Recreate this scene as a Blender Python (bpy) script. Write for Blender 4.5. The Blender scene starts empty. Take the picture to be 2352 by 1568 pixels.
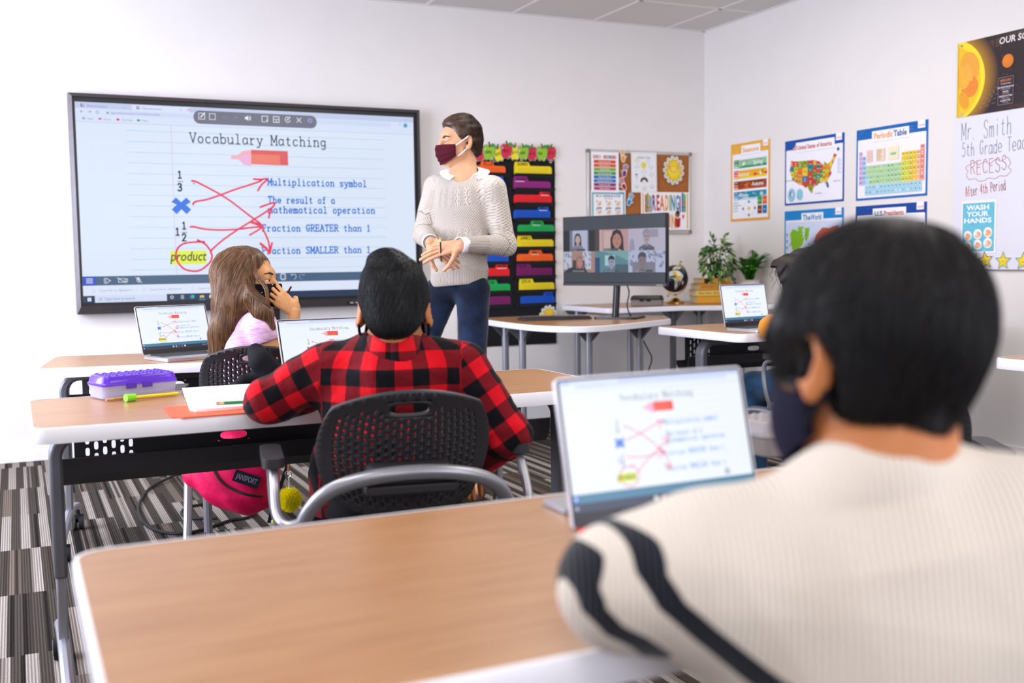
import bpy, bmesh, math, random
import numpy as np
from mathutils import Vector, Matrix, Euler, noise
from mathutils.geometry import tessellate_polygon

scene = bpy.context.scene
COL = scene.collection
rnd = random.Random(7)
PI = math.pi

# ------------------------------------------------------------------ camera
FPX = 2426.44                     # focal length in pixels of the 2352 x 1568 frame
YAW, PITCH, ROLL = 0.438459, 0.077063, -0.0137234
CAMP = Vector((-0.345, -6.4897, 1.0950))
_f = Vector((math.sin(YAW)*math.cos(PITCH), math.cos(YAW)*math.cos(PITCH), -math.sin(PITCH)))
_r = Vector((math.cos(YAW), -math.sin(YAW), 0)); _u = _r.cross(_f)
CR = _r*math.cos(ROLL)+_u*math.sin(ROLL); CU = _u*math.cos(ROLL)-_r*math.sin(ROLL); CF = _f
cam_d = bpy.data.cameras.new('camera'); cam = bpy.data.objects.new('camera', cam_d); COL.objects.link(cam)
cam.matrix_world = Matrix(((CR.x, CU.x, -CF.x, CAMP.x), (CR.y, CU.y, -CF.y, CAMP.y), (CR.z, CU.z, -CF.z, CAMP.z), (0, 0, 0, 1)))
cam_d.sensor_width = 36; cam_d.lens = 36*FPX/2352
cam_d.clip_start = 0.05
cam_d.dof.use_dof = True; cam_d.dof.focus_distance = 3.5; cam_d.dof.aperture_fstop = 3.0
scene.camera = cam

# ------------------------------------------------------------------ world, daylight, ceiling lamps, rear fill, exposure
world = bpy.data.worlds.new('world'); scene.world = world; world.use_nodes = True
world.node_tree.nodes['Background'].inputs[0].default_value = (0.75, 0.85, 1, 1)
world.node_tree.nodes['Background'].inputs[1].default_value = 1.0
scene.view_settings.view_transform = 'Standard'; scene.view_settings.look = 'None'
scene.view_settings.gamma = 1; scene.view_settings.use_curve_mapping = False
scene.view_settings.exposure = 0.40
def area_light(name, loc, rot, sx, sy, power, col):
    d = bpy.data.lights.new(name, 'AREA'); d.shape = 'RECTANGLE'; d.size = sx; d.size_y = sy; d.energy = power; d.color = col
    o = bpy.data.objects.new(name, d); o.location = loc; o.rotation_euler = rot; COL.objects.link(o); return o
LIGHTS = dict(panel=14.5, window=150, rear=80)
for lx in (-0.6, 1.9):
    for ly in (-6.9, -4.5, -2.4):
        area_light('ceiling_lamp', (lx, ly, 2.722), (0, 0, 0), 0.6, 1.2, LIGHTS['panel'], (1.0, 0.94, 0.89))
for ly in (-5.2, -2.0): area_light('ceiling_lamp', (2.95, ly, 2.722), (0, 0, 0), 0.6, 1.2, .6*LIGHTS['panel'], (1.0, 0.94, 0.89))  # unseen; the one by the front wall added to brighten the right corner
area_light('window_daylight', (-2.15, -2.4, 1.55), (0, math.radians(-90), 0), 1.7, 2.8, LIGHTS['window'], (0.76, 0.81, 1.0))
area_light('rear_daylight', (1.4, -9.2, 1.75), (math.radians(90), 0, 0), 4.0, 1.5, LIGHTS['rear'], (0.82, 0.85, 1.0))  # unseen bluish fill before the solid rear wall, no window there

# ------------------------------------------------------------------ helpers
def ray(px, py):
    return (CF + CR*((px-1176)/FPX) + CU*((784-py)/FPX))
def PX(px, py, x): d = ray(px, py); return CAMP + d*((x-CAMP.x)/d.x)
def PY(px, py, y): d = ray(px, py); return CAMP + d*((y-CAMP.y)/d.y)
def PZ(px, py, z): d = ray(px, py); return CAMP + d*((z-CAMP.z)/d.z)
def PD(px, py, dep): return CAMP + ray(px, py)*dep

def lin(c):
    if isinstance(c, str):
        c = [int(c[i:i+2], 16)/255 for i in (0, 2, 4)]
        return tuple(x/12.92 if x <= .04045 else ((x+.055)/1.055)**2.4 for x in c)
    return tuple(c[:3])

MATS = {}
def mat(name, col=(.8, .8, .8), rough=.5, metal=0, spec=.5, bump=0, bscale=200, var=0, vscale=30, emit=0, alpha=1, trans=0, sheen=0, sss=0, coat=0, ior=1.45, bdist=.002):
    if name in MATS: return MATS[name]
    if rough >= .8 and spec == .5: spec = .15
    m = bpy.data.materials.new(name); m.use_nodes = True; nt = m.node_tree; b = nt.nodes['Principled BSDF']
    c = lin(col)
    b.inputs['Base Color'].default_value = (*c, 1); b.inputs['Roughness'].default_value = rough; b.inputs['Metallic'].default_value = metal
    b.inputs['Specular IOR Level'].default_value = spec; b.inputs['Alpha'].default_value = alpha; b.inputs['IOR'].default_value = ior
    b.inputs['Transmission Weight'].default_value = trans; b.inputs['Sheen Weight'].default_value = sheen; b.inputs['Coat Weight'].default_value = coat
    if sss: b.inputs['Subsurface Weight'].default_value = sss; b.inputs['Subsurface Radius'].default_value = (.012, .005, .003); b.inputs['Subsurface Scale'].default_value = 1
    if emit: b.inputs['Emission Color'].default_value = (*c, 1); b.inputs['Emission Strength'].default_value = emit
    if bump or var:
        tc = nt.nodes.new('ShaderNodeTexCoord')
    if bump:
        n = nt.nodes.new('ShaderNodeTexNoise'); n.inputs['Scale'].default_value = bscale; n.inputs['Detail'].default_value = 3
        bp = nt.nodes.new('ShaderNodeBump'); bp.inputs['Strength'].default_value = bump; bp.inputs['Distance'].default_value = bdist
        nt.links.new(tc.outputs['Object'], n.inputs['Vector']); nt.links.new(n.outputs[0], bp.inputs['Height']); nt.links.new(bp.outputs[0], b.inputs['Normal'])
    if var:
        n = nt.nodes.new('ShaderNodeTexNoise'); n.inputs['Scale'].default_value = vscale; n.inputs['Detail'].default_value = 4
        r = nt.nodes.new('ShaderNodeValToRGB'); e = r.color_ramp.elements
        e[0].position = .35; e[1].position = .65
        e[0].color = (*[max(0, x*(1-var)) for x in c], 1); e[1].color = (*[min(1, x*(1+var)) for x in c], 1)
        nt.links.new(tc.outputs['Object'], n.inputs['Vector']); nt.links.new(n.outputs[0], r.inputs[0]); nt.links.new(r.outputs[0], b.inputs['Base Color'])
    MATS[name] = m; return m

def nodes_of(m): return m.node_tree, m.node_tree.nodes, m.node_tree.links, m.node_tree.nodes['Principled BSDF']
def N(nt, t, **kw):
    n = nt.nodes.new(t)
    for k, v in kw.items():
        if k.startswith('i_'): n.inputs[int(k[2:])].default_value = v
        else: setattr(n, k, v)
    return n
def ramp(nt, stops, interp='LINEAR'):
    r = nt.nodes.new('ShaderNodeValToRGB'); r.color_ramp.interpolation = interp; e = r.color_ramp.elements
    while len(e) < len(stops): e.new(.5)
    for k, (p, c) in enumerate(stops): e[k].position = p; e[k].color = (*lin(c), 1)
    return r
def math_n(nt, op, a=None, b=None, c=None):
    n = nt.nodes.new('ShaderNodeMath'); n.operation = op
    for k, v in enumerate((a, b, c)):
        if v is None: continue
        if isinstance(v, (int, float)): n.inputs[k].default_value = v
        else: nt.links.new(v, n.inputs[k])
    return n.outputs[0]
def colour_mat(name, rough=.55, emit=0, spec=.5, coat=0, attr='Col'):
    if name in MATS: return MATS[name]
    m = mat(name, (.5, .5, .5), rough, spec=spec, coat=coat); nt, ns, ln, b = nodes_of(m)
    a = N(nt, 'ShaderNodeAttribute'); a.attribute_name = attr
    if emit:
        b.inputs['Base Color'].default_value = (.01, .01, .012, 1)
        ln.new(a.outputs['Color'], b.inputs['Emission Color']); b.inputs['Emission Strength'].default_value = emit
    else: ln.new(a.outputs['Color'], b.inputs['Base Color'])
    return m

def wm(o):
    M = o.matrix_basis.copy()
    while o.parent: o = o.parent; M = o.matrix_basis @ M
    return M

def tag(o, label=None, cat=None, group=None, kind=None):
    if label: o['label'] = label
    if cat: o['category'] = cat
    if group: o['group'] = group
    if kind: o['kind'] = kind
    return o
def thing(name, label, cat, loc=(0, 0, 0), rz=0, group=None):
    o = bpy.data.objects.new(name, None); o.empty_display_size = .05; COL.objects.link(o)
    o.location = loc; o.rotation_euler = (0, 0, rz)
    return tag(o, label, cat, group)
def link_mesh(name, me, parent=None, mats=None, label=None):
    o = bpy.data.objects.new(name, me); COL.objects.link(o)
    for m in mats or (): me.materials.append(m)
    if parent: o.parent = parent
    if label: o['label'] = label
    return o
def dup(root, loc=None, rz=None, label=None, group=None):
    def cp(o, par):
        c = o.copy(); COL.objects.link(c)
        if par: c.parent = par
        for ch in [x for x in bpy.data.objects if x.parent == o]: cp(ch, c)
        return c
    r = cp(root, None)
    if loc is not None: r.location = loc
    if rz is not None: r.rotation_euler = (0, 0, rz)
    if label: r['label'] = label
    if group: r['group'] = group
    return r

class MB:
    """collects faces; build() links them as one mesh object"""
    def __init__(s): s.v = []; s.f = []; s.c = []; s.m = []; s.col = (.5, .5, .5); s.mi = 0
    def color(s, c): s.col = lin(c); return s
    def add(s, vs, fs, M=None):
        k = len(s.v)
        for p in vs:
            p = Vector(p); s.v.append(M @ p if M else p)
        for f in fs: s.f.append([i+k for i in f]); s.c.append(s.col); s.m.append(s.mi)
        return s
    def box(s, x0, x1, y0, y1, z0, z1, M=None):
        return s.add([(x0, y0, z0), (x1, y0, z0), (x1, y1, z0), (x0, y1, z0), (x0, y0, z1), (x1, y0, z1), (x1, y1, z1), (x0, y1, z1)],
                     [(0, 3, 2, 1), (4, 5, 6, 7), (0, 1, 5, 4), (1, 2, 6, 5), (2, 3, 7, 6), (3, 0, 4, 7)], M)
    def cyl(s, a, b, r0, r1=None, n=16, caps=True):
        r1 = r0 if r1 is None else r1
        a, b = Vector(a), Vector(b); d = (b-a).normalized(); t = d.orthogonal().normalized(); w = d.cross(t)
        vs = []
        for p, r in ((a, r0), (b, r1)):
            for i in range(n): q = 2*PI*i/n; vs.append(p+(t*math.cos(q)+w*math.sin(q))*r)
        fs = [(i, (i+1) % n, n+(i+1) % n, n+i) for i in range(n)]
        if caps: fs += [tuple(range(n))[::-1], tuple(range(n, 2*n))]
        return s.add(vs, fs)
    def tube(s, pts, r, n=10, closed=False, flat=None):
        """flat=(a,b): elliptical section, a along up-ish normal"""
        pts = [Vector(p) for p in pts]; L = len(pts); rr = r if hasattr(r, '__len__') else [r]*L
        vs = []; prev = None
        for i, p in enumerate(pts):
            if closed: d = pts[(i+1) % L]-pts[i-1]
            else: d = pts[min(i+1, L-1)]-pts[max(i-1, 0)]
            d = d.normalized() if d.length > 1e-9 else Vector((0, 0, 1))
            t = prev-d*prev.dot(d) if prev else d.orthogonal()
            if t.length < 1e-6: t = d.orthogonal()
            t.normalize(); prev = t; w = d.cross(t)
            for k in range(n):
                q = 2*PI*k/n; vs.append(p+(t*math.cos(q)+w*math.sin(q))*rr[i])
        fs = []
        for i in range(L if closed else L-1):
            j = (i+1) % L
            for k in range(n): k2 = (k+1) % n; fs.append((i*n+k, i*n+k2, j*n+k2, j*n+k))
        if not closed: fs += [tuple(range(n))[::-1], tuple(range((L-1)*n, L*n))]
        return s.add(vs, fs)
    def ribbon(s, pts, w, th, side):
        """bar of width w along side, thickness th"""
        pts = [Vector(p) for p in pts]; side = Vector(side).normalized(); L = len(pts); vs = []
        for i, p in enumerate(pts):
            d = (pts[min(i+1, L-1)]-pts[max(i-1, 0)]).normalized(); n = d.cross(side).normalized()
            for a, b in ((-1, -1), (1, -1), (1, 1), (-1, 1)): vs.append(p+side*(a*w/2)+n*(b*th/2))
        fs = [(i*4+k, i*4+(k+1) % 4, i*4+4+(k+1) % 4, i*4+4+k) for i in range(L-1) for k in range(4)]
        fs += [(3, 2, 1, 0), tuple(range(L*4-4, L*4))]
        return s.add(vs, fs)
    def lathe(s, prof, n=24, M=None):
        vs = []; fs = []
        for r, z in prof:
            for k in range(n): q = 2*PI*k/n; vs.append((r*math.cos(q), r*math.sin(q), z))
        L = len(prof)
        for i in range(L-1):
            for k in range(n): k2 = (k+1) % n; fs.append((i*n+k, i*n+k2, (i+1)*n+k2, (i+1)*n+k))
        if prof[0][0] > 1e-5: fs.append(tuple(range(n))[::-1])
        if prof[-1][0] > 1e-5: fs.append(tuple(range((L-1)*n, L*n)))
        return s.add(vs, fs, M)
    def ell(s, c, r, n=16, M=None):
        c = Vector(c); r = (r, r, r) if not hasattr(r, '__len__') else r
        prof = [(max(1e-6, math.sin(PI*i/n)), -math.cos(PI*i/n)) for i in range(n+1)]
        T = Matrix.Translation(c) @ (M or Matrix()) @ Matrix.Diagonal((*r, 1))
        return s.lathe(prof, n*2, T)
    def prism(s, poly, z0, z1, M=None, caps=True):
        n = len(poly); vs = [(x, y, z0) for x, y in poly]+[(x, y, z1) for x, y in poly]
        fs = [(i, (i+1) % n, n+(i+1) % n, n+i) for i in range(n)]
        if caps:
            tr = tessellate_polygon([[Vector((x, y, 0)) for x, y in poly]])
            for t in tr:
                a, b, c = [Vector((*poly[i], 0)) for i in t]
                if (b-a).cross(c-a).z < 0: t = t[::-1]
                fs.append(tuple(i+n for i in t)); fs.append(tuple(t)[::-1])
        return s.add(vs, fs, M)
    def build(s, name, mats, parent=None, label=None, smooth=True, local=False, bevel=0, bseg=2, angle=35, subsurf=0, world=True):
        me = bpy.data.meshes.new(name)
        vs = s.v
        if parent and not local: Mi = wm(parent).inverted(); vs = [Mi @ v for v in vs]
        me.from_pydata([tuple(v) for v in vs], [], s.f); me.validate(clean_customdata=False)
        if len(me.polygons) == len(s.f):
            at = me.attributes.new('Col', 'FLOAT_COLOR', 'CORNER')
            cnt = np.array([len(f) for f in s.f]); arr = np.ones((cnt.sum(), 4), 'f'); arr[:, :3] = np.repeat(np.array(s.c, 'f'), cnt, 0)
            at.data.foreach_set('color', arr.ravel())
            me.polygons.foreach_set('material_index', np.array(s.m, 'i'))
        if smooth:
            me.polygons.foreach_set('use_smooth', np.ones(len(me.polygons), bool))
            try: me.set_sharp_from_angle(angle=math.radians(angle))
            except Exception: pass
        o = link_mesh(name, me, parent, mats if isinstance(mats, (list, tuple)) else [mats], label)
        if bevel:
            b = o.modifiers.new('bevel', 'BEVEL'); b.width = bevel; b.segments = bseg; b.limit_method = 'ANGLE'; b.angle_limit = math.radians(40)
        if subsurf:
            b = o.modifiers.new('sub', 'SUBSURF'); b.levels = b.render_levels = subsurf
        return o

def rrect(x0, x1, y0, y1, r, n=6):
    out = []
    for cx, cy, a in ((x1-r, y1-r, 0), (x0+r, y1-r, 90), (x0+r, y0+r, 180), (x1-r, y0+r, 270)):
        for i in range(n+1): q = math.radians(a+90*i/n); out.append((cx+r*math.cos(q), cy+r*math.sin(q)))
    return out
def catmull(pts, k=6, closed=False):
    pts = [Vector(p) for p in pts]; n = len(pts); out = []
    for i in range(n if closed else n-1):
        g = (lambda j: pts[j % n]) if closed else (lambda j: pts[max(0, min(n-1, j))])
        a, b, c, d = g(i-1), g(i), g(i+1), g(i+2)
        for s in range(k):
            t = s/k; out.append(.5*((2*b)+(c-a)*t+(2*a-5*b+4*c-d)*t*t+(3*b-a-3*c+d)*t**3))
    if not closed: out.append(pts[-1])
    return out

# ------------------------------------------------------------------ flat print: shapes in a plane, one mesh
_txt = {}
def text_mesh(s, bold, shear):
    key = (s, bold, shear)
    if key not in _txt:
        cu = bpy.data.curves.new('t', 'FONT'); cu.body = s; cu.size = 1; cu.resolution_u = 2; cu.offset = bold; cu.shear = shear; cu.align_x = 'LEFT'
        o = bpy.data.objects.new('t', cu); COL.objects.link(o); dg = bpy.context.evaluated_depsgraph_get()
        me = o.evaluated_get(dg).to_mesh()
        vs = [v.co.xy.copy() for v in me.vertices]; fs = [tuple(p.vertices) for p in me.polygons]
        o.to_mesh_clear(); bpy.data.objects.remove(o); bpy.data.curves.remove(cu)
        _txt[key] = (vs, fs)
    return _txt[key]

# single-stroke letters on a 6 x 7 body (x-height 4.4): lower-case, capitals, digits; '~' marks a smooth stroke
GLY = {
 'a': '~5,3.6 3.6,4.4 1.6,4.1 .8,2.2 1.6,.3 3.4,.2 5,1.6|5,4.4 5,.8 5.8,0', 'b': '1,7 1,0|~1,1 2.6,0 4.8,.6 5.2,2.2 4.8,3.8 2.8,4.4 1,3.2',
 'c': '~5,3.6 3.6,4.4 1.6,3.9 .9,2.2 1.6,.5 3.4,0 5.1,.8', 'd': '5,7 5,0|~5,1.2 3.4,0 1.4,.5 .9,2.2 1.4,3.9 3.4,4.4 5,3.2',
 'e': '~.9,2.3 5.1,2.3 4.7,3.9 3.1,4.4 1.5,3.8 .9,2.2 1.5,.6 3.3,0 5,.7', 'f': '~4.8,6.6 3.6,7 2.7,6 2.6,4.4|2.6,5 2.6,0|1,4.4 4.4,4.4',
 'g': '~5,3.2 3.4,4.4 1.6,4 .9,2.4 1.6,.8 3.4,.4 5,1.6|~5,4.4 5,0 4.6,-1.6 3,-2.1 1.4,-1.6', 'h': '1.2,7 1.2,0|~1.2,3 2.6,4.3 4.2,4.2 4.9,3 4.9,0',
 'i': '3,4.4 3,0|3,6 3,6.4', 'k': '1.2,7 1.2,0|4.8,4.4 1.2,1.6|2.6,2.6 5,0', 'l': '3,7 3,0', 'm': '.6,4.4 .6,0|~.6,3 1.6,4.3 2.6,4.2 3,3 3,0|~3,3 4,4.3 5,4.2 5.4,3 5.4,0',
 'n': '1.2,4.4 1.2,0|~1.2,3 2.6,4.3 4.2,4.2 4.9,3 4.9,0', 'o': '~3,4.4 1.5,3.9 .9,2.2 1.5,.5 3,0 4.5,.5 5.1,2.2 4.5,3.9 3,4.4', 'p': '1,4.4 1,-2.2|~1,1 2.6,0 4.8,.6 5.2,2.2 4.8,3.8 2.8,4.4 1,3.2',
 'r': '1.6,4.4 1.6,0|~1.6,2.6 2.8,4 4,4.4 5,4', 's': '~4.8,3.6 3.4,4.4 1.6,4 1.2,3.1 2.4,2.4 4.2,1.9 4.8,1 3.8,.1 2.2,0 1,.8', 't': '~2.6,6 2.6,1 3.4,0 4.9,.4|1,4.4 4.6,4.4',
 'u': '~1,4.4 1,1.4 1.8,.1 3.4,.1 5,1.5|5,4.4 5,0', 'y': '.8,4.4 3.1,0|~5.2,4.4 2.6,-1.2 1.8,-2.1 .6,-2', 'x': '1,4.4 5,0|5,4.4 1,0', 'w': '.5,4.4 1.6,0 3,3.6 4.4,0 5.5,4.4', 'v': '.9,4.4 3,0 5.1,4.4',
 'A': '.4,0 3,7 5.6,0|1.4,2.6 4.6,2.6', 'B': '1,0 1,7|~1,7 4,6.8 4.4,5 3.6,3.8 1,3.7|~1,3.7 4.4,3.5 5.2,1.8 4.2,.2 1,0', 'C': '~5.2,5.6 3.8,6.9 1.8,6.4 .8,3.5 1.8,.6 3.8,.1 5.4,1.2', 'D': '1,0 1,7|~1,7 3.4,6.8 5.2,5 5.2,2 3.6,.3 1,0',
 'E': '5,7 1,7 1,0 5.2,0|1,3.6 4.2,3.6', 'F': '5.2,7 1,7 1,0|1,3.6 4.2,3.6', 'G': '~5.2,5.6 3.8,6.9 1.8,6.4 .8,3.5 1.8,.6 3.6,.1 5.2,1.2|5.2,1 5.2,3 3.4,3', 'I': '3,7 3,0', 'J': '~4.6,7 4.6,1.6 3.6,.1 2,.1 1,1.4', 'K': '1,7 1,0|5,7 1,3|2.4,4.2 5.2,0', 'L': '1,7 1,0 5.2,0',
 'M': '.5,0 .5,7 3,1.8 5.5,7 5.5,0', 'N': '1,0 1,7 5,0 5,7', 'O': '~3,7 1.3,6 .7,3.5 1.3,1 3,0 4.7,1 5.3,3.5 4.7,6 3,7', 'P': '1,0 1,7|~1,7 4.4,6.7 5.2,5.2 4.4,3.6 1,3.3', 'R': '1,0 1,7|~1,7 4.3,6.8 5,5.3 4.2,3.9 1,3.5|2.8,3.5 5.3,0', 'S': '~5,5.8 3.6,7 1.6,6.6 1.1,5 2.4,3.9 4.2,3.2 5,1.8 4,.2 2.2,0 .8,1.2',
 'T': '3,7 3,0|.5,7 5.5,7', 'U': '~.9,7 .9,1.8 2,.1 4,.1 5.1,1.8 5.1,7', 'V': '.4,7 3,0 5.6,7', 'Y': '.6,7 3,3.6 5.4,7|3,3.6 3,0',
 '0': '~3,7 1.5,6 1,3.5 1.5,1 3,0 4.5,1 5,3.5 4.5,6 3,7', '1': '1.6,5.6 3,7 3,0', '2': '~1,5.4 2.2,6.9 4,6.8 4.8,5.2 3.8,3.2 1,0|1,0 5.2,0', '3': '~1.1,6 2.4,7 4.2,6.7 4.6,5.2 3.6,3.9 2.4,3.7|~2.4,3.7 4.4,3.3 5,1.8 4,.2 2.2,0 .9,1', '4': '4,0 4,7 .8,2.2 5.4,2.2', '5': '4.8,7 1.6,7 1.3,4|~1.3,4 3.2,4.4 4.8,3.6 5,1.8 3.8,.2 2,0 .9,.9', '.': '1.4,0 1.4,.5',
}
# slab serifs: where short horizontal strokes go (x0,x1,y)
SER = {'V': '-.2,1.6,7 4.4,6.2,7', 'b': '0,1,7 ', 'l': '1.4,3,7 1,5.2,0', 'r': '.5,1.6,4.4 .5,3.4,0', 'y': '0,1.8,4.4 4.2,6,4.4 .2,1.8,-2.1', 'M': '-.4,1,7 5,6.4,7 -.4,1.6,0 4.4,6.4,0', 'h': '.2,1.2,7 .3,2.2,0 3.9,5.9,0', 'i': '1.3,3,4.4 1,5.2,0', 'n': '.2,1.2,4.4 .3,2.2,0 3.9,5.9,0', 'm': '-.3,.6,4.4 -.3,1.4,0 2.3,3.7,0 4.6,6.2,0', 'p': '0,1,4.4 0,2.6,-2.2', 'u': '0,1,4.4 4,5,4.4 5,6,0', 'd': '4,5,7 5,6,0', 'a': '', 'T': '1.8,4.2,0', 'f': '1,4.4,0', 'F': '0,2.4,0 0,1,7', 'R': '0,2.2,0 4.8,6.2,0 0,1,7', 'E': '0,1,7 0,1,0', 'A': '-.4,1.6,0 4.4,6.4,0 1.6,3,7', 'L': '0,2.4,7 0,1,0', 'G': '2.8,6,3', '1': '1.2,4.8,0'}
SERV = {'T': '.5,7,5.6 5.5,7,5.6', 'E': '5,7,5.6 5.2,0,1.6 4.2,3,4.2', 'F': '5.2,7,5.6 4.2,3,4.2', 'L': '5.2,0,1.8', 'S': '5,5.8,7 .9,1.2,0', 'G': '5.2,5.4,6.8', 's': '4.8,3.6,4.4 1,.7,0'}

def clip_cell(poly, x0, x1, y0, y1):
    def cut(P, f, inter):
        out = []
        for i in range(len(P)):
            a, b = P[i-1], P[i]
            if f(b):
                if not f(a): out.append(inter(a, b))
                out.append(b)
            elif f(a): out.append(inter(a, b))
        return out
    P = poly
    for ax, v, sg in ((0, x0, 1), (0, x1, -1), (1, y0, 1), (1, y1, -1)):
        P = cut(P, lambda p: sg*(p[ax]-v) >= 0, lambda a, b: tuple(a[k]+(b[k]-a[k])*(v-a[ax])/(b[ax]-a[ax]) for k in (0, 1)))
        if len(P) < 3: return []
    return P
class Print:
    """draws coloured shapes in a local plane (x right, y up); each call sits a hair in front of the last"""
    def __init__(s, M, step=.00015): s.mb = MB(); s.M = M; s.z = 0; s.step = step; s.clip = None
    def _put(s, vs, fs, c):
        s.z += s.step; s.mb.color(c)
        if s.clip and any(not (s.clip[0] <= x <= s.clip[1] and s.clip[2] <= y <= s.clip[3]) for x, y in vs):
            v2 = []; f2 = []
            for f in fs:
                P = clip_cell([tuple(vs[i]) for i in f], *s.clip)
                if len(P) > 2: f2.append(tuple(range(len(v2), len(v2)+len(P)))); v2 += P
            vs, fs = v2, f2
            if not fs: return
        s.mb.add([(x, y, s.z) for x, y in vs], fs, s.M)
    def poly(s, pts, c):
        tr = []
        for t in tessellate_polygon([[Vector((x, y, 0)) for x, y in pts]]):
            a, b, d = [Vector((*pts[i], 0)) for i in t]
            tr.append(tuple(t) if (b-a).cross(d-a).z > 0 else tuple(t)[::-1])
        s._put(pts, tr, c)
    def rect(s, x0, x1, y0, y1, c): s._put([(x0, y0), (x1, y0), (x1, y1), (x0, y1)], [(0, 1, 2, 3)], c)
    def rrect(s, x0, x1, y0, y1, r, c): s.poly(rrect(x0, x1, y0, y1, r, 5), c)
    def ell(s, cx, cy, rx, ry, c, n=24, rot=0):
        cr, sr = math.cos(rot), math.sin(rot); p = []
        for i in range(n): q = 2*PI*i/n; a, b = rx*math.cos(q), ry*math.sin(q); p.append((cx+a*cr-b*sr, cy+a*sr+b*cr))
        s._put(p, [tuple(range(n))], c)
    def line(s, pts, w, c, closed=False):
        pts = [Vector((x, y)) for x, y in pts]; vs = []; fs = []
        L = len(pts); rng = range(L) if closed else range(L-1)
        for i in rng:
            a, b = pts[i], pts[(i+1) % L]; d = b-a
            if d.length < 1e-7: continue
            d = d.normalized()*w/2; n = Vector((-d.y, d.x)); k = len(vs); e = d*.55
            vs += [(a-e-n*.7), (a-n), (b-n), (b+e-n*.7), (b+e+n*.7), (b+n), (a+n), (a-e+n*.7)]; fs.append(tuple(range(k, k+8)))
        s._put([(v.x, v.y) for v in vs], fs, c)
    def smooth(s, pts, w, c, closed=False, k=6): s.line([(v.x, v.y) for v in catmull([(x, y, 0) for x, y in pts], k, closed)], w, c, closed)
    def text(s, x, y, t, h, c, align='L', bold=0, shear=0, width=None, rot=0):
        """h = cap height"""
        vs, fs = text_mesh(t, bold, shear)
        if not vs: return
        k = h/.72; w = max(v.x for v in vs); kx = k
        if width: kx = width/w
        off = {'L': 0, 'C': -w*kx/2, 'R': -w*kx}[align]; cr, sr = math.cos(rot), math.sin(rot)
        s._put([(x+(v.x*kx+off)*cr-v.y*k*sr, y+(v.x*kx+off)*sr+v.y*k*cr) for v in vs], fs, c)
    def strokes(s, x, y, t, h, c, w, adv=None, serif=False, rot=0, jit=0, xs=1.0):
        u = h/7; adv = adv or u*7*xs; r = random.Random(t); cr, sr = math.cos(rot), math.sin(rot)
        vs = []
        for i, ch in enumerate(t):
            ox = x+i*adv; oy = y+(r.uniform(-jit, jit)*u)
            def T(px, py): a = ox-x+px*u*xs; b = oy-y+py*u; return (x+a*cr-b*sr, y+a*sr+b*cr)
            for st in GLY.get(ch, '').split('|'):
                if not st: continue
                sm = st[0] == '~'; pts = [tuple(map(float, q.split(','))) for q in st.strip('~').split()]
                if sm: pts = [(v.x, v.y) for v in catmull([(a, b, 0) for a, b in pts], 5)]
                s.line([T(a, b) for a, b in pts], w, c)
                s.z -= s.step
            if serif:
                for q in SER.get(ch, '').split(): a, b, yy = map(float, q.split(',')); s.line([T(a, yy), T(b, yy)], w, c); s.z -= s.step
                for q in SERV.get(ch, '').split(): a, b, yy = map(float, q.split(',')); s.line([T(a, b), T(a, yy)], w, c); s.z -= s.step
        s.z += s.step
    def build(s, name, m, parent=None, label=None): return s.mb.build(name, m, parent, label, smooth=False)

def frame_matrix(origin, xdir, ydir):
    x = Vector(xdir).normalized(); z = x.cross(Vector(ydir)).normalized(); y = z.cross(x)
    return Matrix(((x.x, y.x, z.x, origin[0]), (x.y, y.y, z.y, origin[1]), (x.z, y.z, z.z, origin[2]), (0, 0, 0, 1)))
def sheet(name, label, cat, M, outline, th=.0012, group=None):
    """a thin card with a given outline: returns thing mesh builder ready for print on its face"""
    mb = MB(); return mb
# ------------------------------------------------------------------ the room
WX, H = 4.279, 2.734
X0, Y1 = -2.2, -9.3
def struct(o): o['kind'] = 'structure'; return o
wall_m = mat('wall_paint', 'e9e5e2', .75, bump=.06, bscale=350, var=.012, vscale=3)
ceil_m = mat('ceiling_tile', 'd9d6d2', .9, bump=.25, bscale=260, var=.02, vscale=300)
grid_m = mat('ceiling_grid', 'e4e2de', .55, var=.01)
base_m = mat('baseboard_paint', 'efedec', .45, var=.01)
def wall(name, *b): return struct(MB().box(*b).build(name, wall_m, smooth=False))
wall('wall_front', X0-.1, WX+.1, 0, .12, 0, H+.1)
wall('wall_right', WX, WX+.12, Y1, 0, 0, H+.1)
# left wall has a window opening for the daylight; the rear wall is solid
mb = MB(); wy0, wy1, wz0, wz1 = -3.9, -.9, .7, 2.42
mb.box(X0-.12, X0, Y1, wy0, 0, H+.1).box(X0-.12, X0, wy1, 0, 0, H+.1).box(X0-.12, X0, wy0, wy1, 0, wz0).box(X0-.12, X0, wy0, wy1, wz1, H+.1)
struct(mb.build('wall_left', wall_m, smooth=False))
wall('wall_rear', X0-.1, WX+.1, Y1-.12, Y1, 0, H+.1)

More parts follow.
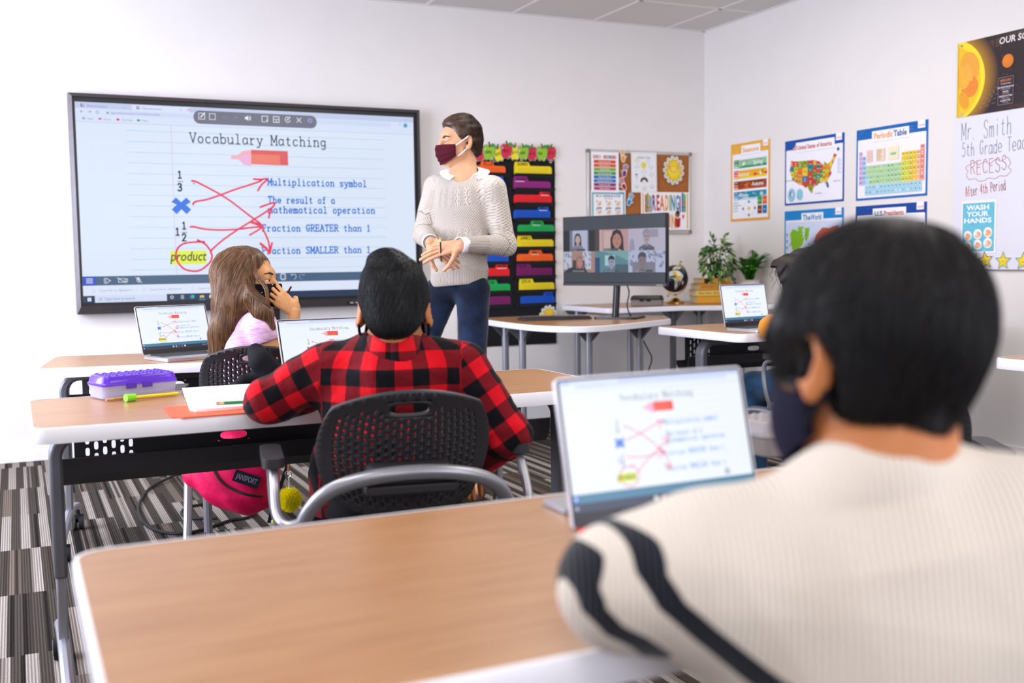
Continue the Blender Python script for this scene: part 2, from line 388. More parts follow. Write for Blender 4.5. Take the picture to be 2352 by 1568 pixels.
# striped carpet tiles
carp = mat('carpet', (.1, .09, .08), .95, spec=.1); nt, ns, ln, b = nodes_of(carp)
geo = N(nt, 'ShaderNodeNewGeometry'); sep = N(nt, 'ShaderNodeSeparateXYZ'); ln.new(geo.outputs['Position'], sep.inputs[0])
X, Yc = sep.outputs[0], sep.outputs[1]
ci = math_n(nt, 'FLOOR', math_n(nt, 'DIVIDE', X, .25)); co = math_n(nt, 'MULTIPLY', ci, .37)
ri = math_n(nt, 'FLOOR', math_n(nt, 'ADD', math_n(nt, 'DIVIDE', Yc, .62), co))
cmb = N(nt, 'ShaderNodeCombineXYZ'); ln.new(ci, cmb.inputs[0]); ln.new(ri, cmb.inputs[1])
wn = N(nt, 'ShaderNodeTexWhiteNoise', noise_dimensions='2D'); ln.new(cmb.outputs[0], wn.inputs['Vector'])
def stripes(width, seed):
    xx = math_n(nt, 'ADD', math_n(nt, 'DIVIDE', X, width), math_n(nt, 'MULTIPLY_ADD', wn.outputs['Value'], 40.8, 900))
    c2 = N(nt, 'ShaderNodeCombineXYZ'); ln.new(math_n(nt, 'FLOOR', xx), c2.inputs[0]); ln.new(math_n(nt, 'ADD', ri, seed), c2.inputs[1])
    w2 = N(nt, 'ShaderNodeTexWhiteNoise', noise_dimensions='2D'); ln.new(c2.outputs[0], w2.inputs['Vector']); return w2.outputs['Value']
s1 = stripes(.036, 3.1); s2 = stripes(.0125, 9.4)
r1 = ramp(nt, [(0, '4e4740'), (.16, '524a43'), (.17, '7a6c61'), (.46, '75685e'), (.47, 'aaa098'), (1, 'a0968f')], 'CONSTANT')
r2 = ramp(nt, [(0, '403a37'), (.10, '2b2624'), (.11, 'ffffff'), (.9, 'ffffff'), (.91, 'c9c1bb')], 'CONSTANT')
par = math_n(nt, 'MODULO', math_n(nt, 'FLOOR', math_n(nt, 'ADD', math_n(nt, 'DIVIDE', X, .036), math_n(nt, 'MULTIPLY_ADD', wn.outputs['Value'], 40.8, 900))), 2)
s1 = math_n(nt, 'MULTIPLY', s1, math_n(nt, 'GREATER_THAN', par, .5))
ln.new(s1, r1.inputs[0]); ln.new(s2, r2.inputs[0])
mx = N(nt, 'ShaderNodeMix', data_type='RGBA', blend_type='MULTIPLY'); mx.inputs[0].default_value = .8
ln.new(r1.outputs[0], mx.inputs[6]); ln.new(r2.outputs[0], mx.inputs[7])
# loop rows: fine dark ribs along the stripe
rib = math_n(nt, 'SINE', math_n(nt, 'MULTIPLY', X, 2*PI/.0085)); ribc = math_n(nt, 'MULTIPLY_ADD', rib, .28, .72)
nz = N(nt, 'ShaderNodeTexNoise'); nz.inputs['Scale'].default_value = 220; ln.new(geo.outputs['Position'], nz.inputs['Vector'])
ribf = math_n(nt, 'MULTIPLY', ribc, math_n(nt, 'MULTIPLY_ADD', nz.outputs[0], 1.1, .45))
mx2 = N(nt, 'ShaderNodeMix', data_type='RGBA', blend_type='MULTIPLY'); mx2.inputs[0].default_value = 1
ln.new(mx.outputs[2], mx2.inputs[6]); ln.new(ribf, mx2.inputs[7]); ln.new(mx2.outputs[2], b.inputs['Base Color'])
bp = N(nt, 'ShaderNodeBump'); bp.inputs['Strength'].default_value = .5; bp.inputs['Distance'].default_value = .003; ln.new(ribf, bp.inputs['Height']); ln.new(bp.outputs[0], b.inputs['Normal'])
struct(MB().box(X0-.1, WX+.1, Y1-.1, .1, -.08, 0).build('floor', carp, smooth=False))

struct(MB().box(X0-.1, WX+.1, Y1-.1, .1, H, H+.1).build('ceiling', ceil_m, smooth=False))
mb = MB()
for k in range(-8, 3):
    x = 3.35+.613*k
    if x < WX: mb.box(x-.0115, x+.0115, Y1, 0, H-.004, H+.002)
for k in range(0, 9): mb.box(X0, WX, -.62-1.22*k-.0115, -.62-1.22*k+.0115, H-.004, H+.002)
mb.box(X0, WX, -.018, 0, H-.006, H).box(WX-.018, WX, Y1, 0, H-.006, H)
struct(mb.build('trim_1', grid_m, smooth=False)); bpy.data.objects['trim_1']['label'] = 'white ceiling grid'
struct(MB().box(X0, WX, -.012, 0, 0, .105).build('baseboard_front', base_m, bevel=.004))
struct(MB().box(WX-.012, WX, Y1, 0, 0, .105).build('baseboard_right', base_m, bevel=.004))
# window in the left wall, out of the picture: frame and glass
mb = MB(); fx0, fx1 = X0-.09, X0-.03
for y in (wy0, (wy0+wy1)/2-.03, wy1-.06): mb.box(fx0, fx1, y, y+.06, wz0, wz1)
mb.box(fx0, fx1, wy0, wy1, wz0, wz0+.06).box(fx0, fx1, wy0, wy1, wz1-.06, wz1)
struct(mb.build('window_1', mat('window_frame', 'e8e8e8', .4), smooth=False))
# ------------------------------------------------------------------ what hangs on the front wall
SW, SH, SZ0 = 1.99, 1.1194, .8855          # lit area of the big display
def bd(px, py): p = PY(px, py, -.08); return (p.x, p.z-SZ0)
INK, BLU, RED = '2b3044', '0a6fd0', 'ea3a5c'
def lesson(pr, laptop=False):
    Q = lambda *a: [bd(*p) for p in a]
    W_, H_ = SW, SH
    bg = 'dde9fb' if not laptop else 'eef4fd'
    pr.rect(0, W_, 0, H_, bg)
    pr.rect(0, W_, H_-.034, H_, 'c3cfee'); pr.rect(.30 if not laptop else .1, .62, H_-.034, H_-.003, 'dbe5fb')
    pr.rect(0, W_, H_-.109, H_-.034, 'd9e4fb' if not laptop else 'e9f0fc')
    pr.rrect(.155, 1.84, H_-.066, H_-.041, .012, 'cfdcf7')
    pr.rect(0, W_, H_-.111, H_-.109, 'b4bfe4')
    def logo(x, y, s, cs=('1b63c9', 'eb8f73', '6b2fa0', '3cb878')):
        for (a, b), c in zip(((0, 1), (1, 1), (0, 0), (1, 0)), cs): pr.rrect(x+a*s*1.25, x+a*s*1.25+s, y+b*s*1.25, y+b*s*1.25+s, s*.25, c)
    if not laptop:
        for x, t in ((.03, 'MimioConnect'), (.325, 'MimioConnect')): logo(x, H_-.028, .008); pr.text(x+.032, H_-.0265, t, .0125, '6c7cb8')
        pr.text(.255, H_-.025, 'x', .011, '56608c'); pr.text(.565, H_-.025, 'x', .011, '56608c')
        pr.line([(.607, H_-.026), (.607, H_-.012), (.614, H_-.02), (.621, H_-.012), (.621, H_-.026)], .003, 'd86fa0'); pr.text(.635, H_-.0265, 'FW: Samsung Clas', .0125, 'a3aed8')
        for k, x in enumerate((.035, .075)):
            sg = 1 if k == 0 else -1; pr.line([(x-.008, H_-.053), (x+.008, H_-.053)], .0025, '6c83b8'); pr.line([(x+sg*-.002, H_-.047), (x-sg*.008, H_-.053), (x+sg*-.002, H_-.059)], .0025, '6c83b8')
        pr.smooth([(.117+.008*math.cos(a), H_-.053+.008*math.sin(a)) for a in np.linspace(.5, 6, 9)], .0025, '6c83b8')
        pr.rect(.166, .174, H_-.059, H_-.051, '4a5676'); pr.text(.187, H_-.059, 'app.mimioconnect.com/AdditionalInfo', .0125, '7f8fc4')
        for x, t, c in ((.035, 'Apps', 'a5a6d6'), (.12, 'Gmail', 'd86f9f'), (.215, 'YouTube', 'e8304a'), (.325, 'Maps', '35a86a')):
            pr.rrect(x, x+.016, H_-.096, H_-.084, .002, c); pr.text(x+.026, H_-.096, t, .0115, '8492c6')
        for x, t in ((1.90, '_'), (1.935, 'o'), (1.965, 'x')): pr.text(x, H_-.024, t, .011, '59668e')
        pr.ell(1.936, H_-.0535, .0135, .0135, '2a9cc4'); pr.text(1.931, H_-.058, 'E', .009, 'dff2ff'); pr.text(1.895, H_-.061, '*', .02, '6c7aa8')
        for k in range(3): pr.ell(1.966, H_-.047-.006*k, .0016, .0016, '59668e', 8)
    else:
        pr.text(.07, H_-.027, 'MimioConnect', .012, '9aa6cf'); pr.text(.2, H_-.06, 'app.mimioconnect.com/AdditionalInfo', .012, '9aa6cf')
        for x, t in ((1.90, 'o'), (1.95, 'x')): pr.text(x, H_-.024, t, .012, '59668e')
    # ruled page
    for k in range(14):
        y = bd(280, 299+24.75*k)[1]; x0 = bd(278+2.0*k/1.5, 299)[0]; x1 = bd(872+k*.5, 320)[0]
        if y > .16: pr.rect(.262, 1.795, y-.0013, y+.0013, 'a9cdf3' if not laptop else 'dce8f6')
    pr.rect(.508, .511, .15, H_-.111, 'cdbdf0' if not laptop else 'e4ddf5')
    def ct(p0, p1, t, h, c, w):
        a = bd(*p0); b = bd(*p1); n = len(t)-.15; pr.strokes(a[0], a[1], t, h, c, w, adv=(b[0]-a[0])/n, serif=True, rot=math.atan2(b[1]-a[1], b[0]-a[0]), xs=min(1.1, (b[0]-a[0])/n/h))
    thin = 1 if not laptop else .8
    ct((436, 327), (749, 337), 'Vocabulary Matching', .056, INK if not laptop else '4a4f66', .0062*thin)
    # red marker
    pr.poly(Q((530, 362), (532, 357), (545, 357), (557, 347), (577, 344), (577, 381), (560, 378), (548, 366), (533, 365)), 'f3b1b7'); pr.poly(Q((545, 363), (560, 354), (577, 354), (577, 381), (560, 378), (550, 366)), 'eeb3dc')
    pr.poly(Q((577, 344), (661, 347), (662, 380), (577, 377)), 'e0585b' if not laptop else 'ee4a3c'); pr.poly(Q((577, 354), (643, 356), (644, 380), (577, 377)), 'ee7a68' if not laptop else 'f5593c')
    for t, p0, p1 in (('1', (407, 409), (419, 409)), ('3', (407, 438), (419, 438)), ('1', (417, 526), (429, 526)), ('2', (417, 553), (429, 553)), ('1', (402, 540), (414, 540))):
        a = bd(*p0); pr.strokes(a[0], a[1], t, .041, INK, .0085*thin, serif=True, xs=.85)
    for a, b in (((408, 416.5), (421, 416.8)), ((417.5, 533.5), (430, 533.5))): pr.line(Q(a, b), .0035, INK)
    c0 = bd(416.5, 470); s = .056
    pr.poly([(c0[0]+x*s*.5, c0[1]+y*s*.5) for x, y in ((0, .52), (1.04, 1.5), (1.95, .55), (.93, -.02+.0), (1.95, -1.0), (1.0, -1.95), (0, -.93), (-1.0, -1.95), (-1.95, -1.0), (-.93, 0), (-1.95, .55), (-1.04, 1.5))], '0f6fe0')
    pr.poly(Q((391, 576), (474, 575), (474, 606), (391, 607)), 'e3f029')
    a = bd(391, 599); b = bd(475, 597); pr.text(a[0], a[1], 'product', .056, '1d1f26', bold=.012, shear=.22, width=b[0]-a[0])
    for p0, p1, t in (((615, 425), (842, 429), 'Multiplication symbol'), ((616, 466), (769, 467.5), 'The result of a'), ((616, 489), (861, 490), 'mathematical operation'), ((602, 531), (851, 531), 'Fraction GREATER than 1'), ((602, 583), (851, 580), 'Fraction SMALLER than 1')):
        ct(p0, p1, t, .0395, BLU if not laptop else '5c9be6', .0066*thin)
    w = .0105*thin
    R = RED
    pr.smooth(Q((440, 415), (450, 417), (470, 427), (500, 443), (530, 462), (560, 485), (585, 504), (598, 514), (607, 532), (616, 553), (620, 575), (620, 582)), w, R)
    pr.smooth(Q((443, 470), (449, 463), (475, 458), (508, 447), (540, 435), (575, 424), (595, 417), (602, 413)), w, R); pr.smooth(Q((582, 411), (598, 412), (614, 411), (601, 424), (592, 438)), w, R)
    pr.smooth(Q((437, 521), (448, 521), (470, 526), (510, 528), (550, 526), (580, 522), (603, 521)), w, R); pr.line(Q((577, 510), (590, 514), (604, 521)), w*1.6, R); pr.line(Q((573, 540), (590, 530), (604, 521)), w, R)
    pr.smooth(Q((484, 580), (487, 573), (512, 551), (545, 528), (580, 506), (610, 487), (628, 474)), w, R); pr.smooth(Q((597, 476), (610, 471), (631, 466), (622, 482), (617, 501)), w, R)
    pr.line(Q((598, 559), (610, 569), (620, 581)), w*1.5, R); pr.line(Q((625, 557), (622, 570), (620, 581)), w*1.1, R)
    pr.smooth(Q((470, 555), (445, 556), (423, 559), (409, 569), (404, 585), (408, 601), (421, 616), (438, 622), (458, 621), (477, 608), (486, 595), (485, 580), (474, 563), (462, 555), (453, 551)), w, R)
    pr.ell(*bd(445.5, 421), .005, .005, R, 10)
    a = bd(847, 614); logo(a[0], a[1], .025 if not laptop else .022, ('0f6fd6', 'e0922c', '7d2cc0', '2fbf60'))
    if not laptop:
        for dx, dy, rot in ((0, 1, 1), (1, 1, 0), (0, 0, 2), (1, 0, 3)):   # small arrows inside the four tiles
            x = a[0]+dx*.031+.0125; y = a[1]+dy*.031+.0125; q = [(0, .007), (.007, 0), (0, -.002), (-.002, 0)]
            pr.ell(x+(.008 if dx == 0 else -.008), y+(-.008 if dy else .008), .0055, .0055, bg, 12)
    # bars at the foot
    if laptop:
        pr.rect(0, W_, .075, .15, '3d7d9c'); pr.rect(0, W_, 0, .075, '1c2a48'); pr.rect(0, .06, .088, .138, '1c62d8'); pr.ell(.03, .113, .016, .016, 'dbe8fb', 14)
        for k, c in enumerate(('cfd8cf', 'e0a9ad', '2d6ad8', 'd83a3a', 'd5e4ea')): pr.ell(.86+.085*k, .04, .024, .024, c, 14)
        for k in range(4): pr.rect(1.72+.05*k, 1.745+.05*k, .03, .05, 'b9c6e2')
        pr.ell(.03, .035, .012, .012, 'dbe8fb', 12)
        return
    pr.rect(0, W_, .097, .149, '44607f'); pr.rect(0, .07, .097, .149, '1f4fc4')
    for k in range(3): pr.rrect(.018, .054, .111+.011*k, .115+.011*k, .002, 'f2f5ff')
    ic = 'e9eef8'
    pr.smooth([(.115, .136), (.115, .111), (.128, .111), (.142, .123), (.128, .136), (.115, .136)], .003, ic, k=3); pr.line([(.123, .112), (.123, .135)], .0025, ic); pr.line([(.142, .123), (.15, .123)], .003, ic)
    pr.line([(.19, .134), (.226, .134), (.226, .113), (.19, .113), (.19, .134)], .0028, ic); pr.line([(.226, .127), (.238, .133), (.238, .114), (.226, .12)], .0028, ic); pr.line([(.184, .139), (.232, .108)], .003, ic)
    pr.rrect(.293, .303, .122, .14, .005, ic); pr.smooth([(.287, .128), (.29, .118), (.298, .115), (.306, .118), (.309, .128)], .0025, ic); pr.line([(.298, .115), (.298, .108)], .003, ic); pr.line([(.283, .139), (.315, .108)], .003, ic)
    pr.rect(.80, .9, .097, .149, '33496a'); pr.poly([(.765, .14), (.765, .112), (.772, .118), (.777, .109), (.781, .111), (.776, .12), (.785, .12)], ic)
    pr.line([(.815, .112), (.835, .138), (.842, .132), (.822, .107), (.813, .107), (.815, .112)], .003, ic)
    x0, y0 = bd(650, 635); pr.line([(x0-.016, y0-.014), (x0+.016, y0-.014), (x0+.016, y0+.014), (x0-.016, y0+.014)], .0025, ic, True); pr.line([(x0-.01, y0-.02), (x0-.01, y0+.02), (x0+.01, y0+.02), (x0+.01, y0-.02)], .0025, ic, True)
    for cx, sg in ((675, -1), (693, 1)):
        x0, y0 = bd(cx, 635); pr.smooth([(x0+.014*math.cos(a)*sg*-1, y0+.014*math.sin(a)) for a in np.linspace(-1.6, 2.6, 9)], .0025, ic if sg < 0 else 'a9b6cc'); pr.line([(x0+sg*.006, y0+.012), (x0+sg*.015, y0+.008), (x0+sg*.017, y0+.018)], .0025, ic if sg < 0 else 'a9b6cc')
    pr.rect(0, W_, .0395, .097, 'dfe8fb')
    for k in range(3): x = .05+.27*k; pr.line([(x, .06), (x, .076), (x+.009, .076), (x+.012, .072), (x+.012, .06)], .0015, 'aab6dd', True); pr.text(x+.035, .062, 'Count On to...flipchart', .0125, '8795cb'); pr.line([(x+.2, .066), (x+.206, .071), (x+.212, .066)], .002, '66739f'); pr.rect(x+.238, x+.2395, .05, .088, 'c0cbea')
    pr.rect(0, W_, 0, .0395, '1d3350'); pr.rect(.06, .45, 0, .0395, 'd3dff6'); pr.text(.11, .013, 'Type here to search', .0145, '6f7da8')
    pr.smooth([(.092+.006*math.cos(a), .022+.006*math.sin(a)) for a in np.linspace(0, 6.28, 8)], .002, '6f7da8'); pr.line([(.088, .018), (.081, .011)], .0025, '6f7da8')
    for a in (0, 1):
        for b in (0, 1): pr.rect(.021+a*.0105, .0305+a*.0105, .009+b*.0105, .0185+b*.0105, 'e8eefc')
    for k in range(14): q = 2*PI*k/14; pr.line([(.478+.008*math.cos(q), .02+.008*math.sin(q)), (.478+.008*math.cos(q+.46), .02+.008*math.sin(q+.46))], .003, 'f4f6ff')
    for y in (.012, .02, .028): pr.rect(.528, .546, y-.002, y+.002, 'cdd6ea')
    pr.ell(.592, .02, .0125, .0125, '1f86d8'); pr.ell(.597, .022, .008, .008, '2fc48a'); pr.rect(.636, .66, .011, .027, 'f2c14e'); pr.rect(.642, .655, .011, .017, '2f7fd0'); pr.rect(.63, .668, 0, .003, '4fc0dc')
    pr.rrect(.69, .712, .01, .027, .003, 'eef1fa'); pr.line([(.696, .027), (.698, .034), (.704, .034), (.706, .027)], .002, 'eef1fa')
    for a in (0, 1):
        for b in (0, 1): pr.rect(.6965+a*.0055, .7005+a*.0055, .013+b*.0055, .017+b*.0055, ('e86a3a', '6ab04a', '3a7fd8', 'f0c030')[a*2+b])
    pr.rrect(.74, .764, .01, .027, .003, '2a9be8'); pr.poly([(.74, .027), (.752, .018), (.764, .027)], 'e4f2ff')
    # floating tool strip near the top
    a = bd(444, 267); c = bd(727, 277); y = a[1]-.002; pr.rrect(a[0], c[0], y-.04, y+.036, .036, '6d6f80')
    for px, py, kind in ((463, 267, 0), (487.5, 268, 1), (515, 269, 2), (541, 270, 3), (569, 271.5, 4), (608, 273.5, 5), (634, 274.5, 6), (660.5, 275, 7), (686, 276, 8), (711.5, 277, 9)):
        x, yy = bd(px, py); r = .017; wh = 'f4f6ff'
        if kind in (0, 1): pr.line([(x-r, yy-r), (x+r, yy-r), (x+r, yy+r), (x-r, yy+r)], .003, wh, True)
        if kind == 0: pr.line([(x-.006, yy-.006), (x+.018, yy+.02)], .006, wh)
        if kind in (2, 3): sg = 1 if kind == 2 else -1; pr.line([(x+sg*.002, yy+.008), (x-sg*.012, yy), (x+sg*.002, yy-.008)], .003, '82849a'); pr.line([(x-sg*.01, yy), (x+sg*.012, yy), (x+sg*.014, yy-.008)], .003, '82849a')
        if kind == 4: pr.poly([(x-.017, yy+.007), (x-.008, yy+.007), (x+.002, yy+.016), (x+.002, yy-.016), (x-.008, yy-.007), (x-.017, yy-.007)], wh); pr.smooth([(x+.007, yy+.008), (x+.01, yy), (x+.007, yy-.008)], .003, wh); pr.smooth([(x+.012, yy+.013), (x+.017, yy), (x+.012, yy-.013)], .003, wh)
        if kind == 5: pr.line([(x+.002, yy-r), (x-r, yy-r), (x-r, yy+r), (x+r, yy+r), (x+r, yy)], .0035, wh); pr.rect(x+.007, x+.011, yy-r, yy-.003, wh); pr.rect(x+.014, x+.018, yy-r, yy-.003, wh)
        if kind == 6: pr.line([(x-r, yy-r), (x+r, yy-r), (x+r, yy+r), (x-r, yy+r)], .0035, wh, True); pr.line([(x-r, yy), (x+r, yy)], .003, wh); pr.line([(x, yy), (x, yy-r)], .003, wh)
        if kind == 7: pr.smooth([(x+.016*math.cos(t), yy+.016*math.sin(t)) for t in np.linspace(.7, 6, 9)], .0035, wh); pr.ell(x, yy, .005, .005, wh, 10); pr.line([(x+.004, yy+.009), (x+.013, yy+.009), (x+.014, yy+.018)], .003, wh)
        if kind == 8: pr.line([(x-.014, yy-.014), (x+.014, yy+.014)], .0035, wh); pr.line([(x-.014, yy+.014), (x+.014, yy-.014)], .0035, wh)
        if kind == 9: pr.ell(x, yy, .016, .016, '8d93bd'); pr.line([(x-.004, yy+.008), (x+.005, yy), (x-.004, yy-.008)], .003, '555a78')

plas_dk = mat('dark_plastic', '2b2a2e', .42, var=.03, vscale=60); plas_bk = mat('black_plastic', '101114', .3)
metal_dk = mat('dark_brushed_metal', '5b5657', .38, metal=.75, var=.06, vscale=40)
DIM = colour_mat('dim_screen', .25, emit=.5, spec=.35); SCREEN = colour_mat('lit_screen', .25, emit=.72, spec=.35); PRINT = colour_mat('printed_paper', .62, spec=.3); GLOSSY = colour_mat('glossy_print', .28, spec=.5); EMLAP = colour_mat('laptop_screen', .2, emit=.76, spec=.4)
disp = thing('interactive_display', 'huge interactive display on a black rolling stand showing the vocabulary lesson', 'display', (SW/2, 0, .82))
fx0, fx1, fz0, fz1 = -.035, 2.030, .822, 2.052
def bar(mb, a, b, inward, d):
    """mitred frame bar with a sloping face"""
# frame: four mitred bars with sloping faces, one mesh
mb = MB(); o = [(fx0, fz0), (fx1, fz0), (fx1, fz1), (fx0, fz1)]; i1 = [(fx0+.02, fz0+.045), (fx1-.02, fz0+.045), (fx1-.02, fz1-.02), (fx0+.02, fz1-.02)]
vs = [(x, -.02, z) for x, z in o]+[(x, -.088, z) for x, z in o]+[(x, -.096, z) for x, z in i1]+[(x, -.072, z) for x, z in i1]
fs = []
for a in range(4):
    b_ = (a+1) % 4
    for l in range(3): fs.append((l*4+a, l*4+b_, l*4+4+b_, l*4+4+a))
fs.append((0, 3, 2, 1)); mb.add(vs, fs); mb.build('frame', metal_dk, disp, smooth=False)
mb = MB(); ii = [(x, z) for x, z in i1]; si = [(0, SZ0), (SW, SZ0), (SW, SZ0+SH), (0, SZ0+SH)]
vs = [(x, -.077, z) for x, z in ii]+[(x, -.077, z) for x, z in si]+[(x, -.03, z) for x, z in ii]
mb.add(vs, [(a, (a+1) % 4, 4+(a+1) % 4, 4+a) for a in range(4)]+[(4, 5, 6, 7)]+[(8, 11, 10, 9)]+[(a, 8+a, 8+(a+1) % 4, (a+1) % 4) for a in range(4)]); mb.build('bezel', plas_bk, disp, smooth=False)
pr = Print(frame_matrix((0, -.0775, SZ0), (1, 0, 0), (0, 0, 1)), 4e-5); lesson(pr); pr.build('screen', SCREEN, disp)
pp = PY(816, 693, -.096)
mb = MB(); mb.box(pp.x-.05, pp.x+.06, -.099, -.094, .833, .852); po = mb.build('port_panel', plas_bk, disp, smooth=False)
for k in range(2): MB().box(pp.x-.035+k*.035, pp.x-.012+k*.035, -.1005, -.0985, .838, .847).build('port', mat('port_metal', 'b9bcc0', .3, metal=1), po, smooth=False)
# rolling stand that carries the display
st = MB().box(.88, 1.11, -.062, -.018, .10, .86).build('stand_column', plas_bk, disp, bevel=.004)
MB().box(.36, 1.40, -.07, -.03, .075, .115).build('stand_rail', plas_bk, disp, bevel=.006)
for x in (.38, 1.36):
    ft = MB().box(x-.03, x+.03, -.86, -.03, .06, .10).build('stand_foot', plas_bk, disp, bevel=.012)
    for y in (-.80, -.10):
        MB().cyl((x-.02, y, .034), (x+.02, y, .034), .034, n=18).build('caster', plas_bk, ft)
# ------------------------------------------------------------------ pocket chart with coloured folders
blk_cloth = mat('black_fabric', '17171b', .85, bump=.3, bscale=500, sheen=.2, var=.1)
cx0, cx1 = 2.30, 3.035
chart = thing('pocket_chart', 'tall black hanging pocket chart on the wall behind the teacher', 'pocket chart', (2.66, 0, .6))
mb = MB(); nx, nz = 14, 40; vs = []; fs = []
for j in range(nz+1):
    for i in range(nx+1):
        x = cx0+(cx1-cx0)*i/nx; z = .515+(1.788-.515)*j/nz
        vs.append((x, -.008-.0035*math.sin(x*23+z*4)-.002*math.sin(z*31), z))
vs += [(x, -.001, z) for x, _, z in vs]; K = (nx+1)*(nz+1)
for j in range(nz):
    for i in range(nx): a = j*(nx+1)+i; fs.append((a, a+1, a+nx+2, a+nx+1)); fs.append((K+a+nx+1, K+a+nx+2, K+a+1, K+a))
for i in range(nx):
    for j in (0, nz): a = j*(nx+1)+i; fs.append((a, a+1, K+a+1, K+a))
for j in range(nz):
    for i in (0, nx): a = j*(nx+1)+i; fs.append((a, a+nx+1, K+a+nx+1, K+a))
mb.add(vs, fs).build('backing', blk_cloth, chart)
rowz = [PY(1230, y, -.01).z for y in (399, 432, 465, 500, 531.5, 566, 599, 631.5, 664.5, 695.5)]
for c_ in range(2):
    xa, xb = ((2.335, 2.70), (2.725, 3.03))[c_]
    for z in rowz:
        mb = MB(); n = 10
        vs = []
        for i in range(n+1):
            x = xa+(xb-xa)*i/n; sag = .004*math.sin(PI*i/n)
            for zz, y in ((z-.028, -.013), (z, -.030-sag), (z, -.026-sag), (z-.028, -.012)): vs.append((x, y, zz))
        fs = [(i*4+k, i*4+4+k, i*4+4+(k+1) % 4, i*4+(k+1) % 4) for i in range(n) for k in range(4)]+[(0, 1, 2, 3), (n*4+3, n*4+2, n*4+1, n*4)]
        mb.add(vs, fs).build('pocket', blk_cloth, chart)
chrome = mat('chrome', 'd8d8da', .12, metal=1)
for px, py in ((1135, 368.5), (1197, 370.5), (1264, 371)):
    p = PY(px, py, -.012); mb = MB(); mb.tube([(p.x+.0085*math.cos(a), -.014, p.z+.0085*math.sin(a)) for a in np.linspace(0, 2*PI, 15)[:-1]], .0035, 6, True); mb.build('grommet', chrome, chart)
FC = dict(orange='f0611f', yellow='e6cf1f', purple='8e2377', red='dd2128', blue='1450b8', green='17a04e', plum='731c5c')
def folder(c_, row, colr, x0, x1, name, tabpos, zb, zt, ztab, desc, tilt=0, slip=None):
    """x0..x1 and heights in the wall's own metres; tabpos = (a, b) fractions along the top"""
    th = .004; y = -.0155
    w = x1-x0; ta, tb = x0+w*tabpos[0], x0+w*tabpos[1]
    out = [(x0, zb), (x1, zb), (x1, zt-.012), (x1-.012, zt)]
    if tb < x1-.02: out += [(tb+.012, zt), (tb, ztab), (ta+.006, ztab)]
    else: out += [(tb-.01, ztab), (ta+.012, ztab), (ta, zt)]
    if ta > x0+.02: out += [(ta-.004, zt), (x0+.012, zt), (x0, zt-.012)]
    else: out += [(x0, zt-.006)]
    M = Matrix.Translation((x0, y, zb)) @ Matrix.Rotation(tilt, 4, 'Y') @ Matrix.Translation((-x0, 0, -zb)) @ Matrix(((1, 0, 0, 0), (0, 0, -1, 0), (0, 1, 0, 0), (0, 0, 0, 1)))
    mb = MB().color(FC[colr]); mb.prism(out, 0, th, M)
    pr = Print(M @ Matrix.Translation((0, 0, th)), 1e-4); pr.mb = mb
    pr.rect(x0+.03, x1-.03, zb+.004, zt-.014, tuple(v*.93 for v in lin(FC[colr])))
    if name: pr.strokes(ta+.022, zt+.001, name, .019, '17131a', .0034, adv=.0165, jit=.5)
    if slip: pr.rect(ta+.015, tb-.02, zt-.004, zt-.0005, 'f3f0ea')
    o = mb.build('file_folder', PRINT, smooth=False)
    tag(o, desc, 'folder', 'coloured file folders in the pocket chart')
def fl(px0, px1, pyb, pyt, ptab, *a, **k):
    A = PY(px0, pyb, -.024); B = PY(px1, pyb, -.024); T = PY((px0+px1)/2, pyt, -.024); TT = PY((px0+px1)/2, ptab, -.024)
    folder(*a[:3], A.x, B.x, a[3], a[4], min(A.z, B.z)-.006, T.z-.006, TT.z+.006, a[5], **k)
fl(1182, 1268, 398.5, 379, 374.5, 1, 0, 'yellow', 'SONNY', (0, .38), 'yellow folder marked SONNY, topmost of the chart right column')
fl(1180, 1266, 431.5, 414, 407.5, 1, 1, 'purple', 'PERRY', (0, .36), 'bright purple folder marked PERRY, second down right column', slip=1)
fl(1181, 1268, 464, 445, 442, 1, 2, 'red', 'ISABEL', (.66, 1), 'red folder marked ISABEL in the chart right column', slip=1)
fl(1180, 1265, 499.5, 480, 476.5, 1, 3, 'blue', 'BEN', (.64, .98), 'blue folder marked BEN, fourth down right column', slip=1)
fl(1190, 1274, 531, 514, 509, 1, 4, 'green', 'ABBY', (.35, .68), 'green folder marked ABBY in the right column', slip=1)
fl(1188, 1272, 565.5, 548, 543.5, 1, 5, 'yellow', 'JAMES', (0, .38), 'yellow folder marked JAMES, sixth down right column')
fl(1188, 1271, 599, 581, 576.5, 1, 6, 'orange', 'MOLLY', (.34, .68), 'orange folder marked MOLLY in the right column', slip=1)
fl(1187, 1270, 631, 613, 608, 1, 7, 'plum', 'SID', (0, .38), 'dark plum folder marked SID in the right column')
fl(1193, 1274, 664, 647, 642, 1, 8, 'yellow', 'ERIK', (0, .38), 'yellow folder marked ERIK, third from the chart bottom')
fl(1196, 1275, 695, 677, 672, 1, 9, 'blue', 'LUIS', (.66, 1), 'blue folder marked LUIS, lowest in the right column')
fl(1080, 1162, 395.5, 378, 373, 0, 0, 'orange', 'ELLA', (.3, .64), 'orange folder marked ELLA beside the teacher collar')
fl(1078, 1162, 429, 412, 406, 0, 1, 'blue', '', (.6, .97), 'blue folder behind the teacher shoulder, left column')
fl(1082, 1130, 533, 520, 514, 0, 4, 'orange', '', (.1, .5), 'orange folder almost hidden behind the teacher elbow')
fl(1085, 1169, 600, 583, 577, 0, 6, 'blue', '', (.1, .5), 'blue folder under the teacher bent elbow, left column')
fl(1086, 1171, 633, 613.5, 610, 0, 7, 'red', 'MADDY', (.6, 1), 'red folder marked MADDY near the sweater hem', slip=1)
fl(1087, 1173, 668, 650, 645, 0, 8, 'green', 'TIM', (.3, .62), 'green folder marked TIM beside the jeans')
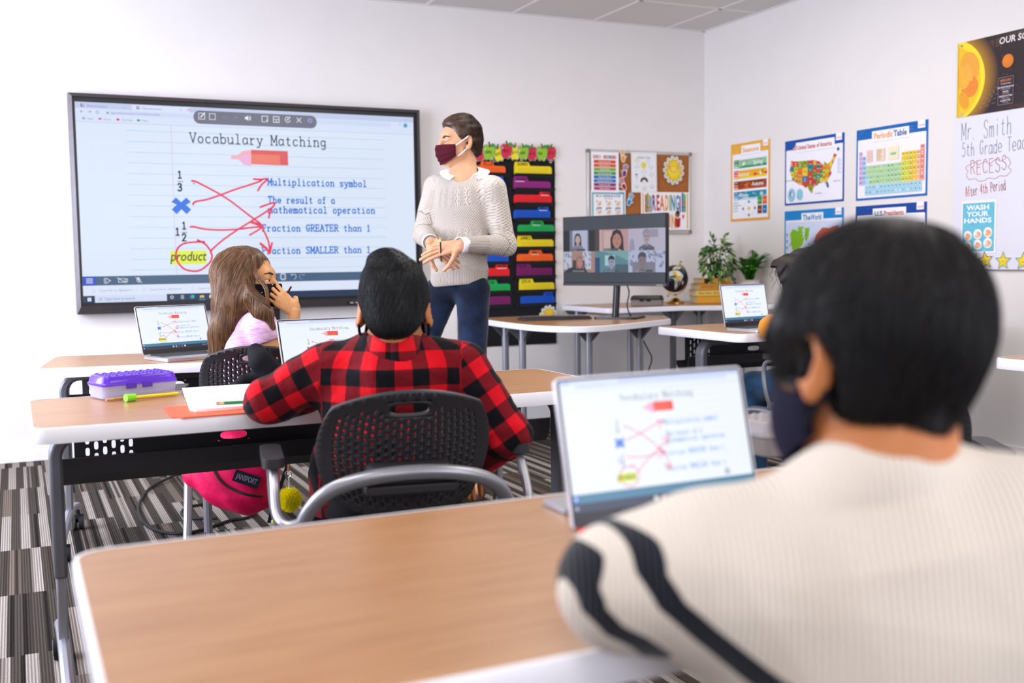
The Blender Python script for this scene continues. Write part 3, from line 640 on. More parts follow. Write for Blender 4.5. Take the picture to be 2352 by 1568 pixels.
fl(1088, 1174, 698, 679, 679, 0, 9, 'plum', '', (.0, .3), 'dark plum folder, lowest in the left column beside the jeans')

# apple name cards along the chart top
def card(mb, M, outline, th=.002, edge='e8e4da'):
    mb.color(edge); mb.prism(outline, 0, th, M)
def apple(px, py, colr, name, desc, rot=0, s=1.0, y=-.02, leafside=1):
    c = PY(px, py, y); M = Matrix.Translation((c.x, y, c.z)) @ Matrix.Rotation(-rot, 4, 'Y') @ Matrix(((s*.76, 0, 0, 0), (0, 0, -1, 0), (0, s*.92, 0, 0), (0, 0, 0, 1)))
    base = [(0, .036), (.018, .046), (.038, .042), (.05, .02), (.047, -.008), (.036, -.036), (.02, -.05), (.006, -.044), (-.006, -.044), (-.02, -.05), (-.036, -.036), (-.047, -.008), (-.05, .02), (-.038, .042), (-.018, .046)]
    sm = [(v.x, v.y) for v in catmull([(a, b, 0) for a, b in base], 3, True)]
    mb = MB(); card(mb, M, [(a*1.09, b*1.09) for a, b in sm], .002, 'b9b0a0')
    pr = Print(M @ Matrix.Translation((0, 0, .002)), 6e-5); pr.mb = mb
    dk = dict(r='6e1420', g='4c7a1a', y='8f7d12')[colr]; cc = dict(r='cc2740', g='8fbf2c', y='e8dc2a')[colr]
    pr.poly([(a*1.03, b*1.03) for a, b in sm], dk); pr.poly([(a*.97, b*.97) for a, b in sm], cc)
    pr.ell(-.036, .016, .004, .008, 'f2efe0', 10, .3); pr.ell(.03, -.036, .004, .004, 'f6f2e4', 10)
    pr.strokes(-.034, -.01, name, .024, '20161a', .0030, adv=.058/max(4.2, len(name)), rot=.09, jit=.8, xs=.62)
    o = mb.build('apple_name_card', GLOSSY, smooth=False); tag(o, desc, 'paper apple', 'apple name cards along the pocket chart top')
    pr = Print(M @ Matrix.Translation((0, 0, .0046)), 6e-5); pr.line([(0, .038), (-.004*leafside, .056), (-.010*leafside, .066)], .013, '3d2416'); pr.line([(0, .038), (-.004*leafside, .056), (-.009*leafside, .064)], .008, '7d4a2c'); pr.build('stem', PRINT, o)
    lf = [(.004, .046), (.014, .058), (.032, .062), (.044, .054), (.036, .044), (.018, .04)]; lf = [(a*leafside, b) for a, b in lf]
    lf = [(v.x, v.y) for v in catmull([(a, b, 0) for a, b in lf], 3, True)]
    pr = Print(M @ Matrix.Translation((0, 0, .0054)), 6e-5); pr.poly([(a*1.06-.001*leafside, b*1.06-.003) for a, b in lf], '1c4a20'); pr.poly(lf, '2f9a3c'); pr.build('leaf', PRINT, o)
apple(1089, 355, 'y', '', 'yellow paper apple peeping out behind the red Ella apple', 0, .9, -.014)
apple(1102, 354, 'r', 'Ella', 'red paper apple reading Ella, first on the chart', .05, .98, -.022)
apple(1123, 350, 'g', 'Sonny', 'green paper apple reading Sonny', -.1, 1.08, -.027, 1)
apple(1145, 354, 'y', 'Scott', 'yellow paper apple reading Scott', .2, 1.02, -.022, -1)
apple(1163, 347, 'r', 'Perry', 'red paper apple reading Perry, standing highest', -.1, 1.05, -.027, 1)
apple(1182, 351, 'y', 'Chris', 'yellow paper apple reading Chris', .02, 1.0, -.022, -1)
apple(1201.5, 351, 'g', 'Isabel', 'green paper apple reading Isabel', 0, .98, -.027, 1)
apple(1222, 353, 'r', 'Kylie', 'red paper apple reading Kylie', .1, 1.0, -.022, -1)
apple(1244.5, 352.5, 'g', 'Ben', 'green paper apple reading Ben', -.05, 1.03, -.027, 1)
apple(1265, 352, 'r', 'Sally', 'red paper apple reading Sally, last on the right', 0, 1.0, -.022, -1)

def sun_card(c, s, y, desc, rot=0):
    M = Matrix.Translation((c.x, y, c.z)) @ Matrix.Rotation(-rot, 4, 'Y') @ Matrix(((s, 0, 0, 0), (0, 0, -1, 0), (0, s, 0, 0), (0, 0, 0, 1)))
    n = 13; out = []; rays = []
    for k in range(n):
        a = 2*PI*k/n+.2
        for da, r in ((-.11, 1.40), (.11, 1.40), (.24, 1.12)): out.append((r*math.cos(a+da)*.86, r*math.sin(a+da)))
        rays.append([(.9*.86*math.cos(a-.2), .9*math.sin(a-.2)), (1.27*.86*math.cos(a), 1.27*math.sin(a)), (.9*.86*math.cos(a+.2), .9*math.sin(a+.2))])
    mb = MB(); mb.color('dfe3e6'); mb.prism(out, 0, .003, M)
    pr = Print(M @ Matrix.Translation((0, 0, .003)), 6e-5); pr.mb = mb
    for r in rays:
        m_ = Vector((sum(p[0] for p in r)/3, sum(p[1] for p in r)/3)); pr.poly([tuple(m_+(Vector(p)-m_)*1.16) for p in r], '77661c'); pr.poly(r, 'eccb1d')
    pr.ell(0, 0, .80, .93, '8c7418', 30); pr.ell(0, 0, .775, .90, 'f0d01f', 30); pr.ell(0, -.12, .5, .45, 'f4da48', 24)
    for sx in (-1, 1): pr.ell(sx*.47, .33, .16, .19, 'd98a86', 16); pr.ell(sx*.47, .33, .12, .15, 'e3a09a', 14)
    for sx in (-1, 1): pr.smooth([(sx*.06-.03, .34), (sx*.06, .37), (sx*.06+.03, .34)], .02, '6d5517')
    pr.smooth([(-.42, .18), (-.3, -.1), (0, -.24), (.3, -.1), (.42, .18)], .035, '9c7d18')
    tag(mb.build('sun_cutout', GLOSSY, smooth=False), desc, 'paper sun', 'smiling paper suns')
sun_card(PY(1259, 727, -.03), .058, -.03, 'smiling paper sun at the pocket chart bottom, behind the teacher table', -.25)

# ------------------------------------------------------------------ cork board
alu = mat('brushed_aluminium', 'c9c8c4', .3, metal=.9, var=.03); cork = mat('cork', 'a8693a', .9, bump=.5, bscale=350, var=.22, vscale=170)
bx0, bx1, bz0, bz1 = 3.283, 4.150, 1.27, 1.853
cb = thing('cork_board', 'cork pin board in an aluminium frame near the corner', 'pin board', (3.716, 0, bz0))
MB().box(bx0+.01, bx1-.01, -.016, -.002, bz0+.01, bz1-.01).build('cork_panel', cork, cb, smooth=False)
mb = MB(); t = .022
mb.box(bx0, bx1, -.024, -.001, bz1-t, bz1).box(bx0, bx1, -.024, -.001, bz0, bz0+t).box(bx0, bx0+t, -.024, -.001, bz0+t, bz1-t).box(bx1-t, bx1, -.024, -.001, bz0+t, bz1-t); mb.build('frame', alu, cb, bevel=.003)
for x in (bx0, bx1-t):
    for z in (bz0, bz1-t): MB().box(x-.002, x+t+.002, -.027, -.001, z-.002, z+t+.002).build('corner_cap', mat('grey_plastic', '77787c', .45), cb, bevel=.003)
def poster_front(px, py, w, h, name, label, cat, draw, y=-.018, rot=0, bgc='f4f3f6', group=None, m=None):
    """px,py: top-left corner seen in the photo; draw(pr, w, h) with the origin at the lower left"""
    c = PY(px, py, y); M = Matrix.Translation((c.x, y, c.z)) @ Matrix.Rotation(-rot, 4, 'Y') @ Matrix(((1, 0, 0, 0), (0, 0, -1, 0), (0, 1, 0, -h), (0, 0, 0, 1)))
    mb = MB(); mb.color(bgc); mb.prism([(0, 0), (w, 0), (w, h), (0, h)], 0, .0008, M)
    pr = Print(M @ Matrix.Translation((0, 0, .0008)), 4e-5); pr.mb = mb; pr.clip = (0, w, 0, h); draw(pr, w, h)
    return tag(mb.build(name, m or PRINT, smooth=False), label, cat, group)
def d_rules(pr, w, h):
    cs = ('d5432c', '2f7fc0', 'e8952c', '43984a', '7e3b7a', 'e0622c', '2f8fa8', 'a83a5c')
    for k, ch in enumerate('OUR RULES'):
        if ch != ' ': c = cs[k % 8]; x = .027+.0205*k; pr.ell(x, h-.034, .0115, .013, c, 16); pr.text(x, h-.041, ch, .014, 'fbf7f2', 'C', bold=.03)
    for k, (t, c) in enumerate((('Always do your best', 'da4a2a'), ('Share with others.', 'de5a2a'), ('Use kind words.', '7fb13a'), ('Listen when others talk.', '43994a'), ('Clean up and help out', '1c78b8'), ('Say please and thank you.', '2377b4'), ('Respect each other', '8a3a74'), ('Follow directions.', 'b8436c'))):
        y = h-.055-.0265*(k+1)+.004; pr.rect(.022, w-.024, y, y+.022, c); pr.text(w/2-.002, y+.007, t, .0085, 'f7f0e6', 'C', bold=.02)
poster_front(1357, 348, .223, .279, 'rules_poster', 'white OUR RULES poster with rainbow coloured bars', 'poster', d_rules, -.0275)
def d_germ(pr, w, h):
    pr.rect(.008, w-.008, .008, h-.010, '6fa9b4'); pr.rrect(.02, w-.02, .02, h-.028, .004, 'f1f1f4')
    pr.text(w/2, h-.047, 'BE A GERM-BUSTER', .014, '3a6a80', 'C', bold=.025, width=w*.72); pr.text(w/2, h-.061, 'Wash Your Hands', .0065, '3c4a5a', 'C', bold=.03)
    for r in range(3):
        for c in range(3):
            x = w*(.24+.27*c); y = h-.093-.058*r; pr.ell(x, y, .022, .022, 'dfe9ea', 18); pr.ell(x-.002, y-.006, .015, .010, 'f0bf94', 14, .3); pr.ell(x+.006, y+.003, .009, .013, 'edb487', 12, -.4); pr.ell(x-.02, y+.016, .005, .005, '2f6f5a', 10); pr.rect(x-.02, x+.02, y-.036, y-.027, '2f6c92')
poster_front(1357, 436, .28, .30, 'hygiene_poster', 'teal bordered BE A GERM-BUSTER poster half hidden by the monitor', 'poster', d_germ, -.0255)
def d_weather(pr, w, h):
    pr.line([(.008, .008), (w-.008, .008), (w-.008, h-.008), (.008, h-.008)], .0008, '8d8f96', True)
    pr.text(w/2, h-.044, 'Weather Chart', .016, '2a2a30', 'C', shear=.3, width=w*.52)
    def cloud(x, y, s, c='8d98a8'): pr.smooth([(x-s, y-.3*s), (x-s*.7, y+.3*s), (x-.1*s, y+.6*s), (x+.6*s, y+.35*s), (x+s, y-.2*s), (x, y-.4*s)], .0015, c, True)
    cloud(w*.26, h*.79, .021); pr.ell(w*.22, h*.815, .01, .01, 'f0dc6a', 16); cloud(w*.68, h*.79, .018); pr.ell(w*.49, h*.68, .022, .022, 'ead94a', 24); cloud(w*.22, h*.64, .02, '75859c'); cloud(w*.78, h*.64, .018)
    cloud(w*.49, h*.52, .02); pr.ell(w*.2, h*.45, .013, .005, '6d8fae', 14); pr.smooth([(w*.2+.01, h*.44), (w*.2-.006, h*.41), (w*.2+.006, h*.38), (w*.2, h*.33)], .003, '7f93b0'); cloud(w*.8, h*.45, .018, '6a7484')
    for k, c in enumerate(('c87a4a', 'e0c070', '9ab8a0', '8a9ab8')): r = .031-.0045*k; pr.smooth([(w*.5+r*math.cos(a), h*.265+r*math.sin(a)) for a in np.linspace(0, PI, 9)], .004, c)
    for x, y in ((.2, .16), (.5, .12), (.8, .16)): cloud(w*x, h*y, .018, '86907e'); pr.line([(w*x-.01, h*y-.012), (w*x+.01, h*y-.012)], .002, '7f8b86')
    for x, y in ((.26, .725), (.68, .725), (.5, .60), (.2, .54), (.78, .575), (.5, .42), (.2, .285), (.8, .37), (.8, .27), (.5, .235), (.2, .09), (.5, .06), (.8, .095)): pr.rect(w*x-.008, w*x+.008, h*y-.001, h*y+.001, 'a9adb2')
poster_front(1449, 349, .213, .283, 'weather_poster', 'white Weather Chart sheet pinned in the middle of the cork board', 'poster', d_weather, -.028, .012, 'eef0f3')
def d_read(pr, w, h):
    for x in (.012, w-.024): pr.rect(x, x+.011, .01, h-.008, 'e8a83a')
    bk = ((.034, .012, .19, 'a8283a'), (.047, .017, .205, '7fae3a'), (.066, .008, .19, 'e07a34'), (.077, .010, .175, '2f86b8'))
    for x, ww, hh, c in bk: y0 = h-.145; pr.rect(x, x+ww, y0, y0+hh*.66, c); pr.rect(x, x+ww, y0+.066, y0+.076, '2f9ac0'); pr.rect(x, x+ww, y0+.033, y0+.04, '8a3a6c')
    for x, ww, hh, c in ((w-.088, .010, .175, 'a8283a'), (w-.070, .02, .21, '2f8fb8'), (w-.048, .014, .195, '7fae3a')): y0 = h-.143; pr.rect(x, x+ww, y0, y0+hh*.66, c); pr.rect(x, x+ww, y0+.06, y0+.07, 'd8452f'); pr.rect(x, x+ww, y0+.033, y0+.04, '5a3a8a')
    cs = ('7a3a86', 'c0283a', 'e0762a', 'e8a42c', '6fae3a', '1c8a96', '2f8fc8'); ws = (.032, .026, .038, .031, .010, .035, .032); x = .092
    for ch, c, ww in zip('READING', cs, ws): pr.text(x, h-.128, ch, .11, c, bold=.03, width=ww); x += ww+.0045
    for ch, c, x, ww in (('I', 'd8452f', .05, .012), ('S', '3f9a4a', .07, .034), ('F', 'e8a42c', .168, .032), ('U', 'd8622a', .208, .037), ('N', 'e8a42c', .254, .038)): pr.text(x, h-.257, ch, .1, c, bold=.03, width=ww)
    bx = w-.105; by = .022
    pr.ell(bx, by+.095, .019, .024, '241a1c', 16); pr.ell(bx, by+.084, .013, .016, '8a5636', 14); pr.poly([(bx-.024, by+.07), (bx, by+.06), (bx+.024, by+.07), (bx+.021, by+.005), (bx, by-.006), (bx-.021, by+.005)], 'b8242e'); pr.line([(bx, by+.06), (bx, by-.004)], .002, '7a1420')
    hx, hy = w-.058, by+.075; pr.poly([(hx, hy-.022), (hx+.012, hy+.006), (hx+.009, hy+.015), (hx+.003, hy+.014), (hx, hy+.007), (hx-.005, hy+.014), (hx-.010, hy+.009)], 'd8452f')
poster_front(1472, 440.5, .415, .272, 'reading_poster', 'colourful READING IS FUN poster low on the cork board', 'poster', d_read, -.0255, .004, 'f6f5f7')
def hand_card(px, py, s, rot, colr, desc, mirror=1, y=-.027):
    c = PY(px, py, y); M = Matrix.Translation((c.x, y, c.z)) @ Matrix.Rotation(-rot, 4, 'Y') @ Matrix(((s*mirror, 0, 0, 0), (0, 0, -1, 0), (0, s, 0, 0), (0, 0, 0, 1)))
    def hand(g):
        out = []
        fing = [(-.42, 1.0, 2.05, -.16), (-.14, 1.05, 2.3, -.05), (.14, 1.05, 2.25, .05), (.4, .95, 1.95, .18)]
        p = [(-.45, -.75), (-.62, -.1), (-.60, .6)]
        for x, y0, y1, t in fing:
            w = .115+g; dx = math.sin(t); dy = math.cos(t); L = y1-y0+.35
            p += [(x-w, y0-.1)] + [(x+dx*L*.9-w*math.cos(q)*1.0, y0-.1+dy*L*.8+w*math.sin(q)) for q in (0, .8, 1.57, 2.3, 3.14)] + [(x+w, y0-.1)]
        p += [(.58, .45), (.95, .62), (1.12, .5), (1.0, .3), (.62, -.1), (.45, -.7), (0, -.95)]
        return p
    o = hand(.05); mb = MB().color('e9e4e6')
    sc = lambda k: [(a*k, b*k-.0) for a, b in o]
    mb.prism([(a*1.12, (b-.6)*1.08+.6) for a, b in o], 0, .0015, M)
    pr = Print(M @ Matrix.Translation((0, 0, .0015)), 6e-5); pr.mb = mb
    pr.ell(0, -.05, .54, .82, colr, 24)
    for x, y0, y1, t in ((-.42, 1.0, 2.05, -.16), (-.14, 1.05, 2.3, -.05), (.14, 1.05, 2.25, .05), (.4, .95, 1.95, .18)):
        dx, dy = math.sin(t), math.cos(t); L = y1-y0+.1
        pr.line([(x+dx*.15, y0+.0), (x+dx*L*.9, y0+.05+dy*L*.85)], .21, colr)
    pr.line([(.55, .25), (.98, .48)], .17, colr)
    tag(mb.build('hand_cutout', PRINT, smooth=False), desc, 'paper hand', 'paper hand prints on the cork board')
hand_card(1431, 364, .027, .12, 'e8a93a', 'orange-yellow paper hand print, topmost on the board')
hand_card(1434, 398, .027, -.25, '7a2f66', 'plum purple paper hand print between rules and weather sheets', -1)
hand_card(1433, 428, .027, .45, 'b8222e', 'red paper hand print above the teal hygiene poster', -1)
hand_card(1445, 464, .027, -.4, '1f8fc0', 'blue paper hand print overlapping the teal hygiene poster', 1, -.031)
sun_card(PY(1547, 391, -.028), .075, -.028, 'smiling paper sun pinned top right on the cork board', .05)
# ------------------------------------------------------------------ furniture
wood = mat('laminate_wood', 'b58a66', .30, spec=.5); nt, ns, ln, b = nodes_of(wood)
tc = N(nt, 'ShaderNodeTexCoord'); mp = N(nt, 'ShaderNodeMapping'); mp.inputs['Scale'].default_value = (1.6, 26, 26); ln.new(tc.outputs['Object'], mp.inputs[0])
nz = N(nt, 'ShaderNodeTexNoise'); nz.inputs['Scale'].default_value = 3; nz.inputs['Detail'].default_value = 6; nz.inputs['Distortion'].default_value = .4; ln.new(mp.outputs[0], nz.inputs['Vector'])
rp = ramp(nt, [(.3, '9a6c44'), (.5, 'a87a50'), (.72, 'b3865b')]); ln.new(nz.outputs[0], rp.inputs[0]); ln.new(rp.outputs[0], b.inputs['Base Color'])
white_edge = mat('white_edge_band', 'eeedf2', .35); silver = mat('silver_paint', '9a9ba2', .33, metal=.6, var=.02); grey_paint = mat('grey_paint', '696a70', .42, metal=.35); dgrey = mat('charcoal_paint', '2d2c30', .5, bump=.05, bscale=600)
blk_pl = mat('chair_black_plastic', '2b2a2d', .45); rubber = mat('rubber', '1a1a1c', .7)

def slot_plate(nu, nv, w, h, shape, hole=(.32, .62), skip=None, handle=None, th=.005):
    """plate pierced by staggered upright slots; shape(u, v) -> Vector, u and v in 0..1"""
    mb = MB(); du, dv = 1/nu, 1/nv
    def cell(u0, u1, v0, v1, hu, hv, hole_on):
        sides = [(u0+(u1-u0)*k/4, v0) for k in range(4)]+[(u1, v0+(v1-v0)*k/4) for k in range(4)]+[(u1-(u1-u0)*k/4, v1) for k in range(4)]+[(u0, v1-(v1-v0)*k/4) for k in range(4)]
        if not hole_on: mb.add([shape(*p) for p in sides], [tuple(range(16))]); return
        cu, cv = (u0+u1)/2, (v0+v1)/2; rin = []
        for p in sides:
            a = math.atan2((p[1]-cv)/(v1-v0), (p[0]-cu)/(u1-u0)); c, s_ = math.cos(a), math.sin(a)
            rin.append((cu+math.copysign(abs(c)**.6, c)*hu/2, cv+math.copysign(abs(s_)**.75, s_)*hv/2))
        mb.add([shape(*p) for p in sides]+[shape(*p) for p in rin], [(k, (k+1) % 16, 16+(k+1) % 16, 16+k) for k in range(16)])
    for i in range(nu):
        off = .5 if i % 2 else 0
        for j in range(-1, nv+1):
            v0 = (j+off)*dv; v1 = v0+dv; u0, u1 = i*du, (i+1)*du
            if v1 <= 1e-6 or v0 >= 1-1e-6: continue
            on = True
            if v0 < -1e-6 or v1 > 1+1e-6: on = False; v0 = max(0, v0); v1 = min(1, v1)
            if skip and skip(u0, u1, v0, v1):
                on = False
            if handle:
                a, b2, c, d = handle
                if u1 > a+1e-6 and u0 < b2-1e-6 and v1 > c+1e-6 and v0 < d-1e-6:
                    if v0 < c-1e-6: cell(u0, u1, v0, c, 0, 0, False)
                    if v1 > d+1e-6: cell(u0, u1, d, v1, 0, 0, False)
                    continue
            cell(u0, u1, v0, v1, hole[0]*du, hole[1]*dv, on)
    if handle:
        a, b2, c, d = handle; cu, cv = (a+b2)/2, (c+d)/2; n = 32; vs = []; 
        for k in range(n):
            q = 2*PI*(k+.5)/n; cc, ss = math.cos(q), math.sin(q); m = max(abs(cc), abs(ss)); vs.append(shape(cu+cc/m*(b2-a)/2, cv+ss/m*(d-c)/2))
        for k in range(n):
            q = 2*PI*(k+.5)/n; cc, ss = math.cos(q), math.sin(q); vs.append(shape(cu+math.copysign(abs(cc)**.7, cc)*(b2-a)*.42, cv+math.copysign(abs(ss)**.8, ss)*(d-c)*.38))
        mb.add(vs, [(k, (k+1) % n, n+(k+1) % n, n+k) for k in range(n)])
    return mb
def weld(o, d=2e-4):
    bm = bmesh.new(); bm.from_mesh(o.data); bmesh.ops.remove_doubles(bm, verts=bm.verts, dist=d); bm.to_mesh(o.data); bm.free(); return o
def solid(o, th, off=0):
    m = o.modifiers.new('thick', 'SOLIDIFY'); m.thickness = th; m.offset = off; return o

def caster(mb_parent, p, d, name='caster'):
    mb = MB(); x, y, z = p; mb.cyl((x-.022, y, .032), (x-.006, y, .032), .032, n=20); mb.cyl((x+.006, y, .032), (x+.022, y, .032), .032, n=20); mb.cyl((x, y, .03), (x, y, z), .009, n=10); mb.box(x-.008, x+.008, y-.02, y+.02, .045, .066)
    o = mb.build(name, rubber, mb_parent)
    for dx in (-.0235, .0225): MB().cyl((x+dx, y, .032), (x+dx+.001, y, .032), .021, n=18).build('hub', mat('caster_hub', '7d7878', .5), o)
    return o
def desk(label, x0, x1, y0, y1, z, side='left', legs=(0, 1), holes=True, r=.045):
    """y0 nearer the camera, y1 farther; panel along the far side"""
    cx, cy = (x0+x1)/2, (y0+y1)/2
    t = thing('classroom_desk', label, 'desk', (cx, cy, 0), 0, 'two-seat flip desks')
    MB().prism(rrect(x0+.004, x1-.004, y0+.004, y1-.004, r-.003), z-.029, z).build('tabletop', wood, t, smooth=False)
    o = rrect(x0, x1, y0, y1, r, 8); n = len(o); mb = MB(); ii = rrect(x0+.012, x1-.012, y0+.012, y1-.012, r-.01, 8)
    prof = [(0, -.035), (1, -.034), (1, -.004), (.8, .0004), (0, .0004)]
    vs = []
    for f, dz in prof:
        for k in range(n): vs.append((ii[k][0]+(o[k][0]-ii[k][0])*f*1.0, ii[k][1]+(o[k][1]-ii[k][1])*f, z+dz))
    vs = vs[:0]+[((o[k][0]*f+ii[k][0]*(1-f)), (o[k][1]*f+ii[k][1]*(1-f)), z+dz) for f, dz in ((.0, -.036), (.9, -.036), (1, -.030), (1, -.005), (.8, .0006), (.35, .0006)) for k in range(n)]
    L = 6; mb.add(vs, [(i*n+k, i*n+(k+1) % n, (i+1)*n+(k+1) % n, (i+1)*n+k) for i in range(L-1) for k in range(n)]); mb.build('edge_band', white_edge, t, angle=60)
    for sgn, xl in ((1, x0+.058), (-1, x1-.058)):
        if (0 if sgn > 0 else 1) not in legs: continue
        yl = cy+.03; pts = [(xl, yl, .30), (xl, yl, z-.12)]+[(xl+sgn*(.06-.06*math.cos(a)), yl, z-.12+.06*math.sin(a)) for a in np.linspace(.2, PI/2, 6)]+[(xl+sgn*.2, yl, z-.06)]
        mb = MB(); vs = []
        mb.ribbon(pts, .062, .032, (0, 1, 0)); lg = mb.build('leg', grey_paint, t, bevel=.008)
        MB().box(xl-.012, xl+.012, yl-.024, yl+.024, .06, .31).build('inner_post', silver, lg, bevel=.004)
        mb = MB(); fp = [(xl, yl-.29, .085), (xl, yl-.24, .10), (xl, yl-.1, .125), (xl, yl, .13), (xl, yl+.1, .125), (xl, yl+.24, .10), (xl, yl+.29, .085)]
        mb.tube(catmull(fp, 4), .017, 10); mb.build('foot', silver, lg)
        caster(t, (xl, yl-.25, .09), 0); caster(t, (xl, yl+.25, .09), 0)
    MB().box(x0+.2, x1-.2, cy+.0, cy+.06, z-.085, z-.032).build('beam', dgrey, t, bevel=.006)
    yp = y1-.10
    zt, zb = z-.045, z-.172
    def sh(u, v):
        return Vector((x0+.11+(x1-x0-.22)*u, yp-.0, zb+(zt-zb)*v))
    def skip(u0, u1, v0, v1): c = (u0+u1)/2; return (.115 < c < .885) or c < .02 or c > .98
    mb = slot_plate(60, 4, 1, 1, sh, (.5, .72), skip, (17/60, 21/60, .25, .5))
    o = weld(mb.build('modesty_panel', dgrey, t, smooth=False)); solid(o, .004)
    mb = MB(); xa, xb = x0+.058, x1-.058; pr_ = [(yp-.002, zb+.01), (yp-.004, zb-.01), (yp-.03, zb-.035), (yp-.075, zb-.038), (yp-.10, zb-.012), (yp-.105, zb+.035)]
    mb.ribbon([((xa+xb)/2, y, zz) for y, zz in pr_], xb-xa, .004, (1, 0, 0)); mb.build('cable_tray', dgrey, t)
    return t
DZ = .73
desk_near = desk('foreground classroom desk with the convertible laptop and grey box', -.297, 1.262, -5.655, -5.045, DZ)
desk_mid = desk('middle row desk holding the purple pencil box and paper', -.330, 1.232, -3.91, -3.32, DZ)
desk_front = desk('front row desk under the display, beside the long haired girl', -.262, 1.10, -2.34, -1.80, DZ-.004)
desk_front.location = (.4225, -2.16, 0); desk_front.rotation_euler = (0, 0, math.radians(-8.5))
desk_right = desk('right hand front desk with laptop and mustard sleeve on it', 2.515, 4.05, -2.74, -2.06, .755)
desk_far = desk('desk by the right wall of which only one white corner shows', 2.66, 4.17, -4.55, -3.93, .74)

# chair: built once at the origin, facing +y
def make_chair(label):
    t = thing('nesting_chair', label, 'chair', (0, 0, 0), 0, 'black perforated nesting chairs')
    sz = .44
    def sq(u, v, k=.42):
        a, b2 = 2*u-1, 2*v-1; return a*math.sqrt(1-k*b2*b2), b2*math.sqrt(1-k*a*a)
    def back(u, v):
        a, b2 = sq(u, v, .34); f = 1.0+.05*b2
        return Vector((a*.192*f, -.235-.05*b2-.02*b2*b2+.05*a*a, .675+b2*.135+.012*(1-a*a)*b2))
    def skip(u0, u1, v0, v1): return u0 < .05 or u1 > .95 or v0 < .04 or v1 > .93
    mb = slot_plate(25, 15, 1, 1, back, (.40, .70), skip, (.36, .64, .80, .925))
    o = weld(mb.build('backrest', blk_pl, t, angle=50)); solid(o, .010)
    def seat(u, v):
        a, b2 = sq(u, v, .35); return Vector((a*.215, .03+b2*.225, sz+.018*a*a-.010*(1-b2*b2)+(-.03*(b2-.6)**2/.16 if b2 > .6 else 0)))
    mb = slot_plate(18, 12, 1, 1, seat, (.34, .55), lambda u0, u1, v0, v1: u0 < .08 or u1 > .92 or v0 < .1 or v1 > .9)
    o = weld(mb.build('seat', blk_pl, t, angle=50)); solid(o, .010)
    # flat bar arching behind the back and running down to the rear legs
    arch = catmull([(-.245, -.165, .36), (-.243, -.205, .46), (-.225, -.25, .55), (-.175, -.288, .615), (-.07, -.308, .645), (.07, -.308, .645), (.175, -.288, .615), (.225, -.25, .55), (.243, -.205, .46), (.245, -.165, .36)], 5)
    MB().tube(arch, [.0165]*len(arch), 12).build('back_bar', silver, t)
    mb = MB(); mb.box(-.10, .10, -.305, -.255, .60, .622); mb.prism([(-.105, .622), (.105, .622), (.085, .66), (-.085, .66)], .225, .295, Matrix(((1, 0, 0, 0), (0, 0, -1, 0), (0, 1, 0, 0), (0, 0, 0, 1)))); mb.build('back_bracket', dgrey, t, bevel=.005)
    for s_ in (-1, 1):
        MB().tube(catmull([(s_*.245, -.165, .37), (s_*.245, -.22, .22), (s_*.25, -.29, .0)], 5), .0145, 10).build('leg', silver, t)
        MB().tube(catmull([(s_*.235, .0, .40), (s_*.235, .17, .40), (s_*.235, .225, .36), (s_*.238, .25, .2), (s_*.24, .265, .05)], 5), .0165, 10).build('leg', silver, t)
        MB().tube(catmull([(s_*.245, -.17, .38), (s_*.243, -.08, .395), (s_*.237, .0, .40), (s_*.235, .1, .40)], 5), .0145, 10).build('side_rail', silver, t)
        mb = MB(); mb.tube(catmull([(s_*.228, -.245, .545), (s_*.262, -.245, .54), (s_*.28, -.215, .56), (s_*.282, -.165, .615), (s_*.282, -.12, .637), (s_*.282, -.03, .64), (s_*.282, .035, .63), (s_*.281, .055, .59), (s_*.275, .05, .5), (s_*.245, .04, .41)], 6), .0105, 10)
        ar = mb.build('armrest', silver, t)
        MB().prism(rrect(-.024, .024, -.105, .105, .022, 5), 0, .022, Matrix.Translation((s_*.282, -.055, .645))).build('arm_pad', blk_pl, ar, bevel=.005)
        cs = MB(); cs.cyl((s_*.24-.022, .275, .03), (s_*.24-.004, .275, .03), .03, n=18).cyl((s_*.24+.004, .275, .03), (s_*.24+.022, .275, .03), .03, n=18).box(s_*.24-.012, s_*.24+.012, .25, .28, .03, .068); cs.build('caster', rubber, t)
        for yy, xx in ((-.29, .25),): MB().cyl((s_*xx, yy, 0), (s_*xx, yy, .02), .019, .017, 12).build('glide', rubber, t)
    MB().box(-.235, .235, -.03, .03, .392, .412).build('cross_bar', silver, t, bevel=.004)
    return t
chair_boy = make_chair('black perforated chair right behind the plaid shirt boy')
chair_boy.location = (.455, -4.09, 0); chair_boy.rotation_euler = (0, 0, math.radians(-10))
chair_girl = dup(chair_boy, (.445, -2.68, 0), math.radians(-16), 'chair with the bright pink backpack hung over its back')
chair_right = dup(chair_boy, (2.93, -2.78, 0), math.radians(3), 'chair of the mustard sleeved pupil by the right hand desk')
chair_near = dup(chair_boy, (.52, -5.98, 0), math.radians(4), 'chair under the cream sweater boy in the foreground')
chair_far = dup(chair_boy, (1.42, -4.62, 0), math.radians(-32), 'empty chair whose rim shows behind the cream sweater collar')

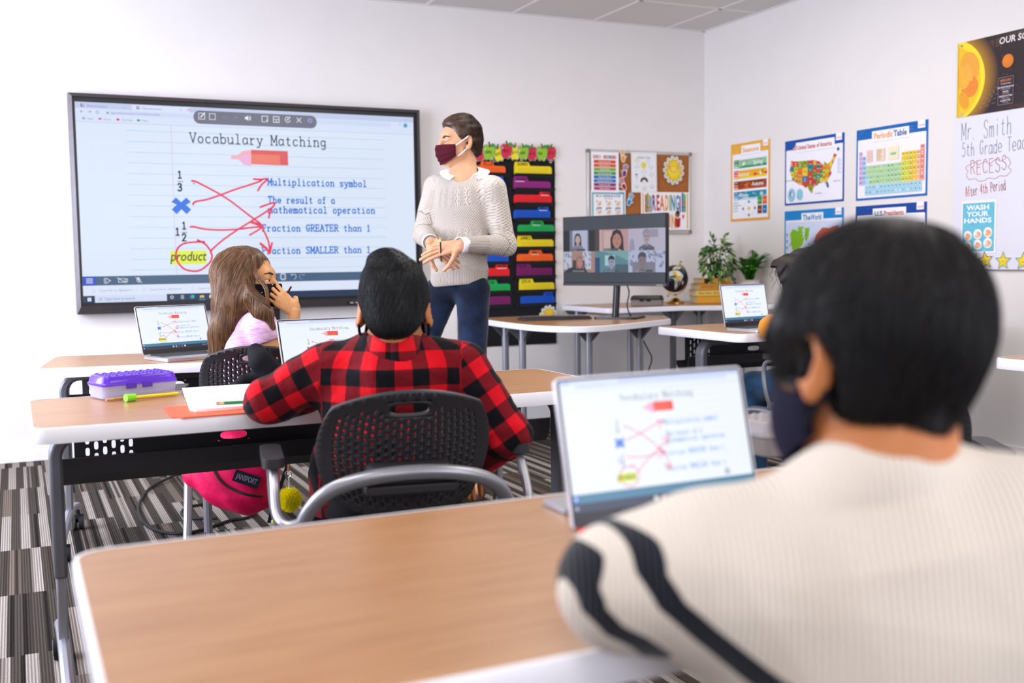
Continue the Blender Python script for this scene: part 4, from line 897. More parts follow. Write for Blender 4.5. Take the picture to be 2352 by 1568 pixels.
# ------------------------------------------------------------------ teacher's table with its curved front edge
TZ = .735
front = [PZ(x, y, TZ) for x, y in ((1112, 733), (1150, 738.5), (1196, 744), (1240, 747.5), (1290, 749.5), (1345, 749.5), (1400, 746.5), (1445, 742.5), (1480, 739), (1541, 732))]
front = [(p.x, p.y) for p in front]
lft = front[0]; rgt = front[-1]
def table(name, label, outline, z, th=.034, edge=.0):
    cx = sum(p[0] for p in outline)/len(outline); cy = sum(p[1] for p in outline)/len(outline)
    t = thing(name, label, 'table', (cx, cy, 0))
    shr = lambda k: [(cx+(x-cx)*k, cy+(y-cy)*k) for x, y in outline]
    MB().prism(shr(.985), z-.028, z+.0004).build('tabletop', wood, t, smooth=False)
    MB().prism(outline, z-th, z).build('edge_band', white_edge, t, angle=60, bevel=.005)
    return t
def table_leg(t, x, y, z, mtl=None, gus=True):
    mb = MB(); mb.cyl((x, y, .02), (x, y, z-.036), .021, n=16); l = mb.build('leg', mtl or silver, t)
    MB().cyl((x, y, 0), (x, y, .03), .026, n=14).build('glide', rubber, l)
    if gus:
        mb = MB()
        for a in (0, PI/2, PI, 1.5*PI):
            c, s_ = math.cos(a), math.sin(a); n_ = (-s_*.003, c*.003); q = [(.0, z-.036), (.095, z-.036), (.018, z-.115), (0, z-.115)]
            vs = [(x+r_*c+n_[0], y+r_*s_+n_[1], zz) for r_, zz in q]+[(x+r_*c-n_[0], y+r_*s_-n_[1], zz) for r_, zz in q]
            mb.add(vs, [(0, 1, 2, 3), (7, 6, 5, 4), (0, 4, 5, 1), (1, 5, 6, 2), (2, 6, 7, 3), (3, 7, 4, 0)])
        mb.build('gusset', grey_paint, l, smooth=False)
out = [(v.x, v.y) for v in catmull([(*p, 0) for p in front], 4)]+[(3.3, -.95), (3.05, -.50), (2.75, -.40), (2.2, -.42)]
t_table = table('teacher_table', 'curved white edged table carrying the video call monitor', out, TZ)
for px, py, yy in ((1161, 800, -.58), (1200, 800, -.93), (1353, 800, -1.22), (1470, 800, -1.18)):
    p = PY(px, py, yy); table_leg(t_table, p.x, p.y, TZ)
p = PY(1448, 800, -.7); table_leg(t_table, p.x, p.y, TZ, silver, False)

# back table along the front wall with globe, books, plants
BZ = .78
bk = [(3.045, -.655), (3.06, -.685), (3.10, -.70), (3.6, -.70), (3.9, -.86), (4.20, -.90), (4.24, -.86), (4.24, -.06), (4.2, -.03), (3.1, -.03), (3.045, -.08)]
b_table = table('side_table', 'white edged table in the corner holding globe, books and plants', bk, BZ)
p = PY(1546, 790, -.60); table_leg(b_table, p.x, p.y, BZ, mat('dark_leg', '57575c', .45, metal=.3))
for x, y in ((4.15, -.62), (4.15, -.12), (3.14, -.12)): table_leg(b_table, x, y, BZ)
# ------------------------------------------------------------------ what hangs on the right hand wall
def wall_poster(ya, zt, yb, zb, name, label, draw, off=.002, m=None, cat='poster', th=.001, bgc='f3f2f7', outline=None, wav=0):
    w = ya-yb; h = zt-zb; M = frame_matrix((WX-off, ya, zb), (0, -1, 0), (0, 0, 1))
    mb = MB(); mb.color(bgc); mb.prism(outline(w, h) if outline else [(0, 0), (w, 0), (w, h), (0, h)], 0, th, M)
    pr = Print(M @ Matrix.Translation((0, 0, th)), 1.2e-5); pr.mb = mb; pr.clip = (0, w, 0, h); draw(pr, w, h)
    return tag(mb.build(name, m or PRINT, smooth=False), label, cat)
def header(pr, w, h, bord, top, title, cols, tw, b=.014, top_h=.062, notch=True, th_=.03, tx=.5):
    pr.rect(0, w, 0, h, bord); pr.rect(0, w, h-top_h, h, top); r = random.Random(title)
    for k in range(26): pr.ell(r.uniform(.01, w-.01), r.uniform(h-top_h+.006, h-.006), r.uniform(.003, .008), r.uniform(.003, .007), tuple(min(1, c*1.18+.01) for c in lin(top)), 8)
    pr.rrect(b, w-b, b, h-top_h+.004, .008, 'f2f1f8')
    if notch: pr.rect(w-.075, w-.022, h-.042, h+.0005, 'f5f4fa'); pr.text(w-.0485, h-.031, 'merka', .012, 'e2744e', 'C', bold=.02)
    x = w*tx; pr.rect(x-tw/2-.012, x+tw/2+.014, h-.085, h-.022, 'cfcfe0'); pr.rect(x-tw/2-.014, x+tw/2+.012, h-.082, h-.02, 'f6f5fb')
    xx = x-tw/2
    for t, c, f in cols: pr.text(xx, h-.066, t, th_, c, bold=.03, width=tw*f*.97); xx += tw*f
def d_seasons(pr, w, h):
    header(pr, w, h, 'e9a633', 'e8ac3e', 'Seasons', [('Seasons', 'e8a42a', 1)], w*.42, .018, .078, True, .032, .52)
    rows = (('Spring', '8cc8a0', '23935a', ('1f6a3c', '3a9a5a', '9ad0b0'), .70), ('Summer', 'efb026', 'f1d42c', ('d8342a', 'e0502c', 'f0a030'), .34), ('Autumn', '8a3b1e', 'b8481e', ('6a2416', 'b8421c', 'd8803a'), .70), ('Winter', '1f8aa0', 'bcd8ee', ('1c6a98', '2f8ac8', '9cc4ec'), .34))
    for k, (t, c, c2, tabs, tx) in enumerate(rows):
        y1 = h-.115-.0735*k; y0 = y1-.058
        pr.rect(.04, w-.035, y0, y1, c)
        pr.poly([(.09, y0), (w-.035, y0), (w-.035, y0+.018+.006*(k % 2)), (w*.6, y0+.012), (w*.35, y0+.016), (.09, y0+.006)], c2)
        for j in range(3): pr.rect(.038, .088, y1-.0193*(j+1), y1-.0193*j, tabs[j]); pr.rect(.045, .078, y1-.0193*j-.012, y1-.0193*j-.008, 'f4f0ea')
        r = random.Random(k)
        for j in range(9): pr.ell(r.uniform(.11, w-.05), r.uniform(y0+.014, y1-.008), .006, .004, ('d85a4a', 'e8882a', 'd8742a', 'dceaf6')[k], 8, r.uniform(0, 3))
        if k == 1: pr.poly([(w*.60, y0+.012), (w*.72, y0+.02), (w*.60, y0+.036)], 'd8342a'); pr.poly([(w*.82, y0+.022), (w*.93, y0+.016), (w*.93, y0+.038)], 'd8342a'); pr.ell(w*.77, y0+.028, .012, .012, 'ece4d8', 12); pr.poly([(w*.78, y0+.03), (w*.82, y0+.055), (w*.84, y0+.03)], '4a8a2c')
        if k == 2:
            for q in range(5): pr.line([(w*.42, y0+.026), (w*.42+.03*math.cos(q*1.2+.5), y0+.026+.024*math.sin(q*1.2+.5))], .009, 'd8742a')
        if k == 3:
            for q in range(8): pr.line([(w*.8, y0+.034), (w*.8+.022*math.cos(q*PI/4), y0+.034+.018*math.sin(q*PI/4))], .003, 'eaf2fa')
        if k == 0: pr.ell(w*.34, y0+.028, .016, .009, 'eef0e8', 12, .3); pr.ell(w*.28, y0+.038, .004, .012, 'd86a4a', 10, -.4)
        pr.text(w*tx, y1-.040, t, .028, 'f6f6f2', 'C', bold=.012)
    for k, t in enumerate(('Seasonal', 'Configuration', 'of Earth', 'and Sun')): pr.text(.03, .125-.019*k, t, .012, '2f9a96')
    pr.smooth([(w*.48+.065*math.cos(a), .085+.046*math.sin(a)) for a in np.linspace(0, 2*PI, 13)], .0015, 'b8c4c0'); pr.ell(w*.48, .085, .013, .013, 'efc02c', 14)
    for a in range(4): pr.ell(w*.48+.065*math.cos(a*PI/2), .085+.046*math.sin(a*PI/2), .009, .010, '1f7a5c', 12)
    for a, b, c in ((0, 1, '3f9a3c'), (1, 1, 'e2602c'), (0, 0, '8a3a22'), (1, 0, '1f78ac')): pr.rect(w*.70+a*.053, w*.70+a*.053+.046, .045+b*.062, .045+b*.062+.056, c); pr.rect(w*.72+a*.053, w*.72+a*.053+.025, .07+b*.062, .073+b*.062, 'f0ece6')
wall_poster(-.3225, 1.883, -.752, 1.343, 'seasons_poster', 'yellow bordered Seasons poster nearest the room corner', d_seasons)
USA = [(.02, .93), (.10, .90), (.35, .88), (.52, .87), (.60, .83), (.66, .80), (.70, .70), (.74, .79), (.80, .72), (.86, .78), (.90, .84), (.93, .97), (.985, .93), (.95, .85), (.915, .74), (.885, .66), (.86, .55), (.885, .47), (.83, .37), (.80, .30), (.835, .14), (.80, .10), (.765, .24), (.70, .27), (.62, .24), (.60, .20), (.555, .20), (.50, .12), (.485, .0), (.43, .06), (.38, .19), (.34, .15), (.29, .23), (.19, .27), (.12, .36), (.06, .38), (.02, .53), (-.01, .68), (.015, .82)]
def inside(p, poly):
    x, y = p; c = False; n = len(poly)
    for i in range(n):
        (x1, y1), (x2, y2) = poly[i], poly[i-1]
        if (y1 > y) != (y2 > y) and x < (x2-x1)*(y-y1)/(y2-y1)+x1: c = not c
    return c
def d_usa(pr, w, h):
    header(pr, w, h, '134a9c', '1550a4', 'usa', [('United States of America', 'c24a34', 1)], w*.60, .013, .066, True, .028, .52)
    x = w*.145; pr.rect(x, x+.036, h-.066, h-.034, 'e8d8d6')
    for k in range(4): pr.rect(x, x+.036, h-.066+.0085*k, h-.062+.0085*k, 'cc5a50')
    pr.rect(x, x+.017, h-.05, h-.034, '2f4f96')
    sx, sy, ox, oy = w*.80, h*.575, w*.095, h*.155
    cols = ('dc4c40', 'e8782c', 'e8c62c', 'c6cc2a', '5a9a3c', '1f8a86', '2f6fae', 'd8a03c', 'e8902c', '8a9a2c', 'c84c34', 'e2d028'); r = random.Random(4)
    pr.poly([(ox+a*sx, oy+b*sy) for a, b in USA], '5a5a3a')
    xs = [-.02, .085, .17, .27, .385, .50, .575, .645, .70, .76, .83, .90, 1.0]
    for i in range(12):
        ys = [0]; 
        while ys[-1] < 1: ys.append(ys[-1]+(r.uniform(.13, .24) if i < 6 else r.uniform(.09, .17)))
        for j in range(len(ys)-1):
            P = clip_cell(USA, xs[i]+.003, xs[i+1]-.001, ys[j]+.003, ys[j+1])
            c = cols[(i*5+j*7+r.randrange(3)) % 12]
            if i in (4, 5) and j == 1: c = 'c43c3c'
            if len(P) > 2: pr.poly([(ox+a*sx, oy+b*sy) for a, b in P], c)
            if len(P) > 2 and i < 9:
                mx = sum(p[0] for p in P)/len(P); my = sum(p[1] for p in P)/len(P); pr.ell(ox+mx*sx, oy+my*sy, .006, .005, ('6a3a1c', 'e8d8a8', '2f6a3c', '2f3a5c')[(i+j) % 4], 8); pr.rect(ox+mx*sx-.01, ox+mx*sx+.008, oy+my*sy-.014, oy+my*sy-.0115, 'f0ead0')
    for x, s in ((.115, 1.0), (.26, .85)): pr.ell(w*x+.006, h*.155, .036*s, .044*s, '8cc8dc', 24)
    pr.poly([(w*.10, h*.12), (w*.125, h*.20), (w*.145, h*.19), (w*.14, h*.14)], 'e8e4dc'); pr.line([(w*.115, h*.13), (w*.10, h*.18), (w*.125, h*.21)], .008, '1f3a7a'); pr.poly([(w*.22, h*.10), (w*.255, h*.14), (w*.24, h*.105)], 'c0323a')
    pr.ell(w*.905, h*.77, .010, .011, '1c3f8c', 12); pr.line([(w*.905, h*.73), (w*.905, h*.82)], .0012, '1c3f8c'); pr.line([(w*.87, h*.77), (w*.94, h*.77)], .0012, '1c3f8c')
    for k in range(12): pr.rect(w*.895, w*(.93+.02*(k % 3)), h*(.63-.019*k), h*(.635-.019*k), '8fa6c8')
    for x, y, t in ((.03, .375, 'Pacific Ocean'), (.83, .30, 'Atlantic Ocean'), (.53, .14, 'Gulf of Mexico')): pr.text(w*x, h*y, t, .008, '2a4a86', shear=.2)
wall_poster(-.9035, 1.844, -1.4545, 1.426, 'states_map_poster', 'blue bordered United States of America map poster', d_usa)
def d_world(pr, w, h):
    header(pr, w, h, '1f94cc', '1b86cc', 'world', [('The ', '1f86c0', .42), ('World', '1f86c0', .58)], w*.32, .014, .066, True, .036, .485)
    pr.rrect(.016, w-.016, .016, h-.075, .006, 'd4e0f6')
    na = [(.10, .62), (.15, .70), (.24, .66), (.27, .72), (.33, .73), (.31, .62), (.36, .56), (.32, .44), (.27, .40), (.22, .32), (.19, .22), (.17, .30), (.13, .42), (.115, .52)]
    pr.poly([(w*a, h*(b+.02)) for a, b in na], '84c024'); pr.poly([(w*a, h*b) for a, b in ((.36, .72), (.44, .73), (.43, .60), (.385, .50), (.36, .58))], '84c024')
    r = random.Random(3)
    for k in range(18): pr.ell(w*r.uniform(.24, .35), h*r.uniform(.58, .75), .008, .006, '8cc434', 7, r.random())
    pr.poly([(w*a, h*b) for a, b in ((.20, .22), (.30, .20), (.36, .05), (.28, .04), (.24, .10))], 'e8a42c')
    eu = [(.52, .50), (.56, .62), (.66, .72), (.78, .70), (.90, .74), (.97, .66), (.90, .52), (.80, .40), (.70, .36), (.62, .44)]
    pr.poly([(w*a, h*b) for a, b in eu], 'cf5a40'); pr.poly([(w*a, h*b) for a, b in ((.50, .38), (.60, .40), (.64, .24), (.58, .05), (.53, .2), (.48, .28))], 'e8c02c'); pr.poly([(w*a, h*b) for a, b in ((.80, .18), (.92, .2), (.92, .08), (.82, .06))], '8a5ab0')
    for k in range(34): pr.ell(w*r.uniform(.08, .95), h*r.uniform(.12, .72), .005, .006, ('b8322c', '3a3a4a', 'e8e0d0', '5a2a1c')[k % 4], 7, r.random())
    for k in range(5): pr.rect(w*.035, w*.065, h*(.6-.1*k), h*(.606-.1*k), '4a6aa0'); pr.ell(w*.05, h*(.63-.1*k), .007, .007, '2a4a7a', 8)
wall_poster(-.903, 1.389, -1.456, .972, 'world_map_poster', 'sky blue bordered The World map poster below the states map', d_world)
def d_table(pr, w, h):
    header(pr, w, h, '1f6cb4', '1d64b0', 'periodic', [('Periodic ', 'ec9c28', .6), ('Table', '1f4f96', .4)], w*.47, .013, .066, True, .034, .49)
    r = random.Random(2)
    for k in range(9): 
        x, y = r.uniform(.02, w-.1), h-r.uniform(.012, .05); pr.line([(x+.012*math.cos(a), y+.012*math.sin(a)) for a in np.linspace(0, 2*PI, 7)], .0012, '6aa0d4')
    cw = w*.0508; rh = h*.068; x0 = w*.045; yt = h*.685
    gcol = lambda g, p: 'c9a8d8' if g == 0 else '9cc0e4' if g == 1 else 'a9d49a' if g < 12 else ('e8cc2c' if p < 3 else 'd0d83c' if g < 14 else 'e6c62c') if g < 16 else 'f0b888' if g == 16 else 'ee8a80'
    for g in range(18):
        for p in range(7):
            if p == 0 and g not in (0, 17): continue
            if p in (1, 2) and 2 <= g <= 11: continue
            if p == 6 and g > 12: pass
            c = gcol(g, p)
            if g == 2 and p > 4: c = 'a8dce8'
            x = x0+cw*g; y = yt-rh*p+.005*0; pr.rect(x, x+cw*.98, y-rh, y-.001, c); pr.rect(x+.004, x+cw-.005, y-rh+.004, y-rh+.007, 'eef0ea')
            if r.random() < .8: pr.ell(x+cw*.5, y-rh*.45, .0045, .005, r.choice(('4a5a8a', '6a7a6a', 'c87a3a', 'e8e8ec', '2f6f5a', '8a8a9a', 'd8c8b0')), 8)
    for p in range(2):
        for g in range(15):
            x = w*.14+cw*g*1.04; y = h*.205-rh*p; pr.rect(x, x+cw*1.0, y-rh, y-.001, 'a8d8ea'); pr.ell(x+cw*.5, y-rh*.45, .0045, .005, r.choice(('4a5a6a', '6a8a7a', 'e8f2f6', '2f8a5a', 'b86a4a')), 8)
    pr.rect(w*.16, w*.245, h*.53, h*.70, 'f0cfc4'); pr.rect(w*.30, w*.425, h*.53, h*.70, 'f0d8bc'); pr.rect(w*.475, w*.615, h*.53, h*.71, 'f6e8c4'); pr.rect(w*.505, w*.585, h*.59, h*.625, '8cc4a0')
    for k in range(11): pr.rect(w*.31, w*(.36+.05*r.random()), h*(.545+.0135*k), h*(.549+.0135*k), '9a8468')
    for k in range(7): pr.rect(w*.17, w*.235, h*(.55+.019*k), h*(.553+.019*k), 'c09a90')
wall_poster(-1.5565, 1.841, -2.109, 1.421, 'periodic_table_poster', 'blue bordered Periodic Table poster of coloured element squares', d_table)
def d_pres(pr, w, h):
    header(pr, w, h, '174a98', '16489a', 'pres', [('U.S. ', '274f8c', .32), ('Presidents', 'd0542c', .68)], w*.42, .013, .062, True, .030, .49)
    r = random.Random(9)
    for row in range(5):
        for k in range(9):
            x = w*(.03+.1045*k); y = h*(.72-.155*row); pr.rect(x, x+w*.098, y-h*.135, y, ('54463c', '6a5848', '4a4038', '7a6450')[r.randrange(4)]); pr.ell(x+w*.05, y-h*.055, .012, .017, 'b09478', 14); pr.ell(x+w*.05, y-h*.035, .013, .009, ('4a4038', 'c8c0b4')[k % 2], 12); pr.ell(x+w*.05, y-h*.13, .022, .014, '2a2626', 12)
wall_poster(-1.5565, 1.388, -2.109, .968, 'presidents_poster', 'navy bordered U.S. Presidents poster cut off by the dark haired head', d_pres)

# whiteboard with handwriting
def d_board(pr, w, h):
    def at(px, py): p = PX(px, py, WX-.008); return (-2.296-p.y, p.z-1.011)
    def hand(p0, p1, t, hh, c, wd, **k):
        a, b = at(*p0), at(*p1); pr.strokes(a[0], a[1], t, hh, c, wd, adv=(b[0]-a[0])/(len(t)-.2), rot=math.atan2(b[1]-a[1], b[0]-a[0]), jit=.35, xs=(b[0]-a[0])/(len(t)-.2)/hh*7/6.6)
    hand((2208, 324), (2322, 308), 'Mr. Smith', .092, '3a4c70', .003, xs=1.05)
    hand((2209, 360), (2390, 338), '5th Grade Teacher', .072, '3a4c70', .003, xs=.95)
    hand((2228, 402), (2312, 390), 'RECESS', .072, 'c03a32', .0034, xs=1.0)
    A = [at(2218+x, y) for x, y in ((10, 378), (22, 372), (30, 378), (45, 371), (55, 376), (70, 366), (82, 370), (95, 361), (101, 368), (103, 376), (98, 383), (105, 391), (100, 398), (92, 404), (78, 404), (68, 410), (52, 409), (44, 414), (30, 416), (22, 410), (8, 412), (2, 402), (5, 393), (0, 385))]
    pr.smooth(A, .0026, 'c03a32', True)
    hand((2218, 452), (2310, 435), 'After 4th Period', .052, 'c03a32', .00342, xs=.85)
wb = thing('whiteboard', 'frameless glossy whiteboard with handwritten notes on the right hand wall', 'whiteboard', (WX-.005, -3.2, 1.011))
M = frame_matrix((WX-.002, -2.296, 1.011), (0, -1, 0), (0, 0, 1)); bw, bh = 1.85, 1.16
mb = MB().color('e2e3ed'); mb.prism([(0, 0), (bw, 0), (bw, bh), (0, bh)], 0, .006, M); pr = Print(M @ Matrix.Translation((0, 0, .006)), 3e-5); pr.mb = mb; d_board(pr, bw, bh); mb.build('panel', colour_mat('board_print', .5, spec=.3), wb, smooth=False)
mb = MB(); mb.prism([(-.006, -.006), (bw+.006, -.006), (bw+.006, .0), (-.006, .0)], .0, .009, M); mb.build('bottom_trim', mat('grey_plastic', '77787c', .45), wb, smooth=False)
def d_solar(pr, w, h):
    r = random.Random(11)
    pr.rect(0, w, 0, h, '2e2126')
    for k in range(9): y = h*(.90+.012*k); pr.smooth([(w*.1, y-.03), (w*.35, y), (w*.6, y-.012), (w, y+.012)], .006, ('4a352c', '5c4434', '3a2a2a')[k % 3])
    for k in range(14): pr.poly([(r.uniform(.2, w), h*.06*r.random()), (w*.6, .0), (w, h*.14*r.random())], ('4a2f2c', '6a4438', '3a2628')[k % 3])
    # halo of the printed sun, rings from dark to gold
    for k in range(16):
        f = 1-k/15; c = tuple(a*f+b*(1-f) for a, b in zip(lin('33242a'), lin('b8862c'))); pr.ell(-.045, h*.49, .215+.095*f, h*(.56+.17*f), c, 40)
    pr.ell(-.045, h*.49, .222, h*.56, 'f4e02c', 48); pr.ell(-.06, h*.46, .21, h*.51, 'efc42a', 40)
    for k, (x, y, a, b, c) in enumerate(((.08, .66, .06, .08, 'eda83c'), (.08, .40, .055, .06, 'ea8a34'), (.03, .52, .05, .06, 'efb23a'), (.045, .22, .03, .05, 'e8a02c'), (.075, .58, .02, .05, 'eeb048'))): pr.ell(x, h*y, a, b, c, 20, .4)
    for k in range(70): pr.ell(r.uniform(.02, .15), h*r.uniform(.25, .8), .0012, .0014, 'f6e08a', 6)
    for k in range(16): pr.ell(r.uniform(.005, .05), h*r.uniform(.1, .6), .0016, .0016, 'b8721c', 6)
    for k in range(90): pr.ell(r.uniform(.15, w-.01), r.uniform(.02, h-.02), .0012, .0012, r.choice(('e8e4f0', 'c8b8c8', '8a9ae0', 'e89a8a')), 6)
    pr.rect(0, .006, 0, h, 'e8c42c')
    pr.text(.262, h*.865, 'OUR SOLAR SYSTEM', h*.085, 'f2eef2', bold=.014, shear=.1)
    for (x, y, rad, c) in ((.318, .63, .034, 'd87a24'), (.62, .6, .05, 'e0b060'), (.95, .6, .055, '4a7ac0'), (1.25, .6, .04, 'c0522c'), (1.6, .6, .09, 'd0a070')):
        pr.ell(x, h*y, rad, rad, c, 28); pr.ell(x-rad*.2, h*y+rad*.25, rad*.66, rad*.6, tuple(min(1, v*1.12) for v in lin(c)), 22)
    for k in range(5):
        a = [(.15+.02*k, h*(.08+.05*k)), (.23+.012*k, h*(.10+.06*k)), (.30, h*(.22+.07*k))]
        for q in range(4): f = q/4; pr.line([(a[0][0]+(a[2][0]-a[0][0])*f, a[0][1]+(a[2][1]-a[0][1])*f*.5), (a[0][0]+(a[2][0]-a[0][0])*(f+.12), a[0][1]+(a[2][1]-a[0][1])*(f+.12)*.5)], .0012, 'b8a8a4')
    x0, x1, y0, y1 = .262, .355, .03, h*.43
    pr.rrect(x0, x1, y0, y1, .004, 'b8a8b0'); pr.rrect(x0+.0012, x1-.0012, y0+.0012, y1-.0012, .003, '33222c')
    pr.text((x0+x1)/2, y1-.022, 'MERCURY', .012, 'e07a3a', 'C', bold=.02, width=.07); pr.text((x0+x1)/2, y1-.036, 'The Swiftest Planet', .0075, 'f0ecf0', 'C', width=.062)
    for k, (t, u) in enumerate((('DISTANCE FROM SUN', '35,983,125 Miles'), ('RADIUS', '1,516.0 Miles'), ('LENGTH OF YEAR', '88 Earth Days'), ('PLANET TYPE', 'Terrestrial'), ('NO MOONS', ''))):
        y = y1-.054-.0225*k
        if y < y0+.004: break
        pr.rect(x0+.02, x1-.02, y+.0095, y+.0102, '8a4a3c'); pr.text((x0+x1)/2, y, t, .0072, 'f4f0f4', 'C', bold=.02); pr.text((x0+x1)/2, y-.009, u, .006, 'c8c0c8', 'C')
sp = thing('solar_system_poster', 'glossy OUR SOLAR SYSTEM banner at the upper right edge', 'poster', (WX-.011, -2.9, 1.821))
M = frame_matrix((WX-.010, -2.312, 1.821), (0, -1, 0), (0, 0, 1)); w_, h_ = 1.42, .391
mb = MB(); mb.color('e8c42c'); mb.prism([(0, 0), (w_, 0), (w_, h_), (0, h_)], 0, .001, M); pr = Print(M @ Matrix.Translation((0, 0, .001)), 1.2e-5); pr.mb = mb; pr.clip = (0, w_, 0, h_); d_solar(pr, w_, h_); mb.build('print', GLOSSY, sp, smooth=False)
for py in (106, 262): p = PX(2210, py, WX-.0135); MB().cyl((WX-.010, p.y, p.z), (WX-.019, p.y, p.z), .0085, .006, 14).build('pin', chrome, sp)
def d_wash(pr, w, h):
    pr.rect(.008, w-.012, .010, h-.012, '6cc0d8')
    for k, t in enumerate(('WASH', 'YOUR', 'HANDS')): pr.text(w*.47, h-.048-.034*k, t, .0255, 'f6f8fb', 'C', bold=.03, width=w*(.64, .62, .80)[k])
    for r_ in range(2):
        for c in range(3):
            x = w*(.19+.29*c); y = h*(.335-.20*r_)+.008*c; pr.ell(x, y, .027, .027, 'f2f4f8', 24)
            pr.ell(x+.002, y-.008, .021, .012, 'eebd92', 16, .25); pr.ell(x+.004, y+.004, .017, .009, 'e8ab7c', 14, -.35)
            if (r_+c) % 2: pr.ell(x-.006, y+.002, .006, .012, 'cfe0ee', 10)
wall_poster(-2.355, 1.373, -2.578, 1.096, 'hand_washing_poster', 'light blue WASH YOUR HANDS poster on the whiteboard', d_wash, .0095)
def star(px, py, s, rot, colr, desc, off=.010):
    p = PX(px, py, WX-off); M = frame_matrix((WX-off, p.y, p.z), (0, -1, 0), (0, 0, 1)) @ Matrix.Rotation(rot, 4, 'Z')
    pts = lambda k: [((1 if i % 2 == 0 else .46)*s*k*math.sin(i*PI/5), (1 if i % 2 == 0 else .46)*s*k*math.cos(i*PI/5)) for i in range(10)]
    mb = MB().color('eceef2'); mb.prism(pts(1.12), 0, .0012, M); pr = Print(M @ Matrix.Translation((0, 0, .0012)), 5e-5); pr.mb = mb
    pr.poly(pts(1.02), colr); pr.poly(pts(.84), 'ecd02c'); pr.ell(0, 0, s*.3, s*.28, 'f0da4c', 14); pr.smooth([(-s*.16, .0), (0, -s*.1), (s*.16, .0)], s*.05, 'b8921c')
    tag(mb.build('star_cutout', PRINT, smooth=False), desc, 'paper star', 'smiling paper stars along the whiteboard bottom')
star(2205, 597, .05, .2, '6a4a3a', 'brown edged paper star half behind the boy hair')
star(2236, 601, .050, -.35, '1f8a9a', 'teal edged paper star tilted left, second in the row')
star(2263, 598, .052, .15, '4a4a62', 'grey edged paper star, third in the row')
star(2304, 599, .050, 0, '1f8a9a', 'teal edged upright paper star standing alone')
star(2350, 600, .050, -.05, '1f8a9a', 'teal edged paper star at the right picture border')
# wall outlet plate
ot = thing('wall_outlet', 'beige outlet plate low on the right hand wall', 'outlet', (WX, -2.5, .693))
pa = PX(2276, 734, WX); ya = pa.y; M = frame_matrix((WX-.0005, ya+.118, .637), (0, -1, 0), (0, 0, 1))
MB().prism([(0, 0), (.118, 0), (.118, .112), (0, .112)], 0, .006, M).build('plate', mat('outlet_plate', 'cfc5ba', .5), ot, bevel=.002)
for k in (0, 1):
    o = MB().prism(rrect(.015+k*.05, .053+k*.05, .022, .09, .004), .006, .008, M).build('socket', mat('outlet_socket', 'b9aea2', .5), ot, smooth=False)
    for dy in (.038, .066): MB().box(-.004, .004, -.0006, .0006, 0, .0006, M @ Matrix.Translation((.034+k*.05, dy, .008))).build('slot', rubber, o, smooth=False)
# ------------------------------------------------------------------ laptops
lap_m = mat('laptop_aluminium', 'b9b7ba', .32, metal=.75); key_m = mat('laptop_keys', '3a3b40', .5)
def make_laptop(label, keys=True):
    t = thing('laptop', label, 'laptop', (0, 0, 0), 0, 'silver laptops showing the lesson'); w, d = .305, .2
    b = MB().prism(rrect(-w/2, w/2, -d, 0, .012), 0, .013).build('base', lap_m, t, bevel=.002, local=True)
    kb = MB().box(-w/2+.018, w/2-.018, -.105, -.012, .013, .0134).build('keyboard', mat('keyboard_well', '8d8c90', .4, metal=.5), b, smooth=False, local=True)
    mb = MB()
    for r in range(5):
        for c in range(14):
            x = -w/2+.022+c*.0187; y = -.028-r*.0165
            if r == 4 and 4 <= c <= 8:
                if c == 4: mb.box(x, x+.09, y-.0135+.0, y, .0134, .0146)
                continue
            mb.box(x, x+.0162, y-.0135, y, .0134, .0146)
    mb.build('keys', key_m, kb, smooth=False, local=True)
    MB().prism(rrect(-.05, .05, -.185, -.118, .004), .013, .0133).build('touchpad', mat('touchpad', 'a9a8ac', .35, metal=.5), b, smooth=False, local=True)
    MB().cyl((-.12, .0, .012), (.12, .0, .012), .006, n=12).build('hinge', key_m, t, local=True)
    lid = MB().prism(rrect(-w/2, w/2, 0, .2, .008), -.003, .003).build('lid', lap_m, t, bevel=.0012, local=True)
    lid.location = (0, .002, .013); lid.rotation_euler = (math.radians(90-15), 0, 0)
    MB().prism(rrect(-w/2+.0025, w/2-.0025, .003, .1975, .006), .003, .0034).build('bezel', plas_bk, lid, smooth=False, local=True)
    k = (w-.012)/SW; sh_ = .172/SH
    pr = Print(Matrix(((k, 0, 0, -w/2+.006), (0, sh_, 0, .0225), (0, 0, 1, .0034), (0, 0, 0, 1))), 6e-6); lesson(pr, True)
    scr = pr.mb.build('screen', EMLAP, lid, smooth=False, local=True)
    return t
def place_laptop(o, x, y, z, yaw, tilt):
    o.location = (x, y, z); o.rotation_euler = (0, 0, math.radians(yaw))
    for c in bpy.data.objects:
        if c.parent == o and c.name.startswith('lid'): c.rotation_euler = (math.radians(90-tilt), 0, 0)
lap_front = make_laptop('open laptop at the left end of the front row desk')
lap_boy = dup(lap_boy_src if False else lap_front, label='open laptop half hidden behind the red plaid shoulder')
lap_near = dup(lap_front, label='blurred foreground laptop in front of the cream sweater boy')
lap_right = dup(lap_front, label='open laptop by the mustard sleeve on the right hand desk')
place_laptop(lap_front, .239, -2.098, .7272, 19.7, 17.5); place_laptop(lap_boy, .49, -3.50, DZ+.001, 4.4, 21); place_laptop(lap_near, .443, -5.307, DZ+.0012, 1.0, 13.5); place_laptop(lap_right, 2.757, -2.485, .7562, 9.9, 10.5)

